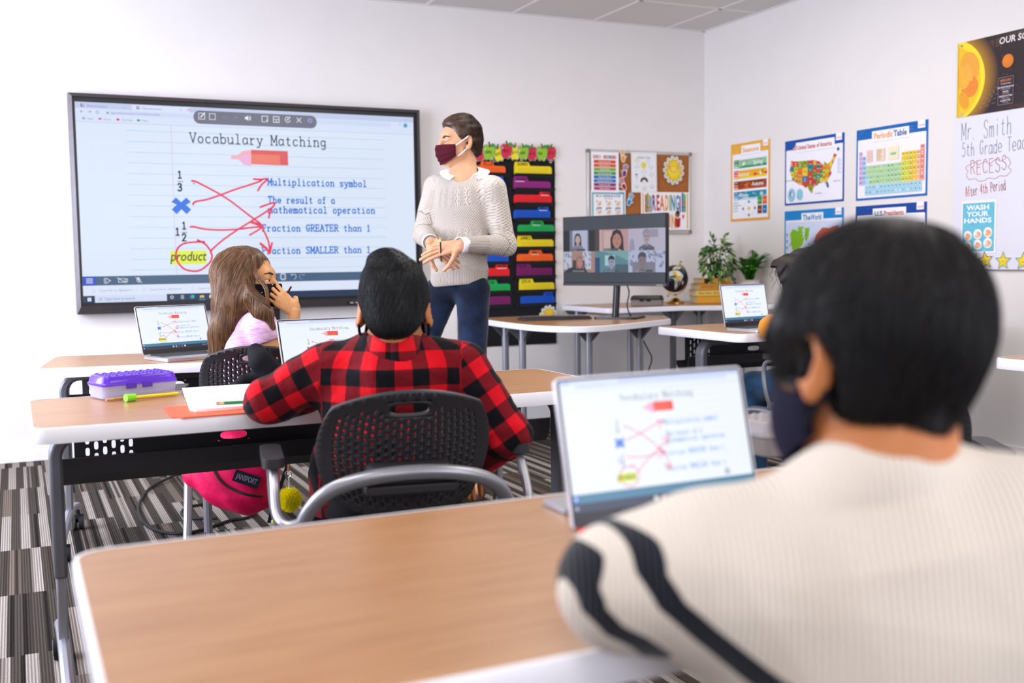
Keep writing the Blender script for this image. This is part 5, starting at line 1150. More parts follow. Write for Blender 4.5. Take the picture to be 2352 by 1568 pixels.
# ------------------------------------------------------------------ monitor with the video call
mo = thing('desk_monitor', 'black desk monitor showing a six person video call', 'monitor', (2.93, -1.02, TZ), 0)
MW, MH = .757, .42; MM = frame_matrix((2.882-.38*MW*0, -1.035, .932), (math.cos(-1.1637), math.sin(-1.1637), 0), (0, 0, 1)) @ Matrix.Translation((-MW/2, 0, 0))
hs = MB().prism([(0, 0), (MW, 0), (MW, MH), (0, MH)], -.03, 0, MM).build('housing', plas_bk, mo, bevel=.004)
MB().prism([(.0, 0), (MW, 0), (MW, .016), (0, .016)], -.004, .002, MM).build('chin', mat('chin_plastic', '3a3b40', .3), mo, bevel=.001)
def d_call(pr, w, h):
    pr.rect(0, w, 0, h, '3d4652')
    X_ = [0, .325, .655, 1.0]; r = random.Random(5)
    def tile(c, row): x0, x1 = w*X_[c], w*X_[c+1]; y1 = h*(.80 if row == 0 else .475); return x0, x1, y1-h*.325, y1
    def head(cx, cy, s, skin, hair, top, longhair=True, glasses=False, ears=None):
        if longhair: pr.poly([(cx-s*1.2, cy-s*2.2), (cx-s*1.15, cy+.3*s), (cx-.7*s, cy+1.35*s), (cx, cy+1.6*s), (cx+.7*s, cy+1.35*s), (cx+1.15*s, cy+.3*s), (cx+1.3*s, cy-2.2*s)], hair)
        pr.poly([(cx-2.0*s, cy-2.9*s), (cx-1.7*s, cy-2.0*s), (cx-.5*s, cy-1.4*s), (cx+.5*s, cy-1.4*s), (cx+1.7*s, cy-2.0*s), (cx+2.0*s, cy-2.9*s)], top)
        pr.rect(cx-.35*s, cx+.35*s, cy-1.7*s, cy-.8*s, tuple(v*.85 for v in lin(skin)))
        pr.ell(cx, cy, s*.85, s*1.2, skin, 24)
        if not longhair: pr.poly([(cx-.92*s, cy+.25*s), (cx-.9*s, cy+.9*s), (cx-.5*s, cy+1.45*s), (cx+.2*s, cy+1.55*s), (cx+.8*s, cy+1.2*s), (cx+.93*s, cy+.3*s), (cx+.7*s, cy+.65*s), (cx-.5*s, cy+.75*s)], hair)
        else: pr.poly([(cx-.88*s, cy-.2*s), (cx-.9*s, cy+.8*s), (cx, cy+1.45*s), (cx+.9*s, cy+.8*s), (cx+.88*s, cy-.2*s), (cx+.62*s, cy+.6*s), (cx, cy+1.05*s), (cx-.62*s, cy+.6*s)], hair)
        dk = tuple(v*.35 for v in lin(skin))
        for sx in (-1, 1): pr.ell(cx+sx*.34*s, cy+.16*s, .14*s, .07*s, dk, 10); pr.line([(cx+sx*.2*s, cy+.38*s), (cx+sx*.5*s, cy+.4*s)], .07*s, dk)
        pr.line([(cx, cy+.1*s), (cx-.06*s, cy-.28*s), (cx+.1*s, cy-.3*s)], .05*s, tuple(v*.7 for v in lin(skin))); pr.ell(cx, cy-.58*s, .26*s, .09*s, 'a8605c', 12)
        if glasses:
            for sx in (-1, 1): pr.line([(cx+sx*.36*s+.27*s*math.cos(a), cy+.16*s+.22*s*math.sin(a)) for a in np.linspace(0, 6.28, 11)], .05*s, '3a3a40')
    def name(x0, y0, ww, t): pr.rect(x0, x0+ww, y0, y0+h*.036, '4a525c'); pr.text(x0+.006, y0+.004, t, .008, 'd8dde6')
    a = tile(0, 0); pr.rect(*a, '14161a'); pr.rect(a[0]+w*.065, a[1]-w*.065, a[2], a[3], 'c8cdea'); pr.rect(a[0]+w*.065, a[0]+w*.095, a[2], a[3], '7a7f92'); pr.rect(a[1]-w*.075, a[1]-w*.068, a[2], a[3], '2a2c34'); head((a[0]+a[1])/2-.01, a[2]+h*.19, .023, 'd9b8b4', '2c2426', '8f8aa2'); name(a[0]+w*.085, a[2]+.002, w*.14, 'Kate M')
    a = tile(1, 0); pr.rect(*a, 'cfa2a2'); pr.rect(a[0], a[0]+w*.045, a[2], a[3], '4a4038'); pr.rect(a[0]+w*.045, a[0]+w*.07, a[2], a[3], 'dcb6b4'); pr.rect(a[0]+w*.09, a[0]+w*.17, a[2], a[3]-.01, 'dfc0bc'); pr.rect(a[0]+w*.155, a[0]+w*.18, a[2]+h*.1, a[2]+h*.2, '241c1e'); head((a[0]+a[1])/2+.04, a[2]+h*.165, .039, 'c98d7c', '201719', 'c8a09a'); name(a[0]+w*.09, a[2]+.001, w*.14, 'Rebecca K')
    a = tile(2, 0); pr.rect(*a, 'cbc4dc'); pr.rect(a[0]+w*.2, a[0]+w*.28, a[2]+h*.19, a[3]-.006, 'a9a2b4'); pr.ell(a[0]+w*.035, a[2]+h*.05, .018, .05, 'a7a2bb'); head((a[0]+a[1])/2, a[2]+h*.2, .03, 'b9aab4', 'a297a4', '6b6a7c', False, True); name(a[0]+w*.11, a[2]+.001, w*.13, 'Lisa')
    a = tile(0, 1); pr.rect(*a, 'b98f84')
    for x0 in (0, .2): 
        pr.rect(a[0]+w*x0, a[0]+w*(x0+.085), a[2]+h*.05, a[3], 'd5d9ee')
        for k in range(9): pr.ell(a[0]+w*(x0+.01+.065*r.random()), a[2]+h*(.07+.24*r.random()), .006, .012, '9aa0bc', 8, r.random())
    pr.rect(a[0]+w*.095, a[0]+w*.22, a[2]+h*.05, a[2]+h*.19, '4a3434'); pr.poly([(a[0], a[2]), (a[0]+w*.06, a[2]+h*.07), (a[0]+w*.14, a[2]+h*.10), (a[0]+w*.22, a[2]+h*.09), (a[0]+w*.25, a[2])], '2c2a33'); head((a[0]+a[1])/2+.005, a[2]+h*.16, .024, 'c8948a', 'a8765c', '2c2a33'); name(a[0]+w*.09, a[2]+.001, w*.14, 'Amy Van der Hoof')
    a = tile(1, 1); pr.rect(*a, '5d94a0'); pr.poly([(a[0]+w*.05, a[3]), (a[1], a[3]), (a[1], a[2]+h*.17), (a[1]-w*.1, a[2]+h*.25)], '7fb6ba'); pr.rect(a[0], a[0]+w*.05, a[2], a[3]-h*.1, '24507c'); pr.rect(a[0]+w*.1, a[0]+w*.2, a[2]+h*.1, a[2]+h*.26, 'b8e2ea'); pr.rect(a[0]+w*.2, a[1], a[2], a[2]+h*.12, '4c6a74'); head((a[0]+a[1])/2, a[2]+h*.15, .027, 'a8aac8', '181c2a', '1c7ec0', False, True); name(a[0]+w*.09, a[2]+.001, w*.14, 'Micah Alexander')
    a = tile(2, 1); pr.rect(*a, 'c5cdee')
    for k in range(46): pr.smooth([(a[0]+w*.345*r.random(), a[2]+h*(.1+.21*r.random())) for q in range(3)], .0022, '8f97b6', k=3) if False else pr.ell(a[0]+w*.335*r.random(), a[2]+h*(.09+.23*r.random()), .004+.008*r.random(), .003+.012*r.random(), ('9aa2c0', 'aab2d0', '8890ae')[k % 3], 7, r.random()*3)
    pr.rect(a[0]+w*.04, a[1]-w*.09, a[2], a[2]+h*.15, '8a8894'); head((a[0]+a[1])/2-.03, a[2]+h*.17, .033, '8e7f88', '4a444c', 'a79ea9', False); name(a[0]+w*.1, a[2]+.001, w*.13, 'Jake Jones')
    pr.rect(0, w, h*.80, h, '414953'); pr.rect(0, w, 0, h*.15, '3d454e')
pr = Print(MM @ Matrix.Translation((.006, .022, .0005)), 2e-5); pr.clip = (0, MW-.012, 0, MH-.028); d_call(pr, MW-.012, MH-.028); pr.build('screen', DIM, mo)
pr = Print(MM @ Matrix.Translation((MW-.07, .004, .0022)), 2e-5); pr.text(0, 0, 'SAMSUNG', .006, 'c8c8d0', bold=.02, width=.045); pr.build('logo', PRINT, mo)
bp_ = Vector((2.955, -1.02, 0)); ud = Vector((math.cos(-1.1637), math.sin(-1.1637), 0)); bkd = Vector((.92, .39, 0))
MB().cyl((2.905, -1.025, TZ+.012), (2.925, -1.017, .98), .021, .021, 18).build('stand_post', plas_bk, mo)
MB().prism(rrect(-.13, .13, -.11, .11, .02), TZ+.001, TZ+.013, Matrix.Translation((2.945, -1.01, 0)) @ Matrix.Rotation(-1.1637+.3, 4, 'Z')).build('stand_base', plas_bk, mo, bevel=.003)
MB().tube(catmull([(2.96, -1.02, .98), (2.985, -1.05, .9), (2.965, -1.06, .82), (2.99, -1.04, .77), (3.03, -1.0, TZ+.012)], 6), .004, 8).build('monitor_cable', rubber, mo)
# keyboard
kc = (PZ(1195, 737, TZ)+PZ(1378, 731, TZ))/2; kd = (PZ(1378, 731, TZ)-PZ(1195, 737, TZ)); ka = math.atan2(kd.y, kd.x)
kb = thing('desk_keyboard', 'black keyboard lying on the curved teacher table', 'keyboard', (kc.x-.03, kc.y+.02, TZ+.001), ka)
MB().prism(rrect(-.215, .215, -.065, .065, .008), 0, .012).build('body', plas_dk, kb, bevel=.003, local=True)
mb = MB()
for r in range(5):
    for c in range(19): mb.box(-.207+c*.0218, -.207+c*.0218+.019, -.058+r*.0235, -.058+r*.0235+.02, .012, .019)
mb.build('keys', mat('key_caps', '2c2c30', .45), kb, smooth=False, local=True)
# cord hanging from the teacher table
tag(MB().tube(catmull([(3.16, -.88, .70), (3.165, -.895, .62), (3.21, -.9, .53), (3.24, -.9, .47), (3.22, -.9, .40), (3.19, -.9, .30), (3.2, -.88, .15), (3.25, -.85, .008), (3.4, -.7, .006), (3.5, -.3, .006)], 6), .004, 8).build('power_cord', rubber), 'thin black cord hanging from the teacher table to the floor', 'cord')

# ------------------------------------------------------------------ pencil boxes with bumpy lids
def pencil_box(label, x, y, z, yaw, lidm, bodym, latchm):
    t = thing('pencil_box', label, 'pencil box', (x, y, z), math.radians(yaw), 'hinged plastic pencil boxes with bumpy lids'); L, D, Hh = .215, .125, .062
    o = rrect(0, L, 0, D, .02, 5); n = len(o); c = (L/2, D/2)
    def ring(k, zz): return [(c[0]+(p[0]-c[0])*k, c[1]+(p[1]-c[1])*(1-(1-k)*L/D), zz) for p in o]
    def loft(rings, cap0=True, cap1=True):
        mb = MB(); vs = [p for r in rings for p in r]; fs = [(i*n+k, i*n+(k+1) % n, (i+1)*n+(k+1) % n, (i+1)*n+k) for i in range(len(rings)-1) for k in range(n)]
        if cap0: fs.append(tuple(range(n))[::-1])
        if cap1: fs.append(tuple(range((len(rings)-1)*n, len(rings)*n)))
        return mb.add(vs, fs)
    loft([ring(.93, 0), ring(.955, .003), ring(.985, .034), ring(1.0, .035), ring(1.0, .038), ring(.97, .038), ring(.94, .005)], True, True).build('box_body', bodym, t, local=True)
    mb = loft([ring(1.01, .037), ring(1.01, .042), ring(.985, .044), ring(.96, .056), ring(.93, Hh), ring(.90, Hh+.001)], True, True)
    for i in range(9):
        for j in range(5):
            mb.ell((L*(.11+.0975*i), D*(.16+.17*j), Hh), (.0082, .0075, .0045), 6)
    mb.build('lid', lidm, t, local=True)
    for xx in (.36, .57): MB().box(L*xx-.014, L*xx+.014, -.004, .004, .028, .043).build('latch', latchm, t, bevel=.001, local=True)
    return t
purple = mat('purple_plastic', '7a46e2', .25, trans=.5, ior=1.2, coat=.3); clearp = mat('frosted_plastic', 'eeeaf6', .3, trans=.75, ior=1.12)
ppb = pencil_box('purple lidded clear pencil box on the middle desk', -.143, -3.462, DZ+.001, 17, purple, clearp, mat('violet_latch', '4c20a8', .3))
pencil_box('grey pencil box on the foreground desk beyond the laptop', .868, -4.985, DZ+.001, 6, mat('smoky_plastic', 'a19a9b', .35, trans=.2, ior=1.2), mat('smoky_clear', 'b3a9a4', .3, trans=.6, ior=1.15), mat('white_latch', 'e8e6ec', .35))
pencil_box('black lidded clear pencil box beside the globe', PZ(1447, 702, BZ).x, PZ(1447, 702, BZ).y, BZ+.001, -38, mat('black_lid', '26241f', .35), mat('frosted_grey', 'bdb5ae', .3, trans=.6, ior=1.12), plas_bk)
def pencil(a, b, r, colr, label, tip=True, eraser='d98a86', grip=None, ferr=True, stripe=None):
    a, b = Vector(a), Vector(b); d = (b-a).normalized(); L = (b-a).length
    t = thing('pencil', label, 'pencil', tuple(a), 0)
    MB().cyl(a+d*.018, b-d*.012, r, r, 6).build('shaft', colr, t, smooth=False)
    MB().cyl(a+d*.008, a+d*.019, r*1.05, r*1.05, 12).build('ferrule', mat('ferrule', 'c9b98a', .3, metal=.9), t)
    MB().cyl(a, a+d*.009, r*.95, r*.95, 12).build('eraser', mat('eraser_'+eraser, eraser, .8), t)
    if tip: MB().cyl(b-d*.012, b, r, .0006, 8).build('point', mat('bare_wood', 'd8b07a', .7), t)
    if grip: MB().cyl(a-d*.004, a+d*.024, r*2.6, r*2.4, 10).build('eraser_cap', grip, t, label='bright green cap')
    return t
pencil((-.138, -3.48, DZ+.006), (.055, -3.405, DZ+.006), .004, mat('tan_pencil', 'b98a4c', .5), 'plain tan pencil beside the foot of the purple box')
pencil((-.088, -3.513, DZ+.0115), (.062, -3.435, DZ+.006), .0042, mat('yellow_pencil', 'e8d81c', .4), 'yellow pencil with a bright green eraser cap', grip=mat('green_rubber', '7ed321', .6))
# orange folder with white paper and a green pencil on it
def flat_sheet(name, pts, z0, z1, m, label, cat):
    return tag(MB().prism(pts, z0, z1).build(name, m, smooth=False), label, cat)
flat_sheet('paper_folder', [(-.018, -3.70), (-.022, -3.89), (.0, -3.912), (.30, -3.905), (.31, -3.66)], DZ+.001, DZ+.004, mat('orange_card', 'f0582c', .5), 'orange folder under the white paper on the middle desk', 'folder')
nb = thing('paper_stack', 'thick stack of bright white paper on the orange folder', 'paper', (.15, -3.62, DZ+.0045))
pp4 = [(.075, -3.36), (.033, -3.80), (.042, -3.835), (.065, -3.842), (.285, -3.835), (.325, -3.36)]
MB().prism(pp4, DZ+.0045, DZ+.012).build('sheets', mat('white_paper', 'f6f5f8', .6), nb, smooth=False)
pencil((.098, -3.792, DZ+.0165), (.262, -3.815, DZ+.0165), .0042, mat('green_pencil', '1f7a3c', .4), 'green pencil with a pink eraser on the white paper', eraser='c98078')
# things beside the foreground laptop
tag(MB().prism(rrect(.352, .60, -5.178, -5.098, .008), DZ+.001, DZ+.009).build('tablet', mat('grey_slab', '9b9aa0', .35, metal=.4), bevel=.002), 'slim grey tablet lying flat behind the foreground laptop', 'tablet')
red_f = [(-.15, -.012), (.17, -.02), (.16, -.19), (-.155, -.185)]
tag(MB().prism([(.443+x, -5.307+y) for x, y in red_f], DZ+.0170, DZ+.021).build('notebook', mat('red_card', 'd8202a', .45), bevel=.001), 'bright red notebook on the keyboard of the foreground laptop', 'notebook')

# ------------------------------------------------------------------ globe
gold = mat('brass', 'c59a4e', .22, metal=1); GC = Vector(PY(1549, 640, -.40)); GR = .094
gl = thing('desk_globe', 'black desk globe with brass ring on the corner table', 'globe', (GC.x, GC.y, BZ+.001))
gm = mat('globe_ball', '1b1722', .25); 
tiltM = Matrix.Translation(GC) @ Matrix.Rotation(math.radians(24), 4, 'Y')
MB().ell((0, 0, 0), GR, 24, tiltM).build('ball', gm, gl)
def gpatch(lat, lon, pts, colr, mb, k=1.006):
    vs = []; mb.color(colr)
    vd = (CAMP-GC); az0 = math.atan2(vd.y, vd.x)
    P = catmull([(a, b, 0) for a, b in pts], 3, True); vs = [(lat, lon)]+[(p.y, p.x) for p in P]; n = len(P); out = []
    for f in (.0, .5, 1.0):
        for (la, lo) in vs[1:]:
            a = math.radians(lat+(la-lat)*f); o = az0+math.radians(lon+(lo-lon)*f); out.append(tiltM.inverted() @ (GC+Vector((math.cos(a)*math.cos(o), math.cos(a)*math.sin(o), math.sin(a)))*GR*k))
    fs = [(r*n+i, r*n+(i+1) % n, (r+1)*n+(i+1) % n, (r+1)*n+i) for r in range(2) for i in range(n)]
    mb.add(out, fs, tiltM)
mb = MB()
gpatch(18, 18, [(-24, 30), (-2, 38), (24, 34), (40, 14), (34, 2), (24, -18), (14, -40), (2, -46), (2, -20), (-2, 0), (-24, 6), (-30, 18)], 'd9d4c4', mb)
for pts, c in (([(-22, 28), (-8, 32), (-6, 16), (-22, 12)], 'b9ccd8'), ([(-6, 30), (8, 32), (10, 18), (-4, 16)], 'dfae30'), ([(10, 32), (24, 30), (26, 14), (10, 14)], 'e6e0cc'), ([(-10, 14), (4, 14), (4, 4), (-10, 6)], '2f5f6c'), ([(6, 12), (22, 12), (20, -4), (4, -4)], 'dba92c'), ([(2, -6), (16, -4), (12, -22), (3, -20)], '8fa6a0'), ([(3, -22), (14, -22), (8, -40), (3, -40)], 'd8d2c0'), ([(24, 10), (34, 8), (24, -8), (20, -2)], 'c8bda8')): gpatch(sum(p[1] for p in pts)/len(pts), sum(p[0] for p in pts)/len(pts), pts, c, mb, 1.012)
gpatch(52, 20, [(-10, 42), (10, 44), (36, 46), (50, 58), (30, 66), (8, 62), (-6, 52)], 'd2cec2', mb); gpatch(40, 46, [(38, 48), (54, 46), (58, 30), (46, 18), (40, 32)], '35535c', mb); gpatch(-16, 38, [(36, -8), (42, -14), (38, -26), (34, -18)], 'd8d2c0', mb); gpatch(56, 26, [(14, 50), (26, 52), (28, 60), (16, 60)], 'dba92c', mb, 1.012)
mb.build('continents', PRINT, gl)
ax = Vector((math.sin(math.radians(24)), 0, math.cos(math.radians(24)))); rt = Vector((math.cos(math.radians(24)), 0, -math.sin(math.radians(24))))
MB().ribbon([GC+(ax*math.cos(a)+rt*math.sin(a))*(GR+.013) for a in np.linspace(-.06, PI+.06, 30)], .012, .004, (0, 1, 0)).build('meridian_ring', gold, gl)
for s_ in (1, -1): MB().cyl(GC+ax*s_*(GR-.002), GC+ax*s_*(GR+.03), .0045, .0045, 10).ell(GC+ax*s_*(GR+.032), .008, 8).build('axis_pin', gold, gl)
MB().lathe([(.058, 0), (.058, .012), (.05, .018), (.036, .022), (.03, .03), (.018, .036), (.009, .04), (.008, .054), (.013, .058), (.008, .062), (.007, GC.z-BZ-GR-.016)], 28, Matrix.Translation((GC.x+.008, GC.y, BZ+.001))).build('base', gold, gl)

# ------------------------------------------------------------------ books and plants on the corner table
def book(label, x, y, z, yaw, w, d, h, colr, text=None, tc='4a3a1c', band=None):
    t = thing('book', label, 'book', (x, y, z), math.radians(yaw), 'stacked yellow books on the corner table')
    c = mat('book_'+colr, colr, .55, var=.05); mb = MB(); mb.box(0, w, 0, d, 0, .0025).box(0, w, 0, d, h-.0025, h).box(0, w, 0, .003, 0, h); mb.build('cover', c, t, smooth=False, local=True)
    MB().box(.003, w-.003, .004, d-.004, .0026, h-.0026).build('pages', mat('pages', 'e6dcc4', .8), t, smooth=False, local=True)
    if text or band:
        pr = Print(frame_matrix((0, -.0003, 0), (1, 0, 0), (0, 0, 1)), 8e-5)
        if band: pr.rect(band[0], band[1], .003, h-.003, '241c14')
        if text: pr.text(.012, h*.32, text, h*.42, tc, shear=.25, width=w*.86)
        pr.mb.build('spine_title', PRINT, t, smooth=False, local=True)
    return t
bxp = PZ(1600, 697, BZ)
bx, by = bxp.x, bxp.y
book('amber yellow book, lowest of the corner table stack', bx, by, BZ+.001, -20, .29, .2, .048, 'e0a024', None)
book('cream titled yellow book second from the bottom', bx-.003, by+.002, BZ+.050, -20, .285, .2, .040, 'e6c25a', 'The Fine Art of Italian')
book('mustard book third in the stack with worn spine lettering', bx+.025, by+.01, BZ+.091, -17, .25, .19, .042, 'd2902c', 'COOKERY OF ITALY', '7a4a14')
book('ochre book topmost in the stack under the ivy', bx+.055, by+.02, BZ+.134, -14, .21, .17, .036, 'd69a26', None, band=(.02, .06))
leafm = colour_mat('leaf', .5, spec=.3)
def leaf(mb, p, d, up, L, w, c1, c2=None, fold=.25):
    d = d.normalized(); s_ = d.cross(up); s_ = s_.normalized() if s_.length > 1e-4 else d.orthogonal().normalized(); n = s_.cross(d)
    prof = [(0, 0), (.12, .55), (.3, 1), (.55, .85), (.8, .42), (1, 0)]
    mid = [p+d*L*t-n*L*.25*t*t for t, _ in prof]
    for sg in (1, -1):
        vs = []
        for (t, ww), m in zip(prof, mid): vs += [m, m+s_*sg*w*ww*.5+n*fold*w*ww*.4, m+s_*sg*w*ww+n*fold*w*ww*.8]
        fi = []; fo = []
        for i in range(5): a = i*3; fi.append((a, a+1, a+4, a+3)); fo.append((a+1, a+2, a+5, a+4))
        if sg < 0: fi = [f[::-1] for f in fi]; fo = [f[::-1] for f in fo]
        mb.color(c1); mb.add(vs, fi); mb.color(c2 or c1); mb.add(vs, fo)
r = random.Random(21)
iv = PY(1655, 636, -.47); ivc = PY(1655, 596, -.47); iz = BZ+.1715
ivy = thing('potted_ivy', 'bushy ivy plant with variegated leaves on the yellow books', 'plant', (iv.x+.02, iv.y+.04, iz))
MB().lathe([(.034, 0), (.042, .05), (.044, .06), (.040, .06), (.038, .052), (.001, .052)], 22, Matrix.Translation((iv.x+.02, iv.y+.04, iz))).build('pot', mat('dark_pot', '3a3430', .6), ivy)
mb = MB(); stems = MB()
base = Vector((iv.x+.02, iv.y+.04, iz+.06)); cen = Vector((ivc.x, ivc.y+.03, ivc.z))
for k in range(230):
    th = r.uniform(0, 2*PI); ph = math.acos(r.uniform(-.75, 1)); rr = r.uniform(.45, 1)**.6
    q = cen+Vector((math.cos(th)*math.sin(ph)*.125*rr, math.sin(th)*math.sin(ph)*.09*rr, math.cos(ph)*.15*rr-(.03 if k % 4 == 0 else 0)))
    if q.y > -.06: q.y = -.06-r.random()*.04
    dd = (q-cen); dd.z *= .5; dd = dd+Vector((r.uniform(-.04, .04), -.03, -.05)); c = r.choice(('2f5a24', '24481f', '3c6b2a', '1f3d1c', '5a8a34')); pale = r.random() < .45
    leaf(mb, q, dd, Vector((r.uniform(-.4, .4), -.6, .8)), r.uniform(.032, .052), r.uniform(.011, .017), c, 'c9d3a4' if pale else c)
for k in range(16):   # trailing and upright shoots
    a = r.uniform(0, 2*PI); tip = cen+Vector((.11*math.cos(a), -.04+.05*math.sin(a), r.choice((-.17, .17, -.14, .1)))); 
    if tip.y > -.05: tip.y = -.06
    P = catmull([base, (base+cen)/2, cen+(tip-cen)*.5+Vector((0, 0, .03)), tip], 5); stems.tube(P, .0018, 5)
    for i in range(8, len(P), 2):
        if P[i].y < -.04: leaf(mb, P[i], (P[i]-cen)+Vector((r.uniform(-.05, .05), -.04, -.03)), Vector((0, -.5, .8)), .036, .013, '47762c', r.choice(('c4cf9a', '47762c')))
stems.build('stems', mat('stem', '5a6a34', .7), ivy); o = mb.build('leaves', leafm, ivy, smooth=False)
for py in (547,): 
    tp = PY(1661, 549, -.47); mb = MB(); leaf(mb, Vector(tp)-Vector((.01, 0, .035)), Vector((.2, -.1, 1)), Vector((0, -1, .1)), .045, .019, '3c6b2a', 'a9bd74'); mb.tube([cen, Vector(tp)-Vector((.01, 0, .03))], .0018, 5); mb.build('top_shoot', leafm, ivy, smooth=False)
fb = PX(1722, 655, 4.155); fz = BZ+.001
fern = thing('potted_fern', 'bright green fern in a white pot beside the ivy', 'plant', (fb.x, fb.y, fz))
MB().lathe([(.045, 0), (.064, .024), (.076, .07), (.073, .118), (.060, .144), (.064, .155), (.070, .158), (.068, .152), (.054, .145), (.05, .13), (.001, .128)], 28, Matrix.Translation((fb.x, fb.y, fz))).build('pot', mat('white_ceramic', 'd9d4cf', .45), fern)
mb = MB(); fo = Vector((fb.x, fb.y, fz+.135))
for k in range(48):
    a = r.uniform(0, 2*PI); reach = r.uniform(.08, .17); hh = r.uniform(.08, .20); tip = fo+Vector((math.cos(a)*reach, math.sin(a)*reach*.7, hh))
    if k < 7: tip = (fo+Vector((.15+.02*k/2, -.02, .10+.02*k)), fo+Vector((-.02, -.05, .22)), fo+Vector((.12, -.06, .2)), fo+Vector((-.10, -.10, .08)), fo+Vector((.165, -.05, .17)), fo+Vector((-.12, -.06, .14)), fo+Vector((.05, .0, .21)))[k]
    tip.x = min(tip.x, WX-.03)
    mid = fo+(tip-fo)*.5+Vector((0, 0, .05)); P = catmull([fo, mid, tip], 8); c = r.choice(('4c9a2c', '3a8722', '6ab33a', '3a7a24')); mb.color('4c7a2c'); mb.tube(P, .0012, 4)
    sd = (tip-fo).cross(Vector((0, 0, 1))); sd = sd.normalized() if sd.length > 1e-4 else Vector((1, 0, 0))
    for i in range(2, len(P)):
        f = i/len(P); L = .030*math.sin(PI*min(1, f*.9+.1))+.006
        for sg in (1, -1):
            for o2 in (0, .5): 
                q = P[i].lerp(P[i-1], o2); leaf(mb, q, sd*sg+(tip-fo).normalized()*.5, Vector((0, -.3, 1)), L, .0055, c)
mb.build('fronds', leafm, fern, smooth=False)

# ------------------------------------------------------------------ cables on the carpet
tag(MB().tube(catmull([(.40, -.86, .10), (.36, -.92, .03), (.21, -1.11, .007), (.113, -1.52, .007), (.107, -1.875, .007), (.171, -2.06, .007), (.279, -2.09, .007), (.44, -1.97, .007), (.53, -1.93, .007), (.62, -1.6, .007), (.58, -1.2, .012), (.457, -1.55, .016), (.38, -1.60, .007), (.31, -1.629, .007), (.27, -1.746, .007), (.297, -1.85, .007), (.395, -1.90, .007)], 7), .0068, 8).build('floor_cable', rubber), 'black power cable looping over the carpet under the desks', 'cable')
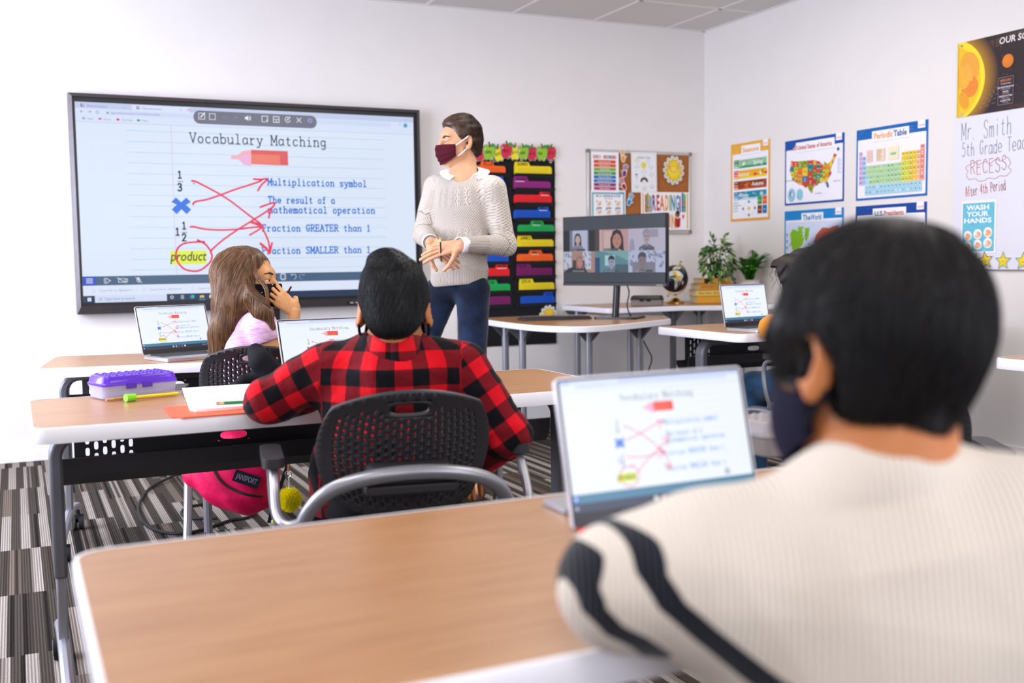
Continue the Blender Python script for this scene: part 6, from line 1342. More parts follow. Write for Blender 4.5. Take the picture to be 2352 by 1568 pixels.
# ------------------------------------------------------------------ figures: smooth bodies grown around a skeleton
A3 = lambda v: np.array(v, float)
class Body:
    def __init__(s, k=.02): s.p = []; s.k = k; s.extra = None; s.cut = None
    def cap(s, a, b, ra, rb=None, k=None, op='u'): s.p.append(('c', A3(a), A3(b), ra, ra if rb is None else rb, s.k if k is None else k, op)); return s
    def chain(s, pts, rs, k=None):
        for i in range(len(pts)-1): s.cap(pts[i], pts[i+1], rs[i], rs[i+1], k)
        return s
    def ell(s, c, r, R=None, k=None, op='u'): s.p.append(('e', A3(c), A3(r), np.eye(3) if R is None else A3(R), 0, s.k if k is None else k, op)); return s
    def one(s, q, P):
        if q[0] == 'c':
            ab = q[2]-q[1]; L = max(ab@ab, 1e-12); t = np.clip((P-q[1])@ab/L, 0, 1)
            return np.linalg.norm(P-q[1]-t[:, None]*ab, axis=1)-(q[3]+t*(q[4]-q[3]))
        x = (P-q[1])@q[3].T/q[2]; k0 = np.linalg.norm(x, axis=1); k1 = np.linalg.norm(x/q[2], axis=1)+1e-9
        return k0*(k0-1)/k1
    def d(s, P, sel=None):
        r = None
        for q in (s.p if sel is None else sel):
            e = s.one(q, P); k = max(q[5], 1e-5)
            if r is None: r = e; continue
            if q[6] == 'u': h = np.clip(.5+.5*(r-e)/k, 0, 1); r = r+(e-r)*h-k*h*(1-h)
            else: h = np.clip(.5-.5*(r+e)/k, 0, 1); r = r+(-e-r)*h+k*h*(1-h)
        if s.extra is not None: r = r+s.extra(P)
        if s.cut is not None:
            c = s.cut(P); k = .006; h = np.clip(.5-.5*(r-c)/k, 0, 1); r = r+(c-r)*h+k*h*(1-h)
        return r
    def bounds(s, pad=.03):
        lo = np.full(3, 9e9); hi = -lo
        for q in s.p:
            if q[6] != 'u': continue
            if q[0] == 'c':
                for a, r in ((q[1], q[3]), (q[2], q[4])): lo = np.minimum(lo, a-r); hi = np.maximum(hi, a+r)
            else: m = q[2].max(); lo = np.minimum(lo, q[1]-m); hi = np.maximum(hi, q[1]+m)
        return lo-pad, hi+pad
    def mesh(s, h, fit=2):
        lo, hi = s.bounds(); n = np.ceil((hi-lo)/h).astype(int)+2; B = 20
        S = np.ones(n, 'f')*.1
        for i in range(0, n[0], B):
            for j in range(0, n[1], B):
                for k in range(0, n[2], B):
                    e = np.minimum(n, (i+B, j+B, k+B)); c = lo+h*(np.array((i, j, k))+e-1)/2; R = h*np.linalg.norm(e-(i, j, k))/2
                    dc = np.array([s.one(q, c[None])[0] for q in s.p]); un = np.array([q[6] == 'u' for q in s.p]); m = dc[un].min()
                    if m > R*1.6+.05: continue
                    sel = [q for q, x, u in zip(s.p, dc, un) if x < (m if u else 0)+2*R+4*q[5]+.02]
                    if not sel or sel[0][6] != 'u': sel = s.p
                    g = np.stack(np.meshgrid(*[lo[a]+h*np.arange((i, j, k)[a], e[a]) for a in range(3)], indexing='ij'), -1).reshape(-1, 3)
                    S[i:e[0], j:e[1], k:e[2]] = s.d(g, sel).reshape(e-np.array((i, j, k)))
        S[0] = S[-1] = .1; S[:, 0] = S[:, -1] = .1; S[:, :, 0] = S[:, :, -1] = .1
        ins = S < 0; acc = {}; nc = n-1
        cs = np.zeros((nc.prod(), 3)); cn = np.zeros(nc.prod()); quads = []
        def cid(a): return (a[:, 0]*nc[1]+a[:, 1])*nc[2]+a[:, 2]
        for ax in range(3):
            o = [slice(None)]*3; o1 = [slice(None)]*3; o[ax] = slice(0, -1); o1[ax] = slice(1, None)
            c = ins[tuple(o)] != ins[tuple(o1)]; I = np.argwhere(c); s0 = S[tuple(o)][c]; s1 = S[tuple(o1)][c]; t = s0/(s0-s1)
            pos = I.astype(float); pos[:, ax] += t; b, c2 = (ax+1) % 3, (ax+2) % 3; ids = []
            for db, dc_ in ((0, 0), (-1, 0), (-1, -1), (0, -1)):
                J = I.copy(); J[:, b] += db; J[:, c2] += dc_; q = cid(J); ids.append(q); np.add.at(cs, q, pos); np.add.at(cn, q, 1)
            Q = np.stack(ids, 1); f = s0 > 0; Q[f] = Q[f][:, ::-1]; quads.append(Q)
        Q = np.concatenate(quads); use = np.unique(Q); re = np.zeros(nc.prod(), int); re[use] = np.arange(len(use))
        V = lo+h*cs[use]/cn[use][:, None]; Q = re[Q]
        for _ in range(fit): d, g = s.grad(V); V = V-np.clip(d, -h, h)[:, None]*g
        return V, Q
    def grad(s, V, e=.0012):
        d = s.d(V); g = np.stack([s.d(V+e*np.eye(3)[a])-d for a in range(3)], 1)/e; l = np.linalg.norm(g, axis=1)[:, None]+1e-9
        return d/np.clip(l[:, 0], .3, 3), g/l
def np_mesh(name, V, F, mats, parent=None, label=None, attrs=None, smooth=True):
    if parent: Mi = np.array(wm(parent).inverted()); V = V@Mi[:3, :3].T+Mi[:3, 3]
    me = bpy.data.meshes.new(name); me.vertices.add(len(V)); me.vertices.foreach_set('co', np.asarray(V, 'f').ravel())
    nf, w = F.shape; me.loops.add(nf*w); me.loops.foreach_set('vertex_index', F.ravel().astype('i')); me.polygons.add(nf)
    me.polygons.foreach_set('loop_start', np.arange(0, nf*w, w, dtype='i')); me.polygons.foreach_set('use_smooth', np.full(nf, smooth))
    me.update(calc_edges=True)
    for k, v in (attrs or {}).items():
        if v.ndim == 1: a = me.attributes.new(k, 'FLOAT', 'POINT'); a.data.foreach_set('value', v.astype('f'))
        elif v.shape[1] == 3: a = me.attributes.new(k, 'FLOAT_VECTOR', 'POINT'); a.data.foreach_set('vector', v.astype('f').ravel())
        else: a = me.attributes.new(k, 'FLOAT_COLOR', 'POINT'); a.data.foreach_set('color', v.astype('f').ravel())
    return link_mesh(name, me, parent, mats if isinstance(mats, (list, tuple)) else [mats], label)
def unit(v): v = A3(v); return v/np.linalg.norm(v)
def basis(f, u):
    """rows: face direction, side (to the figure's left), up"""
    f = unit(f); u = A3(u); u = unit(u-f*(u@f)); s = np.cross(u, f); return np.stack([f, s, u])
def rot_about(v, ax, a):
    ax = unit(ax); return v*math.cos(a)+np.cross(ax, v)*math.sin(a)+ax*(ax@v)*(1-math.cos(a))

def add_head(B, c, R, s=1.0, neck_to=None, neck_r=.055, ears=True):
    """c = centre of the skull (level with the eyes); R = basis rows (face, side, up)"""
    f, l, u = R; g = lambda a, b, d: c+s*(f*a+l*b+u*d)
    B.ell(g(-.010, 0, .028), (s*.094, s*.074, s*.087), R, .02)
    B.ell(g(.028, 0, -.04), (s*.062, s*.058, s*.08), R, .03)
    B.cap(g(.02, -.045, -.062), g(.068, -.012, -.10), s*.02, s*.018, .02).cap(g(.02, .045, -.062), g(.068, .012, -.10), s*.02, s*.018, .02)
    B.cap(g(.068, -.028, .026), g(.068, .028, .026), s*.022, None, .015)
    for q in (-1, 1):
        B.ell(g(.056, q*.036, -.026), (s*.026, s*.024, s*.026), R, .015)
        B.ell(g(.096, q*.033, .004), (s*.016, s*.017, s*.012), R, .008, 's')
    B.chain([g(.086, 0, .012), g(.100, 0, -.012), g(.112, 0, -.032)], [s*.0085, s*.010, s*.0125], .008)
    for q in (-1, 1): B.ell(g(.098, q*.012, -.034), (s*.010, s*.009, s*.008), R, .006)
    B.cap(g(.084, -.016, -.062), g(.084, .016, -.062), s*.010, None, .008); B.cap(g(.083, -.014, -.074), g(.083, .014, -.074), s*.010, None, .008)
    B.cap(g(.098, -.02, -.0675), g(.098, .02, -.0675), s*.003, None, .004, 's')
    if ears:
        for q in ((-1, 1) if ears is True else (ears,)):
            a = unit(f*-.5+l*q*.9); e2 = unit(u*.97+f*-.24); E = np.stack([a, unit(np.cross(e2, a)), e2])
            B.ell(g(-.012, q*.082, -.008), (s*.007, s*.019, s*.033), E, .006); B.ell(g(-.005, q*.087, -.004), (s*.006, s*.010, s*.020), E, .004, 's'); B.cap(g(.0, q*.075, -.03), g(-.004, q*.082, -.036), s*.007, s*.008, .006)
    if neck_to is not None: B.cap(g(-.028, 0, -.07), neck_to, neck_r, neck_r*1.12, .025)
def add_lids(B, c, R, s, drop=.004):
    f, l, u = R
    for q in (-1, 1): B.ell(c+s*(f*.0785+l*q*.033+u*(.004+drop)), (s*.0122, s*.0150, s*.0108), R, .006); B.ell(c+s*(f*.0785+l*q*.033-u*.010), (s*.0115, s*.015, s*.009), R, .006)
def add_eyes(c, R, s, parent, iris='3a2a1c', only=None):
    f, l, u = R
    for q in ((-1, 1) if only is None else (only,)):
        p = c+s*(f*.0775+l*q*.033+u*.002); mb = MB().color('e9e4df'); mb.ell(p, (.0118*s), 10); e = mb.build('eye', PRINT, parent)
        d = unit(f*1.0+l*q*.05); mb = MB().color(iris); mb.cyl(p+d*.0112*s, p+d*.0127*s, .0055*s, .005*s, 12); mb.color('0c0a0a'); mb.cyl(p+d*.0126*s, p+d*.0130*s, .0026*s, .002*s, 10); mb.build('iris', PRINT, e, smooth=False)
def add_hand(B, wrist, d, n, side, s=1.0, curl=(.3, .35, .4, .5), spread=.1, thumb=(.6, .5), k=.0022, bend=None):
    """d = wrist to knuckles, n = out of the back of the hand, side = +1 when the thumb lies along cross(d, n)"""
    d = unit(d); n = unit(n-d*(n@d)); x = np.cross(d, n)*side; w = A3(wrist); tips = []
    lens = ((.044, .026, .021), (.048, .030, .023), (.045, .028, .022), (.035, .022, .019)); rad = (.0085, .0088, .0083, .0074)
    for i in range(4):
        o = (.028-.0185*i); kn = w+s*(d*(.088-.004*abs(i-1))+x*o-n*.002*abs(i-1.5)); B.cap(w+s*(x*o*.62+d*.004), kn, s*.0125, s*.0105, .010)
        fd = unit(d+x*spread*(1.2-i*.8)); p = kn; c = curl[i]
        for j, L in enumerate(lens[i]):
            a = c*(1, 1.15, .8)[j]; fd = rot_about(fd, np.cross(fd, -n), a); q = p+fd*L*s; B.cap(p, q, s*rad[i]*(1-.07*j), s*rad[i]*(1-.07*(j+1)), k); p = q
        tips.append((p, fd))
    b = w+s*(d*.022+x*.024); td = unit(d*.62+x*.75-n*thumb[0]*.7); p1 = b+td*.045*s; td2 = unit(td+d*.35-n*thumb[1]*.5); p2 = p1+td2*.032*s; td3 = unit(td2+d*.2-x*.25-n*thumb[1]*.4); p3 = p2+td3*.026*s
    B.cap(w+s*(d*.012+x*.014), b, s*.016, s*.0145, .01).cap(b, p1, s*.0145, s*.0108, .008).cap(p1, p2, s*.0105, s*.0095, k).cap(p2, p3, s*.0095, s*.008, k)
    return tips
def body_mesh(B, hands, h, hh, m, parent):
    V, F = B.mesh(h)
    for H in hands: v, f = H.mesh(hh); F = np.concatenate([F, f+len(V)]); V = np.concatenate([V, v])
    return np_mesh('body', V, F, m, parent)
def hairline(lim, w=.018, amt=.009):
    """thins the hair volume towards its edge; lim(P) < 0 inside"""
    return lambda P: amt*np.exp(-np.clip(-lim(P), 0, 1)/w)
def raycast(fn, o, D, t0, t1, n=26):
    lo = np.full(len(D), t0); hi = np.full(len(D), t1)
    for _ in range(n):
        m = (lo+hi)/2; i = fn(o+D*m[:, None]) < 0; lo = np.where(i, m, lo); hi = np.where(i, hi, m)
    return (lo+hi)/2
def patch(name, fn, o, R, ang, vert, off, m, parent, th=.0025, shape=None, label=None, attrs=None):
    """cloth laid on a head: grid of azimuth x height, pushed out to the skin"""
    na, nv = len(ang), len(vert[0]) if isinstance(vert[0], (list, tuple, np.ndarray)) else len(vert)
    D = []; 
    for i, a in enumerate(ang):
        vv = vert[i] if isinstance(vert[0], (list, tuple, np.ndarray)) else vert
        for h in vv: D.append(unit(R[0]*math.cos(a)+R[1]*math.sin(a)+R[2]*h))
    D = np.array(D); t = raycast(fn, o, D, .02, .25)
    offs = np.full(len(D), off) if not callable(off) else np.array([off(i, j) for i in range(na) for j in range(nv)])
    V = np.concatenate([o+D*(t+offs)[:, None], o+D*(t+offs-th)[:, None]]); K = na*nv; F = []
    for i in range(na-1):
        for j in range(nv-1): a = i*nv+j; F += [(a, a+nv, a+nv+1, a+1), (K+a+1, K+a+nv+1, K+a+nv, K+a)]
    ed = [(i*nv, (i+1)*nv) for i in range(na-1)]+[((i+1)*nv+nv-1, i*nv+nv-1) for i in range(na-1)]+[(j+1, j) for j in range(nv-1)]+[((na-1)*nv+j, (na-1)*nv+j+1) for j in range(nv-1)]
    F += [(b, a, K+a, K+b) for a, b in ed]
    return np_mesh(name, V, np.array(F), m, parent, label)
def strands(name, P, radius, m, parent, taper=.2):
    """P: (count, points, 3) world positions"""
    n, k, _ = P.shape; Mi = np.array(wm(parent).inverted()); P = P@Mi[:3, :3].T+Mi[:3, 3]
    hc = bpy.data.hair_curves.new(name); hc.add_curves([k]*n); hc.attributes['position'].data.foreach_set('vector', P.astype('f').ravel())
    ra = hc.attributes.get('radius') or hc.attributes.new('radius', 'FLOAT', 'POINT'); rr = np.tile(radius*np.linspace(1, taper, k), n); ra.data.foreach_set('value', rr.astype('f'))
    o = bpy.data.objects.new(name, hc); COL.objects.link(o); o.parent = parent; hc.materials.append(m); return o
def comb(B, V, N_, flow, L, k=6, lift=.25, wob=.15, rs=None, keep=.0035):
    """strands that start on a hair volume and follow a flow field close to its surface"""
    rs = rs or np.random.RandomState(1); P = [V-N_*.004]; p = P[0].copy(); n = len(V); ln = L*rs.uniform(.6, 1.15, n)
    jit = rs.normal(0, wob, (n, 3))
    for i in range(1, k):
        f = flow(p)+jit; f /= np.linalg.norm(f, axis=1)[:, None]+1e-9
        d, g = B.grad(p, .003); f = f-g*np.sum(f*g, 1)[:, None]*(.9); f /= np.linalg.norm(f, axis=1)[:, None]+1e-9
        p = p+(f*(1-lift*.3)+g*lift*(1.2-i/k))*(ln/(k-1))[:, None]; d, g = B.grad(p, .003); over = d-keep*1.5
        p = p-g*np.where(over > 0, over*.7, np.where(d < -.002, d+.001, 0))[:, None]; P.append(p.copy())
    return np.stack(P, 1)
def sample(V, F, n, rs, mask=None):
    c = V[F].mean(1); idx = np.arange(len(F))
    if mask is not None: idx = idx[mask(c)]
    i = rs.choice(idx, n); w = rs.dirichlet(np.ones(4), n); return np.einsum('nk,nkj->nj', w, V[F[i]])

def skin_mat(name, col, rough=.45):
    return mat(name, col, rough, sss=.12, var=.06, vscale=25, spec=.4)
def hair_mat(name, c1, c2, rough=.35):
    m = mat(name, c1, rough, spec=.5); nt, ns, ln, b = nodes_of(m); tc = N(nt, 'ShaderNodeTexCoord'); mp = N(nt, 'ShaderNodeMapping'); mp.inputs['Scale'].default_value = (90, 90, 14)
    nz = N(nt, 'ShaderNodeTexNoise'); nz.inputs['Scale'].default_value = 1; nz.inputs['Detail'].default_value = 3; r = ramp(nt, [(.3, c1), (.7, c2)])
    ln.new(tc.outputs['Object'], mp.inputs[0]); ln.new(mp.outputs[0], nz.inputs['Vector']); ln.new(nz.outputs[0], r.inputs[0]); ln.new(r.outputs[0], b.inputs['Base Color']); return m
def denim_mat(name, c1, c2):
    m = mat(name, c1, .8, sheen=.2); nt, ns, ln, b = nodes_of(m); tc = N(nt, 'ShaderNodeTexCoord')
    nz = N(nt, 'ShaderNodeTexNoise'); nz.inputs['Scale'].default_value = 9; nz.inputs['Detail'].default_value = 6; r = ramp(nt, [(.38, c1), (.66, c2)])
    wv = N(nt, 'ShaderNodeTexNoise'); wv.inputs['Scale'].default_value = 700
    bp = N(nt, 'ShaderNodeBump'); bp.inputs['Strength'].default_value = .25; bp.inputs['Distance'].default_value = .001
    ln.new(tc.outputs['Object'], nz.inputs['Vector']); ln.new(tc.outputs['Object'], wv.inputs['Vector']); ln.new(nz.outputs[0], r.inputs[0]); ln.new(r.outputs[0], b.inputs['Base Color']); ln.new(wv.outputs[0], bp.inputs['Height']); ln.new(bp.outputs[0], b.inputs['Normal']); return m
def folds(seed, amp, freq, axis=(.2, .1, 1), n=5):
    """soft cloth creases"""
    rs = np.random.RandomState(seed); K = rs.normal(0, 1, (n, 3)); K = K/np.linalg.norm(K, axis=1)[:, None]*freq*rs.uniform(.6, 1.5, n)[:, None]*A3(axis); ph = rs.uniform(0, 6.28, n)
    def f(P):
        w = P+.02*np.sin(P[:, [1, 2, 0]]*17+seed); r = 0
        for a, b in zip(K, ph): q = np.sin(w@a+b); r = r+(1-np.abs(q))**2
        return -amp*(r/n-.35)
    return f
FS = 2352
CRn, CUn, CFn, CAMn = A3(CR), A3(CU), A3(CF), A3(CAMP)
TOCAM = unit((-CFn[0], -CFn[1], 0)); RIGHT = unit((CRn[0], CRn[1], 0)); UP = A3((0, 0, 1))
class Figure:
    """turns photo-plane positions at the figure's own distance into world points"""
    def __init__(s, dep): s.D = dep; s.m = dep/FPX
    def __call__(s, px, py, d=0): return A3(PD(px, py, s.D+d))
# ------------------------------------------------------------------ teacher
T = Figure(4.84); u = T.m
person = thing('person', 'standing man in a cream cable knit sweater, maroon face mask and jeans', 'person', (1.52, -2.02, 0))
skin = skin_mat('skin_light', 'd59f7b'); jeans = denim_mat('dark_denim', '0c1526', '1b2e4e')
hc = T(1056, 325); HR = basis(-RIGHT*.87+TOCAM*.48+UP*-.03, UP+RIGHT*.02)
sh_r, sh_l = T(1003, 432, .03), T(1132, 436, -.05)      # his right (photo left), his left
el_r, el_l = T(971, 538, .0), T(1160, 562, -.04)
wr_r, wr_l = T(988, 556, -.19), T(1058, 563, -.25)
hip_r, hip_l = T(1014, 672, .03), T(1086, 668, -.02)
kn_r, kn_l = T(944, 862, -.03), T(1088, 880, -.04); an_r, an_l = T(930, 1075, -.06), T(1090, 1090, .0)
neck = T(1068, 402)
B = Body(.02)
B.ell(T(1062, 480), (.125, .09, .19), basis(TOCAM, UP)[[1, 0, 2]]).ell(T(1054, 620), (.115, .085, .13), basis(TOCAM, UP)[[1, 0, 2]])
add_head(B, hc, HR, 0.96, neck, .048); add_lids(B, hc, HR, .96, .0015)
B.chain([sh_r, el_r, wr_r], [.048, .036, .026]).chain([sh_l, el_l, wr_l], [.048, .036, .026])
B.chain([hip_r, kn_r, an_r], [.068, .046, .035]).chain([hip_l, kn_l, an_l], [.068, .046, .035])
B.cap(an_r, an_r+TOCAM*.15-RIGHT*.03-UP*.04, .035, .03).cap(an_l, an_l+TOCAM*.16-UP*.04, .035, .03)
# right hand (photo left) held low, left hand folded over it
rd = T(1022, 580, -.235)-wr_r
HA, HB_ = Body(.01), Body(.01)
add_hand(HA, wr_r, rd, -RIGHT*.2+UP*.35+TOCAM*.85, 1, .98, (.35, .4, .45, .5), .03, (.5, .6))
add_hand(HB_, wr_l, T(1000, 573, -.265)-wr_l, UP*.60+TOCAM*.78, -1, 1.0, (.16, .20, .24, .34), .10, (.7, .5))
body_mesh(B, (HA, HB_), .0042, .0024, skin, person)
headB = Body(.02); add_head(headB, hc, HR, 0.96, neck, .048, False)

# eyebrow, seen side
fx, lx, ux = HR; g = lambda a, b, c: hc+0.96*(fx*a+lx*b+ux*c)
hair_br = hair_mat('hair_brown', '2a1c14', '4f3524')
bm_ = MB(); bm_.tube([Vector(g(.0925, .012, .016)), Vector(g(.0905, .03, .0215)), Vector(g(.077, .052, .018))], [.004, .0045, .002], 8); bm_.build('eyebrow', hair_br, person)
bm_ = MB(); bm_.tube([Vector(g(.0925, .020, -.002)), Vector(g(.0915, .033, -.0065)), Vector(g(.083, .047, -.001))], [.0009, .0014, .0009], 6); bm_.build('eyelash', hair_br, person)
# hair: swept back
Hh = Body(.02)
Hh.ell(g(-.012, 0, .034), (.096, .083, .096), HR).ell(g(.035, 0, .082), (.05, .045, .026), HR, .03).ell(g(-.060, 0, -.022), (.042, .062, .054), HR, .03)
Hh.cap(g(.012, .076, -.0), g(.018, .076, -.03), .010, .006, .01); Hh.cap(g(.012, -.076, -.0), g(.018, -.076, -.03), .010, .006, .01)
def cutf(P):
    q = (P-hc)/.96; a, b, c = q@fx, q@lx, q@ux
    lim = np.where(c > .055, .088-.9*np.clip(.085-c, 0, 1)*.9, np.where(c > .0, .060-.030*(1-np.clip(c/.055, 0, 1)), .026-np.clip(-c, 0, .1)*1.0))
    lim = np.where(c < -.03, -.02, lim); return np.maximum(a-lim, -c-.115+.3*np.clip(-a-.06, 0, 1))
Hh.cut = cutf
def groove(P): q = (P-hc); a, b, c = q@fx, q@lx, q@ux; return .0012*np.sin(95*(c+.35*a)+18*b)+.0007*np.sin(210*c+30*a)
hl = hairline(cutf); Hh.extra = lambda P: groove(P)+hl(P)
Hh.p += [('e', g(-.010, s_*.083, -.012), A3((.012, .024, .036)), np.stack([lx, fx, ux]), 0, .006, 's') for s_ in (-1, 1)]
V, F = Hh.mesh(.0045); ho = np_mesh('hair', V, F, hair_br, person)
rs = np.random.RandomState(4); _, Nn = Hh.grad(V); S0 = sample(V, F, 9000, rs); _, N0 = Hh.grad(S0)
ok = (N0@-fx > -.75); S0, N0 = S0[ok], N0[ok]
flow = lambda p: np.tile(-fx*.9, (len(p), 1))+ux*np.clip(((p-hc)@fx)*6, -1, .6)[:, None]-ux*.25
strands('hair_strands', comb(Hh, S0, N0, flow, .055, 6, .10, .10, rs), .00045, hair_br, ho)
# mask with ear loops
maroon = mat('maroon_cloth', '4c1422', .8, bump=.3, bscale=420)
ang = np.linspace(-1.0, 1.0, 25)
def vr(a): w = abs(a); return np.linspace(-1.22+.34*w**2, -.16-.07*w, 17)
maskB = Body(.03); maskB.p = [q for q in headB.p if q[6] == 'u'][:4]; maskB.cap(g(.10, 0, -.012), g(.102, 0, -.045), .018, .02, .02).cap(g(.088, 0, -.07), g(.068, 0, -.104), .022, .02, .02).ell(g(.05, 0, -.05), (.058, .064, .062), HR, .02)
hd = lambda P: np.minimum(maskB.d(P), headB.d(P)+.001)
pl = lambda i, j: .006+.0022*math.cos(j*1.35)*(1-abs(ang[i])/1.3)
mk = patch('face_mask', hd, hc+0.96*fx*.012, HR, ang, [vr(a) for a in ang], pl, maroon, person)
wht = mat('white_elastic', 'f2f0f2', .6)
ear_p = Vector(g(-.004, .086, .018)); ear_q = Vector(g(-.006, .083, -.030))
e1 = Vector(g(.056, .069, -.024)); e2 = Vector(g(.046, .066, -.075))
for q, (a, b) in enumerate(((e1, ear_p), (e2, ear_q))): MB().tube(catmull([a, (a+b)/2+Vector(lx)*.006, b], 5), .0026, 6).build('ear_loop', wht, mk)
# sweater
S = Body(.03); TW = basis(TOCAM+RIGHT*-.25, UP)[[1, 0, 2]]
S.ell(T(1063, 478), (.143, .112, .17), TW).ell(T(1055, 570), (.135, .108, .16), TW, .04).cap(T(1041, 640, .0), T(1067, 636, .0), .106, .106, .05)
S.cap(T(1020, 437, .02), T(1115, 437, -.03), .056, .056, .05).cap(T(1066, 420), T(1064, 445), .068, .09, .04)
S.chain([sh_r, el_r], [.062, .046], .03).chain([el_r, wr_r+unit(el_r-wr_r)*.015], [.046, .036], .025)
S.chain([sh_l, el_l], [.064, .050], .03).chain([el_l, wr_l+unit(el_l-wr_l)*.02], [.050, .036], .025)
zl = lambda P: (T(983, 660)[2]+.010*((P-T(983, 657))@RIGHT)/.14)
hole = ('c', A3(neck)-UP*.02-TOCAM*-.01, hc-UP*.02, .062, .075, .012, 's')
fo_ = folds(3, .006, 26, (1, 1, .8))
bw_ = lambda P: np.clip(1-np.abs(P[:, 2]-T(1060, 605)[2])/.10, 0, 1)
S.extra = lambda P: fo_(P)+.004*np.sin(P[:, 2]*70+8*P[:, 0])*bw_(P)
S.cap(neck-UP*.045+TOCAM*.012, hc, .069, .09, .008, 's'); S.cap(neck-UP*.030+TOCAM*.055-RIGHT*.012, neck+UP*.08+TOCAM*.12, .036, .05, .012, 's')
S.cut = lambda P: zl(P)-P[:, 2]
V, F = S.mesh(.005)
# knit coordinates: across, along, part (0 body, 1 sleeve)
def limb_uv(V, segs, bodyc):
    best = np.full(len(V), 9.); U = np.zeros((len(V), 3))
    for a, b, off in segs:
        ab = b-a; L = np.linalg.norm(ab); d = ab/L; t = np.clip((V-a)@d, 0, L); r = V-a-t[:, None]*d; tu = (V-a)@d; dist = np.linalg.norm(r, axis=1); x = unit(np.cross(d, CFn)); y = np.cross(d, x)
        an = np.arctan2(r@x, r@y); m_ = dist < best; best = np.where(m_, dist, best); U[m_] = np.stack([an*.05, np.maximum(tu, -.1)+off, np.ones(len(V))], 1)[m_]
    return U, best
Ua, bd_ = limb_uv(V, [(sh_r+(el_r-sh_r)*.12, el_r, 0), (el_r, wr_r, .22), (sh_l+(el_l-sh_l)*.12, el_l, 0), (el_l, wr_l, .22)], None)
tc_ = (V-T(1063, 560)); ub = np.stack([np.arctan2(tc_@TW[0], tc_@TOCAM)*.15, V[:, 2]-zl(V), 0*V[:, 0]], 1)
arm = bd_ < np.where(V[:, 2] > T(0, 470)[2], .055, .052); UV = np.where(arm[:, None], Ua, ub)
knit = mat('cable_knit', 'c6bcb1', .85, sheen=.3); nt, ns, ln, b = nodes_of(knit)
at = N(nt, 'ShaderNodeAttribute'); at.attribute_name = 'knit'; sp_ = N(nt, 'ShaderNodeSeparateXYZ'); ln.new(at.outputs['Vector'], sp_.inputs[0]); kx, ky, kp = sp_.outputs
sn = lambda v, f_, ph=0: math_n(nt, 'SINE', math_n(nt, 'MULTIPLY_ADD', v, f_, ph))
ribs = sn(kx, 2*PI/.0085)                                           # rib bands at hem and cuffs
inrib = math_n(nt, 'LESS_THAN', ky, .062); inrib = math_n(nt, 'MULTIPLY', inrib, math_n(nt, 'LESS_THAN', kp, .5))
cuff = math_n(nt, 'MULTIPLY', math_n(nt, 'GREATER_THAN', ky, .365), math_n(nt, 'GREATER_THAN', kp, .5)); rb = math_n(nt, 'MAXIMUM', inrib, cuff)
dia = math_n(nt, 'MULTIPLY', sn(math_n(nt, 'ADD', kx, ky), 2*PI/.030), sn(math_n(nt, 'SUBTRACT', kx, ky), 2*PI/.030))
dia = math_n(nt, 'ABSOLUTE', dia); cols = sn(kx, 2*PI/.062, .6)
cab = sn(math_n(nt, 'ADD', math_n(nt, 'MULTIPLY', math_n(nt, 'ABSOLUTE', sn(ky, PI/.03)), .009), kx), 2*PI/.018)
lad = math_n(nt, 'MULTIPLY', sn(ky, 2*PI/.0075), sn(kx, 2*PI/.011)); colm = math_n(nt, 'GREATER_THAN', cols, .45); colb = math_n(nt, 'LESS_THAN', cols, -.55)
patt = math_n(nt, 'ADD', math_n(nt, 'MULTIPLY', colm, cab), math_n(nt, 'ADD', math_n(nt, 'MULTIPLY', colb, lad), math_n(nt, 'MULTIPLY', math_n(nt, 'SUBTRACT', 1, math_n(nt, 'ADD', colm, colb)), math_n(nt, 'MULTIPLY', dia, 1.6))))
band = math_n(nt, 'GREATER_THAN', sn(ky, 2*PI/.19, 1.0), .2); seed_ = math_n(nt, 'MULTIPLY', sn(kx, 2*PI/.013), sn(ky, 2*PI/.013))
patt = math_n(nt, 'ADD', math_n(nt, 'MULTIPLY', band, patt), math_n(nt, 'MULTIPLY', math_n(nt, 'SUBTRACT', 1, band), seed_))
hgt = math_n(nt, 'ADD', math_n(nt, 'MULTIPLY', rb, ribs), math_n(nt, 'MULTIPLY', math_n(nt, 'SUBTRACT', 1, rb), patt))
bp = N(nt, 'ShaderNodeBump'); bp.inputs['Strength'].default_value = .9; bp.inputs['Distance'].default_value = .0024; ln.new(hgt, bp.inputs['Height']); ln.new(bp.outputs[0], b.inputs['Normal'])
sw = np_mesh('sweater', V, F, knit, person, attrs={'knit': UV})
# shirt: collar and cuffs
shirt = mat('white_shirt', 'efedf3', .6)
nk = Vector(neck); up_ = Vector(unit(hc-neck)); tcv = Vector(TOCAM); rv = Vector(RIGHT)
vs = []; n = 22; mb = MB()
for i in range(n+1):
    a = -2.55+5.1*i/n; dv = (tcv*-math.cos(a)+rv*math.sin(a)); front_ = (1-math.cos(a))/2
    base = nk+dv*.076-Vector((0, 0, .010+.030*front_)); top = nk+dv*.064+Vector((0, 0, .052-.060*front_)); fl_ = nk+dv*(.110+.008*front_)+Vector((0, 0, .034-.075*front_**2))
    vs += [base, top, top+dv*.004, fl_]
mb.add(vs, [(i*4+k, i*4+k+1, i*4+k+5, i*4+k+4) for i in range(n) for k in range(3)]); co = mb.build('shirt_collar', shirt, person); solid(co, .002)
for w_, e_ in ((wr_r, el_r), (wr_l, el_l)):
    d_ = unit(w_-e_); MB().cyl(Vector(w_-d_*.04), Vector(w_+d_*.012), .034, .035, 20, False).build('shirt_cuff', shirt, person); solid(bpy.data.objects[-1] if False else [o for o in bpy.data.objects if o.name.startswith('shirt_cuff')][-1], .002)
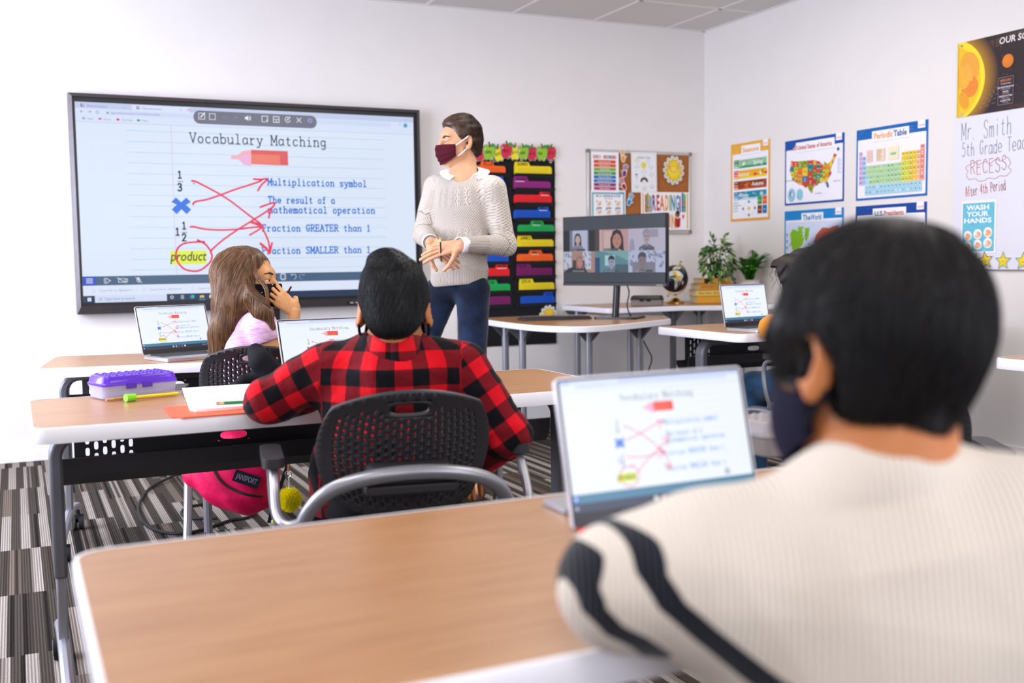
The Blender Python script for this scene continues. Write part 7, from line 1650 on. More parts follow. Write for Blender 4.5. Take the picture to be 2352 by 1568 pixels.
# jeans and shoes
J = Body(.03); J.cap(T(1040, 645), T(1068, 643), .088, .088, .03).chain([hip_r, kn_r, an_r], [.080, .054, .046]).chain([hip_l, kn_l, an_l], [.080, .054, .046])
fj = folds(8, .007, 30, (1, 1, .9)); J.extra = fj; J.cut = lambda P: np.maximum(P[:, 2]-T(0, 632)[2], .07-P[:, 2])
V, F = J.mesh(.006); np_mesh('jeans', V, F, jeans, person)
shoe = mat('brown_shoe', '4a3626', .5)
for a_, dr in ((an_r, TOCAM*.8-RIGHT*.3), (an_l, TOCAM)):
    Z_ = Body(.02); p0 = A3((a_[0], a_[1], .045)); Z_.cap(p0-unit(dr)*.05, p0+unit(dr)*.15, .045, .04).cap(p0, p0+UP*.05, .05, .045); Z_.cut = lambda P: .004-P[:, 2]; V, F = Z_.mesh(.008); np_mesh('shoe', V, F, shoe, person)
# pencil in his fingers
pa, pb = T(1011, 545, -.285), T(1014, 607, -.275)
pencil(tuple(pa), tuple(pb), .0038, mat('black_pencil', '1c1a1c', .4), 'black pencil hanging from the fingers of the standing man', eraser='c9a06a')
# ------------------------------------------------------------------ long haired girl in the front row
G = Figure(3.76)
girl = thing('person', 'long brown haired girl in a pink T-shirt and black dotted mask, holding a stylus', 'person', (.42, -2.62, 0))
skin_g = skin_mat('skin_warm', 'd49a66')
gc = G(574, 643); GRt = basis(RIGHT*.97+TOCAM*.12-UP*.03, UP-RIGHT*.05)
gf, gl_, gu = GRt; gg = lambda a, b, c: gc+.93*(gf*a+gl_*b+gu*c)
nkg = G(562, 722)
s_n, s_f = G(600, 748, -.09), G(570, 742, .13)          # near (right) and far shoulder
e_n, w_n = G(652, 872, -.06), G(678, 714, -.055); e_f, w_f = G(655, 850, .16), G(690, 800, .05)
hipg = G(585, 905, .02)
B = Body(.02); add_head(B, gc, GRt, .93, nkg, .043); add_lids(B, gc, GRt, .93, .006)
B.ell(G(568, 800, .02), (.075, .10, .14), GRt).ell(G(578, 880, .02), (.085, .10, .10), GRt)
B.chain([s_n, e_n, w_n], [.038, .030, .0195]).chain([s_f, e_f, w_f], [.036, .03, .022]); B.cap(s_n, nkg, .03, .035).cap(s_f, nkg, .03, .035)
kn1, kn2 = G(760, 900, .05), G(750, 900, .22)
kn1[2] = kn2[2] = .47; hipg[2] = .50
B.chain([hipg-CFn*.08, kn1, A3((kn1[0]+.02, kn1[1], .08))], [.065, .045, .03]).chain([hipg+CFn*.08, kn2, A3((kn2[0]+.02, kn2[1], .08))], [.065, .045, .03])
HA = Body(.01); add_hand(HA, w_n, -RIGHT*.72+UP*.62, TOCAM*.95+RIGHT*.2, 1, .84, (.45, .42, .40, .38), .10, (3.6, 1.6))
add_hand(B, w_f, RIGHT*.6+CFn*.5-UP*.3, UP, 1, .85)
body_mesh(B, (HA,), .0042, .0022, skin_g, girl)
add_eyes(gc, GRt, .93, girl, '3a2416', -1)
hg = hair_mat('hair_chestnut', '3d281c', '6b4a33', .4); nt, ns, ln, b = nodes_of(hg)
bm_ = MB(); bm_.tube([Vector(gg(.095, -.012, .024)), Vector(gg(.0905, -.032, .030)), Vector(gg(.076, -.05, .026))], [.0034, .004, .0018], 8); bm_.build('eyebrow', hair_mat('brow_dark', '2a1b13', '3a261a'), girl)
hB = Body(.02); add_head(hB, gc, GRt, .93, nkg, .043, False); hB.p = [q for q in hB.p if q[6] == 'u'][:4]
hB.cap(gg(.10, 0, -.012), gg(.10, 0, -.045), .018, .02, .02).ell(gg(.05, 0, -.05), (.056, .060, .062), GRt, .02)
ang = np.linspace(-1.35, 1.35, 25)
dotm = mat('dotted_black_cloth', '101014', .8); nt, ns, ln, b = nodes_of(dotm)
tc = N(nt, 'ShaderNodeTexCoord'); vo = N(nt, 'ShaderNodeTexVoronoi'); vo.inputs['Scale'].default_value = 75; vo.inputs['Randomness'].default_value = .55; ln.new(tc.outputs['Object'], vo.inputs['Vector'])
rp = ramp(nt, [(0, 'd9c8a8'), (.16, 'd9c8a8'), (.19, '121216'), (1, '121216')]); ln.new(vo.outputs['Distance'], rp.inputs[0]); ln.new(rp.outputs[0], b.inputs['Base Color'])
patch('face_mask', hB.d, gc+.93*gf*.012, GRt, ang, [np.linspace(-.72-.40*(1-(abs(a)/1.35)**2), -.10-.06*abs(a), 13) for a in ang], .006, dotm, girl)
# hair: cap, back curtain and a lock over the shoulder
Hg = Body(.03)
Hg.ell(gg(-.020, 0, .030), (.100, .083, .094), GRt)
Hg.chain([gg(-.06, 0, .02), G(532, 690, .0), G(514, 760, -.005), G(504, 822, -.01)], [.078, .056, .044, .032], .04)
Hg.chain([gg(-.05, -.03, .0), G(545, 690, -.06), G(522, 750, -.05), G(510, 815, -.04)], [.055, .05, .042, .03], .04)
Hg.chain([gg(.012, -.066, .015), G(585, 680, -.105), G(603, 712, -.12), G(624, 748, -.12)], [.026, .034, .026, .010], .03)
Hg.chain([gg(.01, .066, .02), G(578, 700, .10), G(590, 760, .10)], [.03, .035, .02], .03)
def cutg(P):
    q = (P-gc)/.93; a, b, c = q@gf, q@gl_, q@gu
    return a-np.where(c > .05, .078-.55*np.clip(.088-c, 0, .05), .040+1.1*np.clip(-.02-c, 0, .3))
Hg.cut = cutg
hlg = hairline(lambda P: np.where((P-gc)@gu > -.01, cutg(P), -1)); Hg.extra = lambda P: hlg(P)+.0006*np.sin(((P-gc)@gl_)*160+((P-gc)@gf)*110)+.0005*np.sin(((P-gc)@gf)*210-((P-gc)@gl_)*60)
V, F = Hg.mesh(.005); hgo = np_mesh('hair', V, F, hg, girl)
rs = np.random.RandomState(2); S0 = sample(V, F, 16000, rs); _, N0 = Hg.grad(S0)
part = gg(.03, 0, .125)
def flow(P):
    d = P-part; q = (P-gc)/.93; c = q@gu
    out = np.where((c > .02)[:, None], (d-(d@gf)[:, None]*gf*.3)*6-UP*.6-gf*.25, np.tile(-UP, (len(P), 1))-gf*.10)
    return out/np.linalg.norm(out, axis=1)[:, None]
st = comb(Hg, S0, N0, flow, .17, 10, .03, .035, rs)
hs1 = hair_mat('hair_strand_brown', '4a3122', '7c5538', .35); hs2 = hair_mat('hair_strand_gold', '6e4b30', 'a37b50', .35)
k = len(st)//2; strands('hair_strands', st[:k], .00055, hs1, hgo); strands('hair_strands', st[k:], .0005, hs2, hgo)
# braid along the cheek
P_ = catmull([gg(.040, -.052, .092), gg(.050, -.078, .03), G(610, 660, -.118), G(616, 700, -.125), G(627, 742, -.128)], 9); mb = MB()
for i in range(len(P_)-1):
    d = (P_[i+1]-P_[i]).normalized(); sd = d.cross(Vector(TOCAM)).normalized(); rr = .0072*(1-.45*i/len(P_))
    for sg in (-1, 1):
        c_ = P_[i].lerp(P_[i+1], .5 if sg > 0 else 0)+sd*sg*rr*.55; M3 = Matrix(((d.x, sd.x, 0, 0), (d.y, sd.y, 0, 0), (d.z, sd.z, 0, 0), (0, 0, 0, 1)))
        z_ = (d+sd*-sg*.9).normalized(); x_ = z_.cross(Vector(TOCAM)).normalized(); y_ = z_.cross(x_); mb.ell(c_, (rr*.62, rr*.8, rr*1.25), 5, Matrix(((x_.x, y_.x, z_.x, 0), (x_.y, y_.y, z_.y, 0), (x_.z, y_.z, z_.z, 0), (0, 0, 0, 1))))
mb.build('braid', hs1, hgo)
# T-shirt and jeans
tee = mat('pink_heather', 'e3b3da', .8, sheen=.3); nt, ns, ln, b = nodes_of(tee); tc = N(nt, 'ShaderNodeTexCoord'); mp = N(nt, 'ShaderNodeMapping'); mp.inputs['Scale'].default_value = (40, 40, 240)
nz = N(nt, 'ShaderNodeTexNoise'); nz.inputs['Scale'].default_value = 1; nz.inputs['Detail'].default_value = 4; rp = ramp(nt, [(.35, 'd69ccc'), (.6, 'efc9e6')]); ln.new(tc.outputs['Object'], mp.inputs[0]); ln.new(mp.outputs[0], nz.inputs[0]); ln.new(nz.outputs[0], rp.inputs[0]); ln.new(rp.outputs[0], b.inputs['Base Color'])
S = Body(.03); S.ell(G(570, 800, .02), (.088, .125, .15), GRt).ell(G(578, 880, .02), (.095, .115, .12), GRt)
S.cap(s_n, G(566, 735, -.02), .050, .052).cap(s_f, G(566, 735, .03), .05, .052); tip = s_n+(e_n-s_n)*.17
S.cap(s_n, tip, .050, .051, .03).cap(s_f, s_f+(e_f-s_f)*.36, .05, .054, .03)
S.cap(nkg-UP*.0, gc-UP*.02, .05, .06, .008, 's')
dn = unit(e_n-s_n); S.extra = folds(5, .006, 32)
S.cap(tip+dn*.057, e_n, .052, .05, .005, 's'); S.cut = lambda P: .46-P[:, 2]
V, F = S.mesh(.005); np_mesh('t_shirt', V, F, tee, girl)
J = Body(.03); J.cap(hipg-CFn*.05, hipg+CFn*.05, .1, .1).chain([hipg-CFn*.08, kn1, A3((kn1[0]+.02, kn1[1], .06))], [.08, .058, .042]).chain([hipg+CFn*.08, kn2, A3((kn2[0]+.02, kn2[1], .06))], [.08, .058, .042])
V, F = J.mesh(.01); np_mesh('jeans', V, F, denim_mat('mid_denim', '1b2b46', '35527c'), girl)
for q in (kn1, kn2):
    Z_ = Body(.02); p0 = A3((q[0]+.02, q[1], .04)); Z_.cap(p0, p0+RIGHT*.12, .038, .034).cap(p0, p0+UP*.04, .04, .04); Z_.cut = lambda P: .004-P[:, 2]; V, F = Z_.mesh(.009); np_mesh('shoe', V, F, mat('white_shoe', 'd8d6d4', .6), girl)
a, b_ = G(669, 658, -.05), G(650, 690, -.015)
tag(MB().cyl(tuple(a), tuple(b_), .0035, .0035, 10).build('stylus', mat('maroon_stylus', '4a2430', .4)), 'short dark maroon stylus held in the girl raised hand', 'stylus')
# ------------------------------------------------------------------ boy in the red plaid shirt, seen from behind
P2 = Figure(2.505)
boy = thing('person', 'black haired boy in a red and black buffalo plaid shirt, seen from behind', 'person', (.46, -4.0, 0))
skin_b = skin_mat('skin_brown', 'b5713f')
bc = P2(906, 712); BR = basis(CFn*.97-UP*.20-RIGHT*.05, UP+CFn*.2)
nkb = P2(905, 815, -.02)
sl, sr = P2(742, 852, .02), P2(1068, 852, -.0)
el, er = P2(612, 922, .02), P2(1172, 1000, .0)
wl, wr = P2(800, 905, .30), P2(1105, 1060, .12)
hips = P2(895, 1180, -.03)
B = Body(.025); add_head(B, bc, BR, .99, nkb, .047)
B.ell(P2(905, 900, .02), (.15, .085, .14), np.stack([RIGHT, CFn, UP])).ell(P2(895, 1060, .0), (.12, .075, .15), np.stack([RIGHT, CFn, UP]))
B.chain([sl, el, wl], [.045, .036, .026]).chain([sr, er, wr], [.045, .036, .026])
add_hand(B, wl, RIGHT*.7+CFn*.5, UP, 1, .88); add_hand(B, wr, unit(wr-er)+CFn*.4, UP, 1, .88, (.5, .55, .6, .6))
hips[2] = .52; k1, k2 = A3((.44, -3.62, .5)), A3((.66, -3.66, .5))
B.chain([hips-RIGHT*.07, k1, A3((.44, -3.62, .08))], [.06, .05, .032]).chain([hips+RIGHT*.07, k2, A3((.66, -3.66, .08))], [.06, .05, .032])
V, F = B.mesh(.005); np_mesh('body', V, F, skin_b, boy)
add_eyes(bc, BR, .95, boy)
bf, bl, bu = BR; bg = lambda a, b, c: bc+.99*(bf*a+bl*b+bu*c)
hk = hair_mat('hair_black', '08080a', '17171b', .5)
Hb = Body(.025); Hb.ell(bg(-.014, 0, .034), (.102, .0800, .094), BR).ell(bg(-.056, 0, -.035), (.044, .056, .055), BR, .03).ell(bg(.03, .0, .105), (.06, .05, .03), BR, .03).ell(bg(-.03, .03, .115), (.04, .03, .022), BR, .02)
for q in (-1, 1): Hb.p.append(('e', bg(-.004, q*.088, -.022), A3((.022, .034, .043)), np.stack([bl, bf, bu]), 0, .008, 's'))
def cutb(P):
    q = (P-bc)/.99; a, b, c = q@bf, q@bl, q@bu
    return np.maximum(a-np.where(c > .05, .085, np.where(c > -.01, .045, .005)), -c-.088+.045*np.clip(np.abs(b)/.07, 0, 1)**2)
Hb.cut = cutb; hlb = hairline(cutb, .012, .006); Hb.extra = lambda P: hlb(P)+.0035*np.sin((P-bc)@bl*75+2*np.sin((P-bc)@bu*40))*np.clip(((P-bc)@bu)*9, 0, 1)
V, F = Hb.mesh(.005); hbo = np_mesh('hair', V, F, hk, boy)
rs = np.random.RandomState(6); S0 = sample(V, F, 12000, rs); _, N0 = Hb.grad(S0)
whorl = bg(-.055, -.01, .12)
def flow(P):
    d = P-whorl; r = np.linalg.norm(d, axis=1)[:, None]; t = np.cross(d, bu); c = ((P-bc)@bu)[:, None]
    return d/(r+.01)+t*4+np.where(c > .07, bl*.6, -UP*1.1)
strands('hair_strands', comb(Hb, S0, N0, flow, .045, 6, .38, .34, rs), .00045, hk, hbo)
# mask seen at the sides
navy = mat('navy_cloth', '15161f', .8, bump=.3, bscale=420)
hB2 = Body(.03); add_head(hB2, bc, BR, .99, nkb, .047, False); hB2.p = [q for q in hB2.p if q[6] == 'u'][:4]; hB2.cap(bg(.10, 0, -.012), bg(.10, 0, -.045), .018, .02, .02).ell(bg(.045, 0, -.055), (.062, .066, .066), BR, .02)
ang = np.linspace(-1.5, 1.5, 25); mkb = patch('face_mask', hB2.d, bc+bf*.012, BR, ang, [np.linspace(-.75-.2*(1-(abs(a)/1.5)**2), -.12-.10*abs(a), 12) for a in ang], .006, mat('black_cloth', '121214', .8, bump=.3, bscale=420), boy)
for q in (-1, 1):
    for z0, z1 in ((.02, -.02), (-.04, -.07)): MB().tube(catmull([Vector(bg(.025, q*.074, z1)), Vector(bg(.0, q*.082, (z0+z1)/2)), Vector(bg(-.022, q*.082, z0))], 5), .0035, 6).build('ear_loop', navy, mkb)
# plaid shirt
S = Body(.04); TB = np.stack([RIGHT, CFn, UP])
S.ell(P2(905, 905, .02), (.185, .115, .155), TB).ell(P2(896, 1050, .0), (.155, .11, .19), TB, .05).cap(P2(775, 845, .03), P2(1040, 842, .01), .062, .062, .05)
S.cap(P2(905, 800, .0), P2(905, 850, 0), .062, .11, .04)
S.chain([sl, el], [.068, .052], .035).chain([el, wl-unit(wl-el)*.03], [.052, .040], .03).chain([sr, er], [.066, .050], .035).chain([er, wr-unit(wr-er)*.05], [.050, .044], .03)
S.ell(P2(770, 1110, .02), (.06, .09, .13), TB, .05).ell(P2(1010, 1110, .0), (.06, .09, .13), TB, .05)
S.cap(nkb+UP*.0, bc, .050, .07, .008, 's')
f1, f2 = folds(12, .016, 17, (1, 1, .7)), folds(4, .008, 36)
S.extra = lambda P: f1(P)+f2(P); S.cut = lambda P: .50-P[:, 2]
V, F = S.mesh(.0055)
segs = [(sl+(el-sl)*.25, el, .16), (sr+(er-sr)*.25, er, .16)]
Ua, bd_ = limb_uv(V, segs, None); Ua[:, 0] = Ua[:, 0]*1.15
tc_ = V-P2(905, 950, .02); ub = np.stack([np.arctan2(tc_@RIGHT, tc_@TOCAM+.14)*.24, V[:, 2]-.9, 0*V[:, 0]], 1)
body_d = np.maximum(np.abs(tc_@RIGHT)-.165, -9); UV = np.where((body_d > 0)[:, None], Ua, ub)
plaid = mat('buffalo_plaid', 'c01822', .9, sheen=.05, bump=.9, bscale=16, bdist=.012); nt, ns, ln, b = nodes_of(plaid)
at = N(nt, 'ShaderNodeAttribute'); at.attribute_name = 'weave'; sp_ = N(nt, 'ShaderNodeSeparateXYZ'); ln.new(at.outputs['Vector'], sp_.inputs[0])
PW = .078
a1 = math_n(nt, 'LESS_THAN', math_n(nt, 'FRACT', math_n(nt, 'ADD', math_n(nt, 'DIVIDE', sp_.outputs[0], PW), 10.3)), .5); a2 = math_n(nt, 'LESS_THAN', math_n(nt, 'FRACT', math_n(nt, 'ADD', math_n(nt, 'DIVIDE', sp_.outputs[1], PW), 10.15)), .5)
sm_ = math_n(nt, 'DIVIDE', math_n(nt, 'ADD', a1, a2), 2.0); rp = ramp(nt, [(0, 'cf101e'), (.25, '6f0f19'), (.75, '0e0d12')], 'CONSTANT'); ln.new(sm_, rp.inputs[0]); ln.new(rp.outputs[0], b.inputs['Base Color'])
so = np_mesh('plaid_shirt', V, F, plaid, boy, attrs={'weave': UV})
# shirt collar standing around the neck
n = 26; vs = []; uvs = []
for i in range(n+1):
    a = 2*PI*i/n; dv = RIGHT*math.sin(a)*.058+TOCAM*math.cos(a)*.055; back = (1+math.cos(a))/2
    for k_, (ro, z) in enumerate(((1.05, -.025), (1.0, .030+.018*back), (1.06, .034+.018*back), (1.26, -.002), (1.30, -.014))): vs.append(nkb+dv*ro+UP*z); uvs.append((a*.06, z+.02*(k_ > 2), 0))
F_ = np.array([(i*5+k_, i*5+5+k_, i*5+6+k_, i*5+1+k_) for i in range(n) for k_ in range(4)]); solid(np_mesh('collar', np.array(vs), F_, plaid, so, attrs={'weave': np.array(uvs)}), .003)
J = Body(.03); J.cap(hips-RIGHT*.04, hips+RIGHT*.04, .095, .095).chain([hips-RIGHT*.07, k1, A3((.44, -3.62, .06))], [.075, .062, .045]).chain([hips+RIGHT*.07, k2, A3((.66, -3.66, .06))], [.075, .062, .045])
V, F = J.mesh(.01); np_mesh('trousers', V, F, mat('black_cotton', '17171a', .85), boy)
for q in (k1, k2):
    Z_ = Body(.02); p0 = A3((q[0], q[1], .04)); Z_.cap(p0, p0+CFn*.12, .038, .034).cap(p0, p0+UP*.04, .04, .04); Z_.cut = lambda P: .004-P[:, 2]; V, F = Z_.mesh(.009); np_mesh('shoe', V, F, mat('white_shoe', 'd8d6d4', .6), boy)

# ------------------------------------------------------------------ boy in the cream jumper, foreground
C = Figure(.92); m_ = C.m
cboy = thing('person', 'foreground boy in a cream jumper with navy stripes and a navy face mask', 'person', (.38, -5.85, 0))
skin_c = skin_mat('skin_tan', 'c27a48')
cc = C(2006, 818, .03); CRt = basis(CFn*.90-RIGHT*.42-UP*.12, UP+CFn*.1)
cf, cl, cu = CRt; cg = lambda a, b, c: cc+.92*(cf*a+cl*b+cu*c)
nkc = C(2035, 1100, .0)
c_sl, c_sr = C(1850, 1290, .02), C(2330, 1250, -.02)
c_el, c_wl = C(1430, 1350, .045), C(1530, 1235, .17)
c_er, c_wr = C(2600, 1500, .0), C(2300, 1330, .25)
B = Body(.02); add_head(B, cc, CRt, .92, nkc, .046, 1)
B.ell(C(2110, 1420, .03), (.14, .09, .16), TB); B.chain([c_sl, c_el, c_wl], [.042, .034, .024]).chain([c_sr, c_er, c_wr], [.042, .034, .024]).cap(nkc, C(2100, 1300, .02), .06, .09)
add_hand(B, c_wl, CFn*.6+RIGHT*.5, UP, -1, .85); add_hand(B, c_wr, CFn*.8-RIGHT*.3, UP, 1, .85)
hipc = A3((.42, -5.93, .53)); ck1, ck2 = A3((.36, -5.45, .5)), A3((.62, -5.47, .5))
B.cap(C(2110, 1420, .03), hipc, .11, .1); B.chain([hipc-RIGHT*.08, ck1, A3((.36, -5.45, .08))], [.07, .05, .032]).chain([hipc+RIGHT*.08, ck2, A3((.62, -5.47, .08))], [.07, .05, .032])
V, F = B.mesh(.0045); np_mesh('body', V, F, skin_c, cboy)
add_eyes(cc, CRt, .92, cboy)
hk2 = hair_mat('hair_blue_black', '070608', '141011', .55)
Hc = Body(.025); Hc.ell(cg(-.016, 0, .032), (.100, .0795, .094), CRt).ell(cg(-.022, .006, -.036), (.055, .056, .050), CRt, .03).cap(cg(-.055, .006, -.075), cg(-.055, .010, -.104), .022, .010, .02)
Hc.cap(cg(.045, .062, .03), cg(.055, .066, -.015), .020, .010, .02)
Hc.p.append(('e', cg(-.004, .094, -.022), A3((.026, .034, .040)), np.stack([cl, cf, cu]), 0, .010, 's'))
def cutc(P):
    q = (P-cc)/.92; a, b, c = q@cf, q@cl, q@cu
    return np.maximum(a-np.where(c > .02, .10, np.where(c > -.02, .065, np.where(b > 0, -.018, .03))), -c-.135+.045*np.clip(np.abs(b-.008)/.05, 0, 1))
Hc.cut = cutc; hlc = hairline(cutc, .014, .008); Hc.extra = hlc
V, F = Hc.mesh(.005); hco = np_mesh('hair', V, F, hk2, cboy)
rs = np.random.RandomState(8); S0 = sample(V, F, 9000, rs); _, N0 = Hc.grad(S0)
whc = cg(-.05, .0, .115)
def flow(P):
    d = P-whc; r = np.linalg.norm(d, axis=1)[:, None]; return d/(r+.02)-UP*np.clip((.10-((P-cc)@cu))[:, None]*8, 0, 2)+np.cross(d, cu)*2
strands('hair_strands', comb(Hc, S0, N0, flow, .06, 7, .05, .09, rs), .0005, hk2, hco)
hB3 = Body(.03); add_head(hB3, cc, CRt, .92, nkc, .046, False); hB3.p = [q for q in hB3.p if q[6] == 'u'][:4]; hB3.cap(cg(.10, 0, -.012), cg(.10, 0, -.045), .018, .02, .02).ell(cg(.045, 0, -.055), (.062, .066, .070), CRt, .02).cap(cg(.05, .0, -.10), cg(.0, .03, -.10), .03, .03, .03)
ang = np.linspace(-1.5, 1.62, 27); mkc = patch('face_mask', hB3.d, cc+cf*.012, CRt, ang, [np.linspace(-1.0-.25*(1-(abs(a)/1.6)**2), -.12-.30*max(0, abs(a)-.4), 14) for a in ang], .006, mat('navy_mask', '15142a', .8, bump=.3, bscale=420), cboy)
for z0, z1 in ((.02, -.035), (-.035, -.075)): MB().tube(catmull([Vector(cg(.03, .072, z1)), Vector(cg(.0, .082, (z0+z1)/2)), Vector(cg(-.022, .080, z0))], 5), .003, 6).build('ear_loop', navy, mkc)
# jumper
S = Body(.05)
S.ell(C(2120, 1430, .03), (.158, .105, .15), TB).cap(C(1890, 1245, .03), C(2320, 1212, .0), .052, .056, .05).cap(C(2030, 1118, .0), C(2060, 1240, .0), .067, .09, .05)
S.chain([c_sl, C(1640, 1325, .03), c_el], [.070, .070, .053], .05).chain([c_el, c_wl], [.054, .036], .03).chain([c_sr, c_er, c_wr], [.068, .055, .036], .04)
S.cap(C(2050, 1500, .04), C(2250, 1500, .03), .13, .13, .06).cap(C(1780, 1400, .05), C(2000, 1480, .03), .075, .1, .06)
S.cap(nkc+UP*.058, cc, .047, .06, .005, 's'); f1, f2 = folds(21, .008, 15, (1, 1, .6)), folds(6, .003, 40); S.extra = lambda P: f1(P)+f2(P)
S.cut = lambda P: .60-P[:, 2]
V, F = S.mesh(.005)
def poly_d(P2d, pts):
    r = np.full(len(P2d), 9.)
    for a, b_ in zip(pts[:-1], pts[1:]):
        a, b_ = A3(a), A3(b_); ab = b_-a; t = np.clip((P2d-a)@ab/(ab@ab), 0, 1); r = np.minimum(r, np.linalg.norm(P2d-a-t[:, None]*ab, axis=1))
    return r
plane = lambda pts: [((PD(x, y, .93).x, PD(x, y, .93).z)) for x, y in pts]
X2 = V[:, [0, 2]]
st1 = poly_d(X2, plane([(1448, 1228), (1440, 1290), (1468, 1352), (1530, 1408), (1600, 1462), (1670, 1518), (1740, 1556), (1830, 1578), (2060, 1592), (2400, 1585)]))
st2 = poly_d(X2, plane([(1352, 1268), (1326, 1330), (1340, 1385), (1385, 1432), (1440, 1458), (1500, 1500)]))
stripe = np.minimum(st1/.0086, st2/.0074)
jm = mat('cream_jumper', 'e6ddd0', .9, sheen=.3); nt, ns, ln, b = nodes_of(jm)
at = N(nt, 'ShaderNodeAttribute'); at.attribute_name = 'stripe'; rp = ramp(nt, [(0, '0d1320'), (.92, '0d1320'), (1.0, 'e0d6c8')]); ln.new(at.outputs['Fac'], rp.inputs[0]); ln.new(rp.outputs[0], b.inputs['Base Color'])
geo = N(nt, 'ShaderNodeNewGeometry'); sp_ = N(nt, 'ShaderNodeSeparateXYZ'); ln.new(geo.outputs['Position'], sp_.inputs[0]); rb = math_n(nt, 'SINE', math_n(nt, 'MULTIPLY', math_n(nt, 'ADD', sp_.outputs[0], math_n(nt, 'MULTIPLY', sp_.outputs[1], -.45)), 2*PI/.006))
bp = N(nt, 'ShaderNodeBump'); bp.inputs['Strength'].default_value = .6; bp.inputs['Distance'].default_value = .0012; ln.new(rb, bp.inputs['Height']); ln.new(bp.outputs[0], b.inputs['Normal'])
np_mesh('jumper', V, F, jm, cboy, attrs={'stripe': np.clip(stripe, 0, 2)})
J = Body(.03); J.cap(hipc-RIGHT*.06, hipc+RIGHT*.06, .11, .11).chain([hipc-RIGHT*.08, ck1, A3((.36, -5.45, .06))], [.085, .062, .045]).chain([hipc+RIGHT*.08, ck2, A3((.62, -5.47, .06))], [.085, .062, .045])
V, F = J.mesh(.01); np_mesh('trousers', V, F, mat('black_cotton', '17171a', .85), cboy)

# ------------------------------------------------------------------ pupil in mustard at the right hand desk
K = Figure(4.66)
kid = thing('person', 'dark curly haired pupil in a mustard jumper and jeans, mostly behind the big dark head', 'person', (2.86, -2.85, 0))
kc_ = K(1850, 636); KR = basis(CFn*.8-RIGHT*.6-UP*.15, UP+CFn*.15); kf, kl, ku = KR; kg = lambda a, b, c: kc_+.95*(kf*a+kl*b+ku*c)
nkk = K(1868, 712); kn_sl, kn_sr = K(1830, 735, .05), K(1960, 735, -.05)
k_el, k_wl = K(1768, 752, -.03), K(1772, 736, .16); k_er, k_wr = K(1985, 800), K(1900, 770, .25)
hipk = A3((2.88, -2.83, .53)); kk1, kk2 = A3((2.76, -2.52, .49)), A3((2.99, -2.48, .49))
B = Body(.02); add_head(B, kc_, KR, .95, nkk, .045); B.ell(K(1892, 800), (.13, .085, .16), TB).cap(K(1892, 800), hipk, .1, .1)
B.chain([kn_sl, k_el, k_wl], [.04, .034, .024]).chain([kn_sr, k_er, k_wr], [.04, .034, .024]); add_hand(B, k_wl, RIGHT*.75+CFn*.6, UP+TOCAM*.3, -1, .88); add_hand(B, k_wr, CFn*.8-RIGHT*.3, UP, 1, .88)
B.chain([hipk-RIGHT*.08, kk1, A3((2.77, -2.54, .08))], [.07, .05, .032]).chain([hipk+RIGHT*.08, kk2, A3((3.02, -2.5, .08))], [.07, .05, .032])
V, F = B.mesh(.0055); np_mesh('body', V, F, skin_b, kid)
Hk = Body(.03); Hk.ell(kg(-.012, 0, .03), (.113, .095, .102), KR).chain([kg(-.02, .075, .03), K(1802, 625, .0), K(1796, 675, .0)], [.05, .058, .035], .04).chain([kg(-.06, -.02, 0), K(1900, 700, -.08), K(1900, 760, -.1)], [.08, .07, .05], .04)
Hk.cut = lambda P: ((P-kc_)@kf)/.95-np.where((P-kc_)@ku > .05, .09, .045)
Hk.extra = lambda P: .006*np.sin(P[:, 2]*90+4*np.sin(P[:, 0]*60))*np.sin(P[:, 0]*80)
V, F = Hk.mesh(.007); hko = np_mesh('hair', V, F, hair_mat('hair_dark_brown', '120b09', '22150f', .6), kid)
rs = np.random.RandomState(3); n = 260; t_ = np.linspace(0, 1, 14); PP = []
S0 = sample(V, F, n, rs)
for q in S0:
    a = rs.uniform(0, 6.28); L = rs.uniform(.06, .11); r_ = .010*t_; c_ = q[None]-UP*(t_*L)[:, None]-RIGHT*.01*t_[:, None]
    PP.append(c_+RIGHT*(r_*np.cos(a+t_*9))[:, None]+CFn*(r_*np.sin(a+t_*9))[:, None])
strands('curls', np.array(PP), .0012, MATS['hair_dark_brown'], hko, .5)
must = mat('mustard_knit', 'd98a1c', .85, sheen=.3, bump=.6, bscale=420)
S = Body(.03); S.ell(K(1892, 800), (.145, .10, .17), TB).cap(kn_sl, kn_sr, .055, .055, .04).chain([kn_sl, k_el], [.056, .046], .03).chain([k_el, k_wl-unit(k_wl-k_el)*.025], [.046, .034], .02).chain([kn_sr, k_er, k_wr], [.055, .045, .034], .03).cap(K(1892, 830), hipk, .12, .12)
S.cap(nkk, kc_, .05, .06, .008, 's'); S.extra = folds(9, .005, 30); V, F = S.mesh(.006); np_mesh('jumper', V, F, must, kid)
J = Body(.03); J.cap(hipk-RIGHT*.05, hipk+RIGHT*.05, .105, .105).chain([hipk-RIGHT*.08, kk1, A3((2.77, -2.54, .06))], [.085, .066, .048]).chain([hipk+RIGHT*.08, kk2, A3((3.02, -2.5, .06))], [.085, .066, .048]); J.extra = folds(2, .006, 28)
V, F = J.mesh(.007); np_mesh('jeans', V, F, denim_mat('blue_denim', '14304a', '2a5070'), kid)
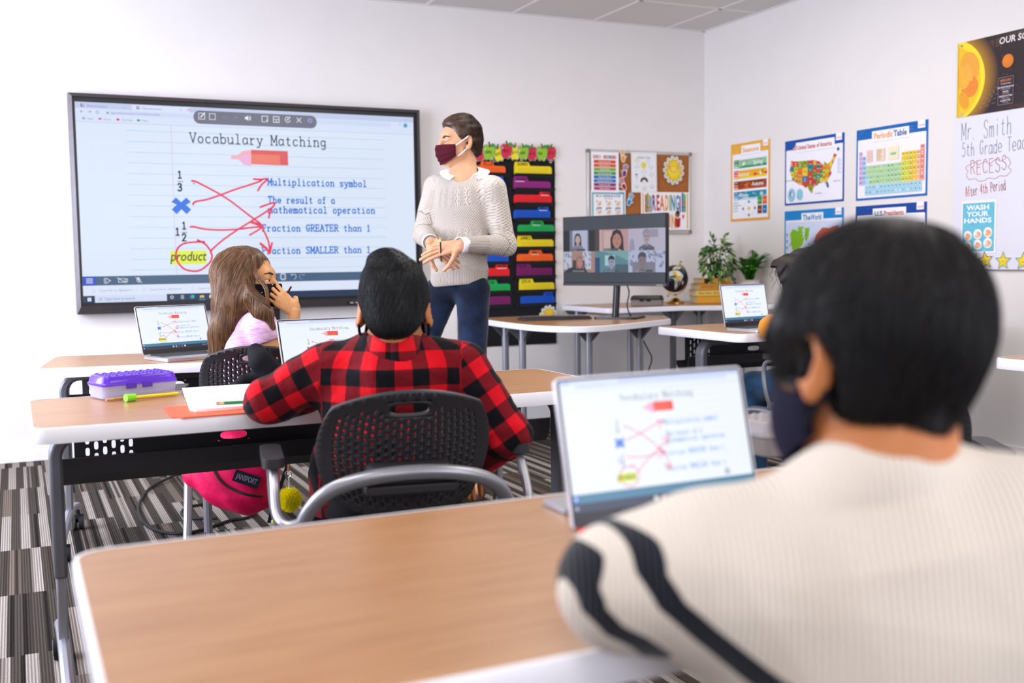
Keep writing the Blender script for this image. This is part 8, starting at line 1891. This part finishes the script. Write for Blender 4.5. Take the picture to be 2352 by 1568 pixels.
# ------------------------------------------------------------------ pink backpack hanging on the front row chair
Q = Figure(3.40)
pack = thing('backpack', 'bright pink backpack with a black zip and label, hung on a chair back', 'backpack', (.30, -3.06, .30))
pink = mat('pink_nylon', 'd4064f', .6, spec=.25, bump=.5, bscale=30, bdist=.006)
Bp = Body(.035); tl = lambda a: (lambda c, s_: np.stack([RIGHT*c+UP*s_, CFn, UP*c-RIGHT*s_]))(math.cos(a), math.sin(a))
Bp.ell(Q(575, 985, .0), (.135, .075, .175), tl(-.22)).ell(Q(545, 1090, -.03), (.135, .085, .115), tl(-.28)).ell(Q(452, 1085, .0), (.045, .05, .05), tl(-.5)).ell(Q(568, 1135, -.03), (.075, .07, .055), tl(-.2))
fp = folds(31, .010, 24); Bp.extra = lambda P: fp(P)+.003*np.sin((P@RIGHT)*70+(P@UP)*60)
V, F = Bp.mesh(.006); np_mesh('bag', V, F, pink, pack)
def hit(B, px, py, d0, d1=None):
    d = np.linspace(d0, (d1 or d0+.5), 400); P = CAMn+A3(ray(px, py))*d[:, None]; i = np.argmax(B.d(P) < 0); return A3(CAMP)+A3(ray(px, py))*(d[i]-.003)
zp = [Vector(hit(Bp, x, y, 3.0)) for x, y in ((493, 1082), (503, 1099), (520, 1115), (543, 1127), (570, 1136), (603, 1139))]
MB().tube(catmull(zp, 5), .0042, 8).build('zip', mat('black_zip', '15141a', .5), pack)
q4 = [hit(Bp, x, y, 3.0) for x, y in ((532, 1101), (590, 1121), (603, 1099), (546, 1077))]
o_ = Vector(sum(q4)/4)-Vector(CF)*.006; xd = Vector(q4[1]-q4[0]); yd = Vector(q4[3]-q4[0]); w_, h_ = xd.length, yd.length; M = frame_matrix(o_, xd, yd) @ Matrix.Translation((-w_/2, -h_/2, 0))
mb = MB().color('14172c'); mb.prism([(0, 0), (w_, 0), (w_, h_), (0, h_)], -.006, 0, M); pr = Print(M, 4e-5); pr.mb = mb
pr.text(w_/2, h_*.32, 'JANSPORT', h_*.44, 'b9b3c0', 'C', bold=.02, width=w_*.80); pr.text(w_/2, h_*.335, 'JANSPORT', h_*.40, '14172c', 'C', bold=-.015, width=w_*.79); mb.build('label', PRINT, pack, smooth=False, label='navy label with outlined lettering')
pad = mat('black_padding', '1b1b1f', .85, bump=.3, bscale=600)
St = Body(.02); St.chain([Q(588, 808, -.03), Q(600, 830, -.055), Q(622, 850, -.05), Q(668, 872, -.01)], [.028, .034, .030, .026], .02); St.chain([Q(520, 900, -.05), Q(560, 872, -.06), Q(610, 862, -.05), Q(665, 880, -.02)], [.012, .016, .02, .02], .01)
V, F = St.mesh(.006); np_mesh('shoulder_strap', V, F, pad, pack)
# keychain with a fluffy ball
kc2 = thing('keychain', 'keychain with a fluffy yellow ball and a striped charm under the plaid boy', 'keychain', tuple(Q(660, 1060, -.08)))
MB().ribbon([Vector(Q(x, y, -.07)) for x, y in ((673, 985), (668, 1030), (658, 1075), (645, 1115), (628, 1160), (618, 1200))], .012, .003, RIGHT).build('cord', pad, kc2)
ringp = Q(662, 1088, -.09); MB().tube([Vector(ringp+RIGHT*.010*math.cos(a)+UP*.010*math.sin(a)) for a in np.linspace(0, 2*PI, 15)[:-1]], .0016, 6, True).build('ring', chrome, kc2)
MB().tube([Vector(Q(663, 1062, -.09)), Vector(Q(662, 1080, -.09))], .004, 8).build('clasp', gold, kc2)
mb = MB(); pts = [Q(664, 1097, -.09)+(Q(665, 1122, -.09)-Q(664, 1097, -.09))*i/7 for i in range(8)]
for i, p in enumerate(pts): mb.ell(tuple(p), .0025, 5)
mb.build('chain', chrome, kc2)
yel = mat('yellow_fluff', 'f6e81c', .8); pc = Q(665, 1147, -.09); Po = Body(.01); Po.ell(pc, (.028, .028, .028)); V, F = Po.mesh(.005); po = np_mesh('pom_pom', V, F, yel, kc2)
rs = np.random.RandomState(5); n = 4500; d_ = rs.normal(0, 1, (n, 3)); d_ /= np.linalg.norm(d_, axis=1)[:, None]; t_ = np.linspace(0, 1, 4); L = rs.uniform(.008, .016, n)
strands('fluff', pc+d_[:, None]*(.026+L[:, None, None]*t_[None, :, None])+rs.normal(0, .002, (n, 1, 3))*t_[None, :, None], .0005, yel, po)
for k_, (y, c_) in enumerate(((1166, '2a9fc4'), (1177, 'dcd8d8'), (1188, '3a5a8a'), (1197, 'd8cf2a'))):
    p = Q(632-k_*.5, y, -.09); MB().ell(tuple(p), (.0105, .0105, .0095), 10).build('charm_bead', mat('bead_'+c_, c_, .3), kc2)
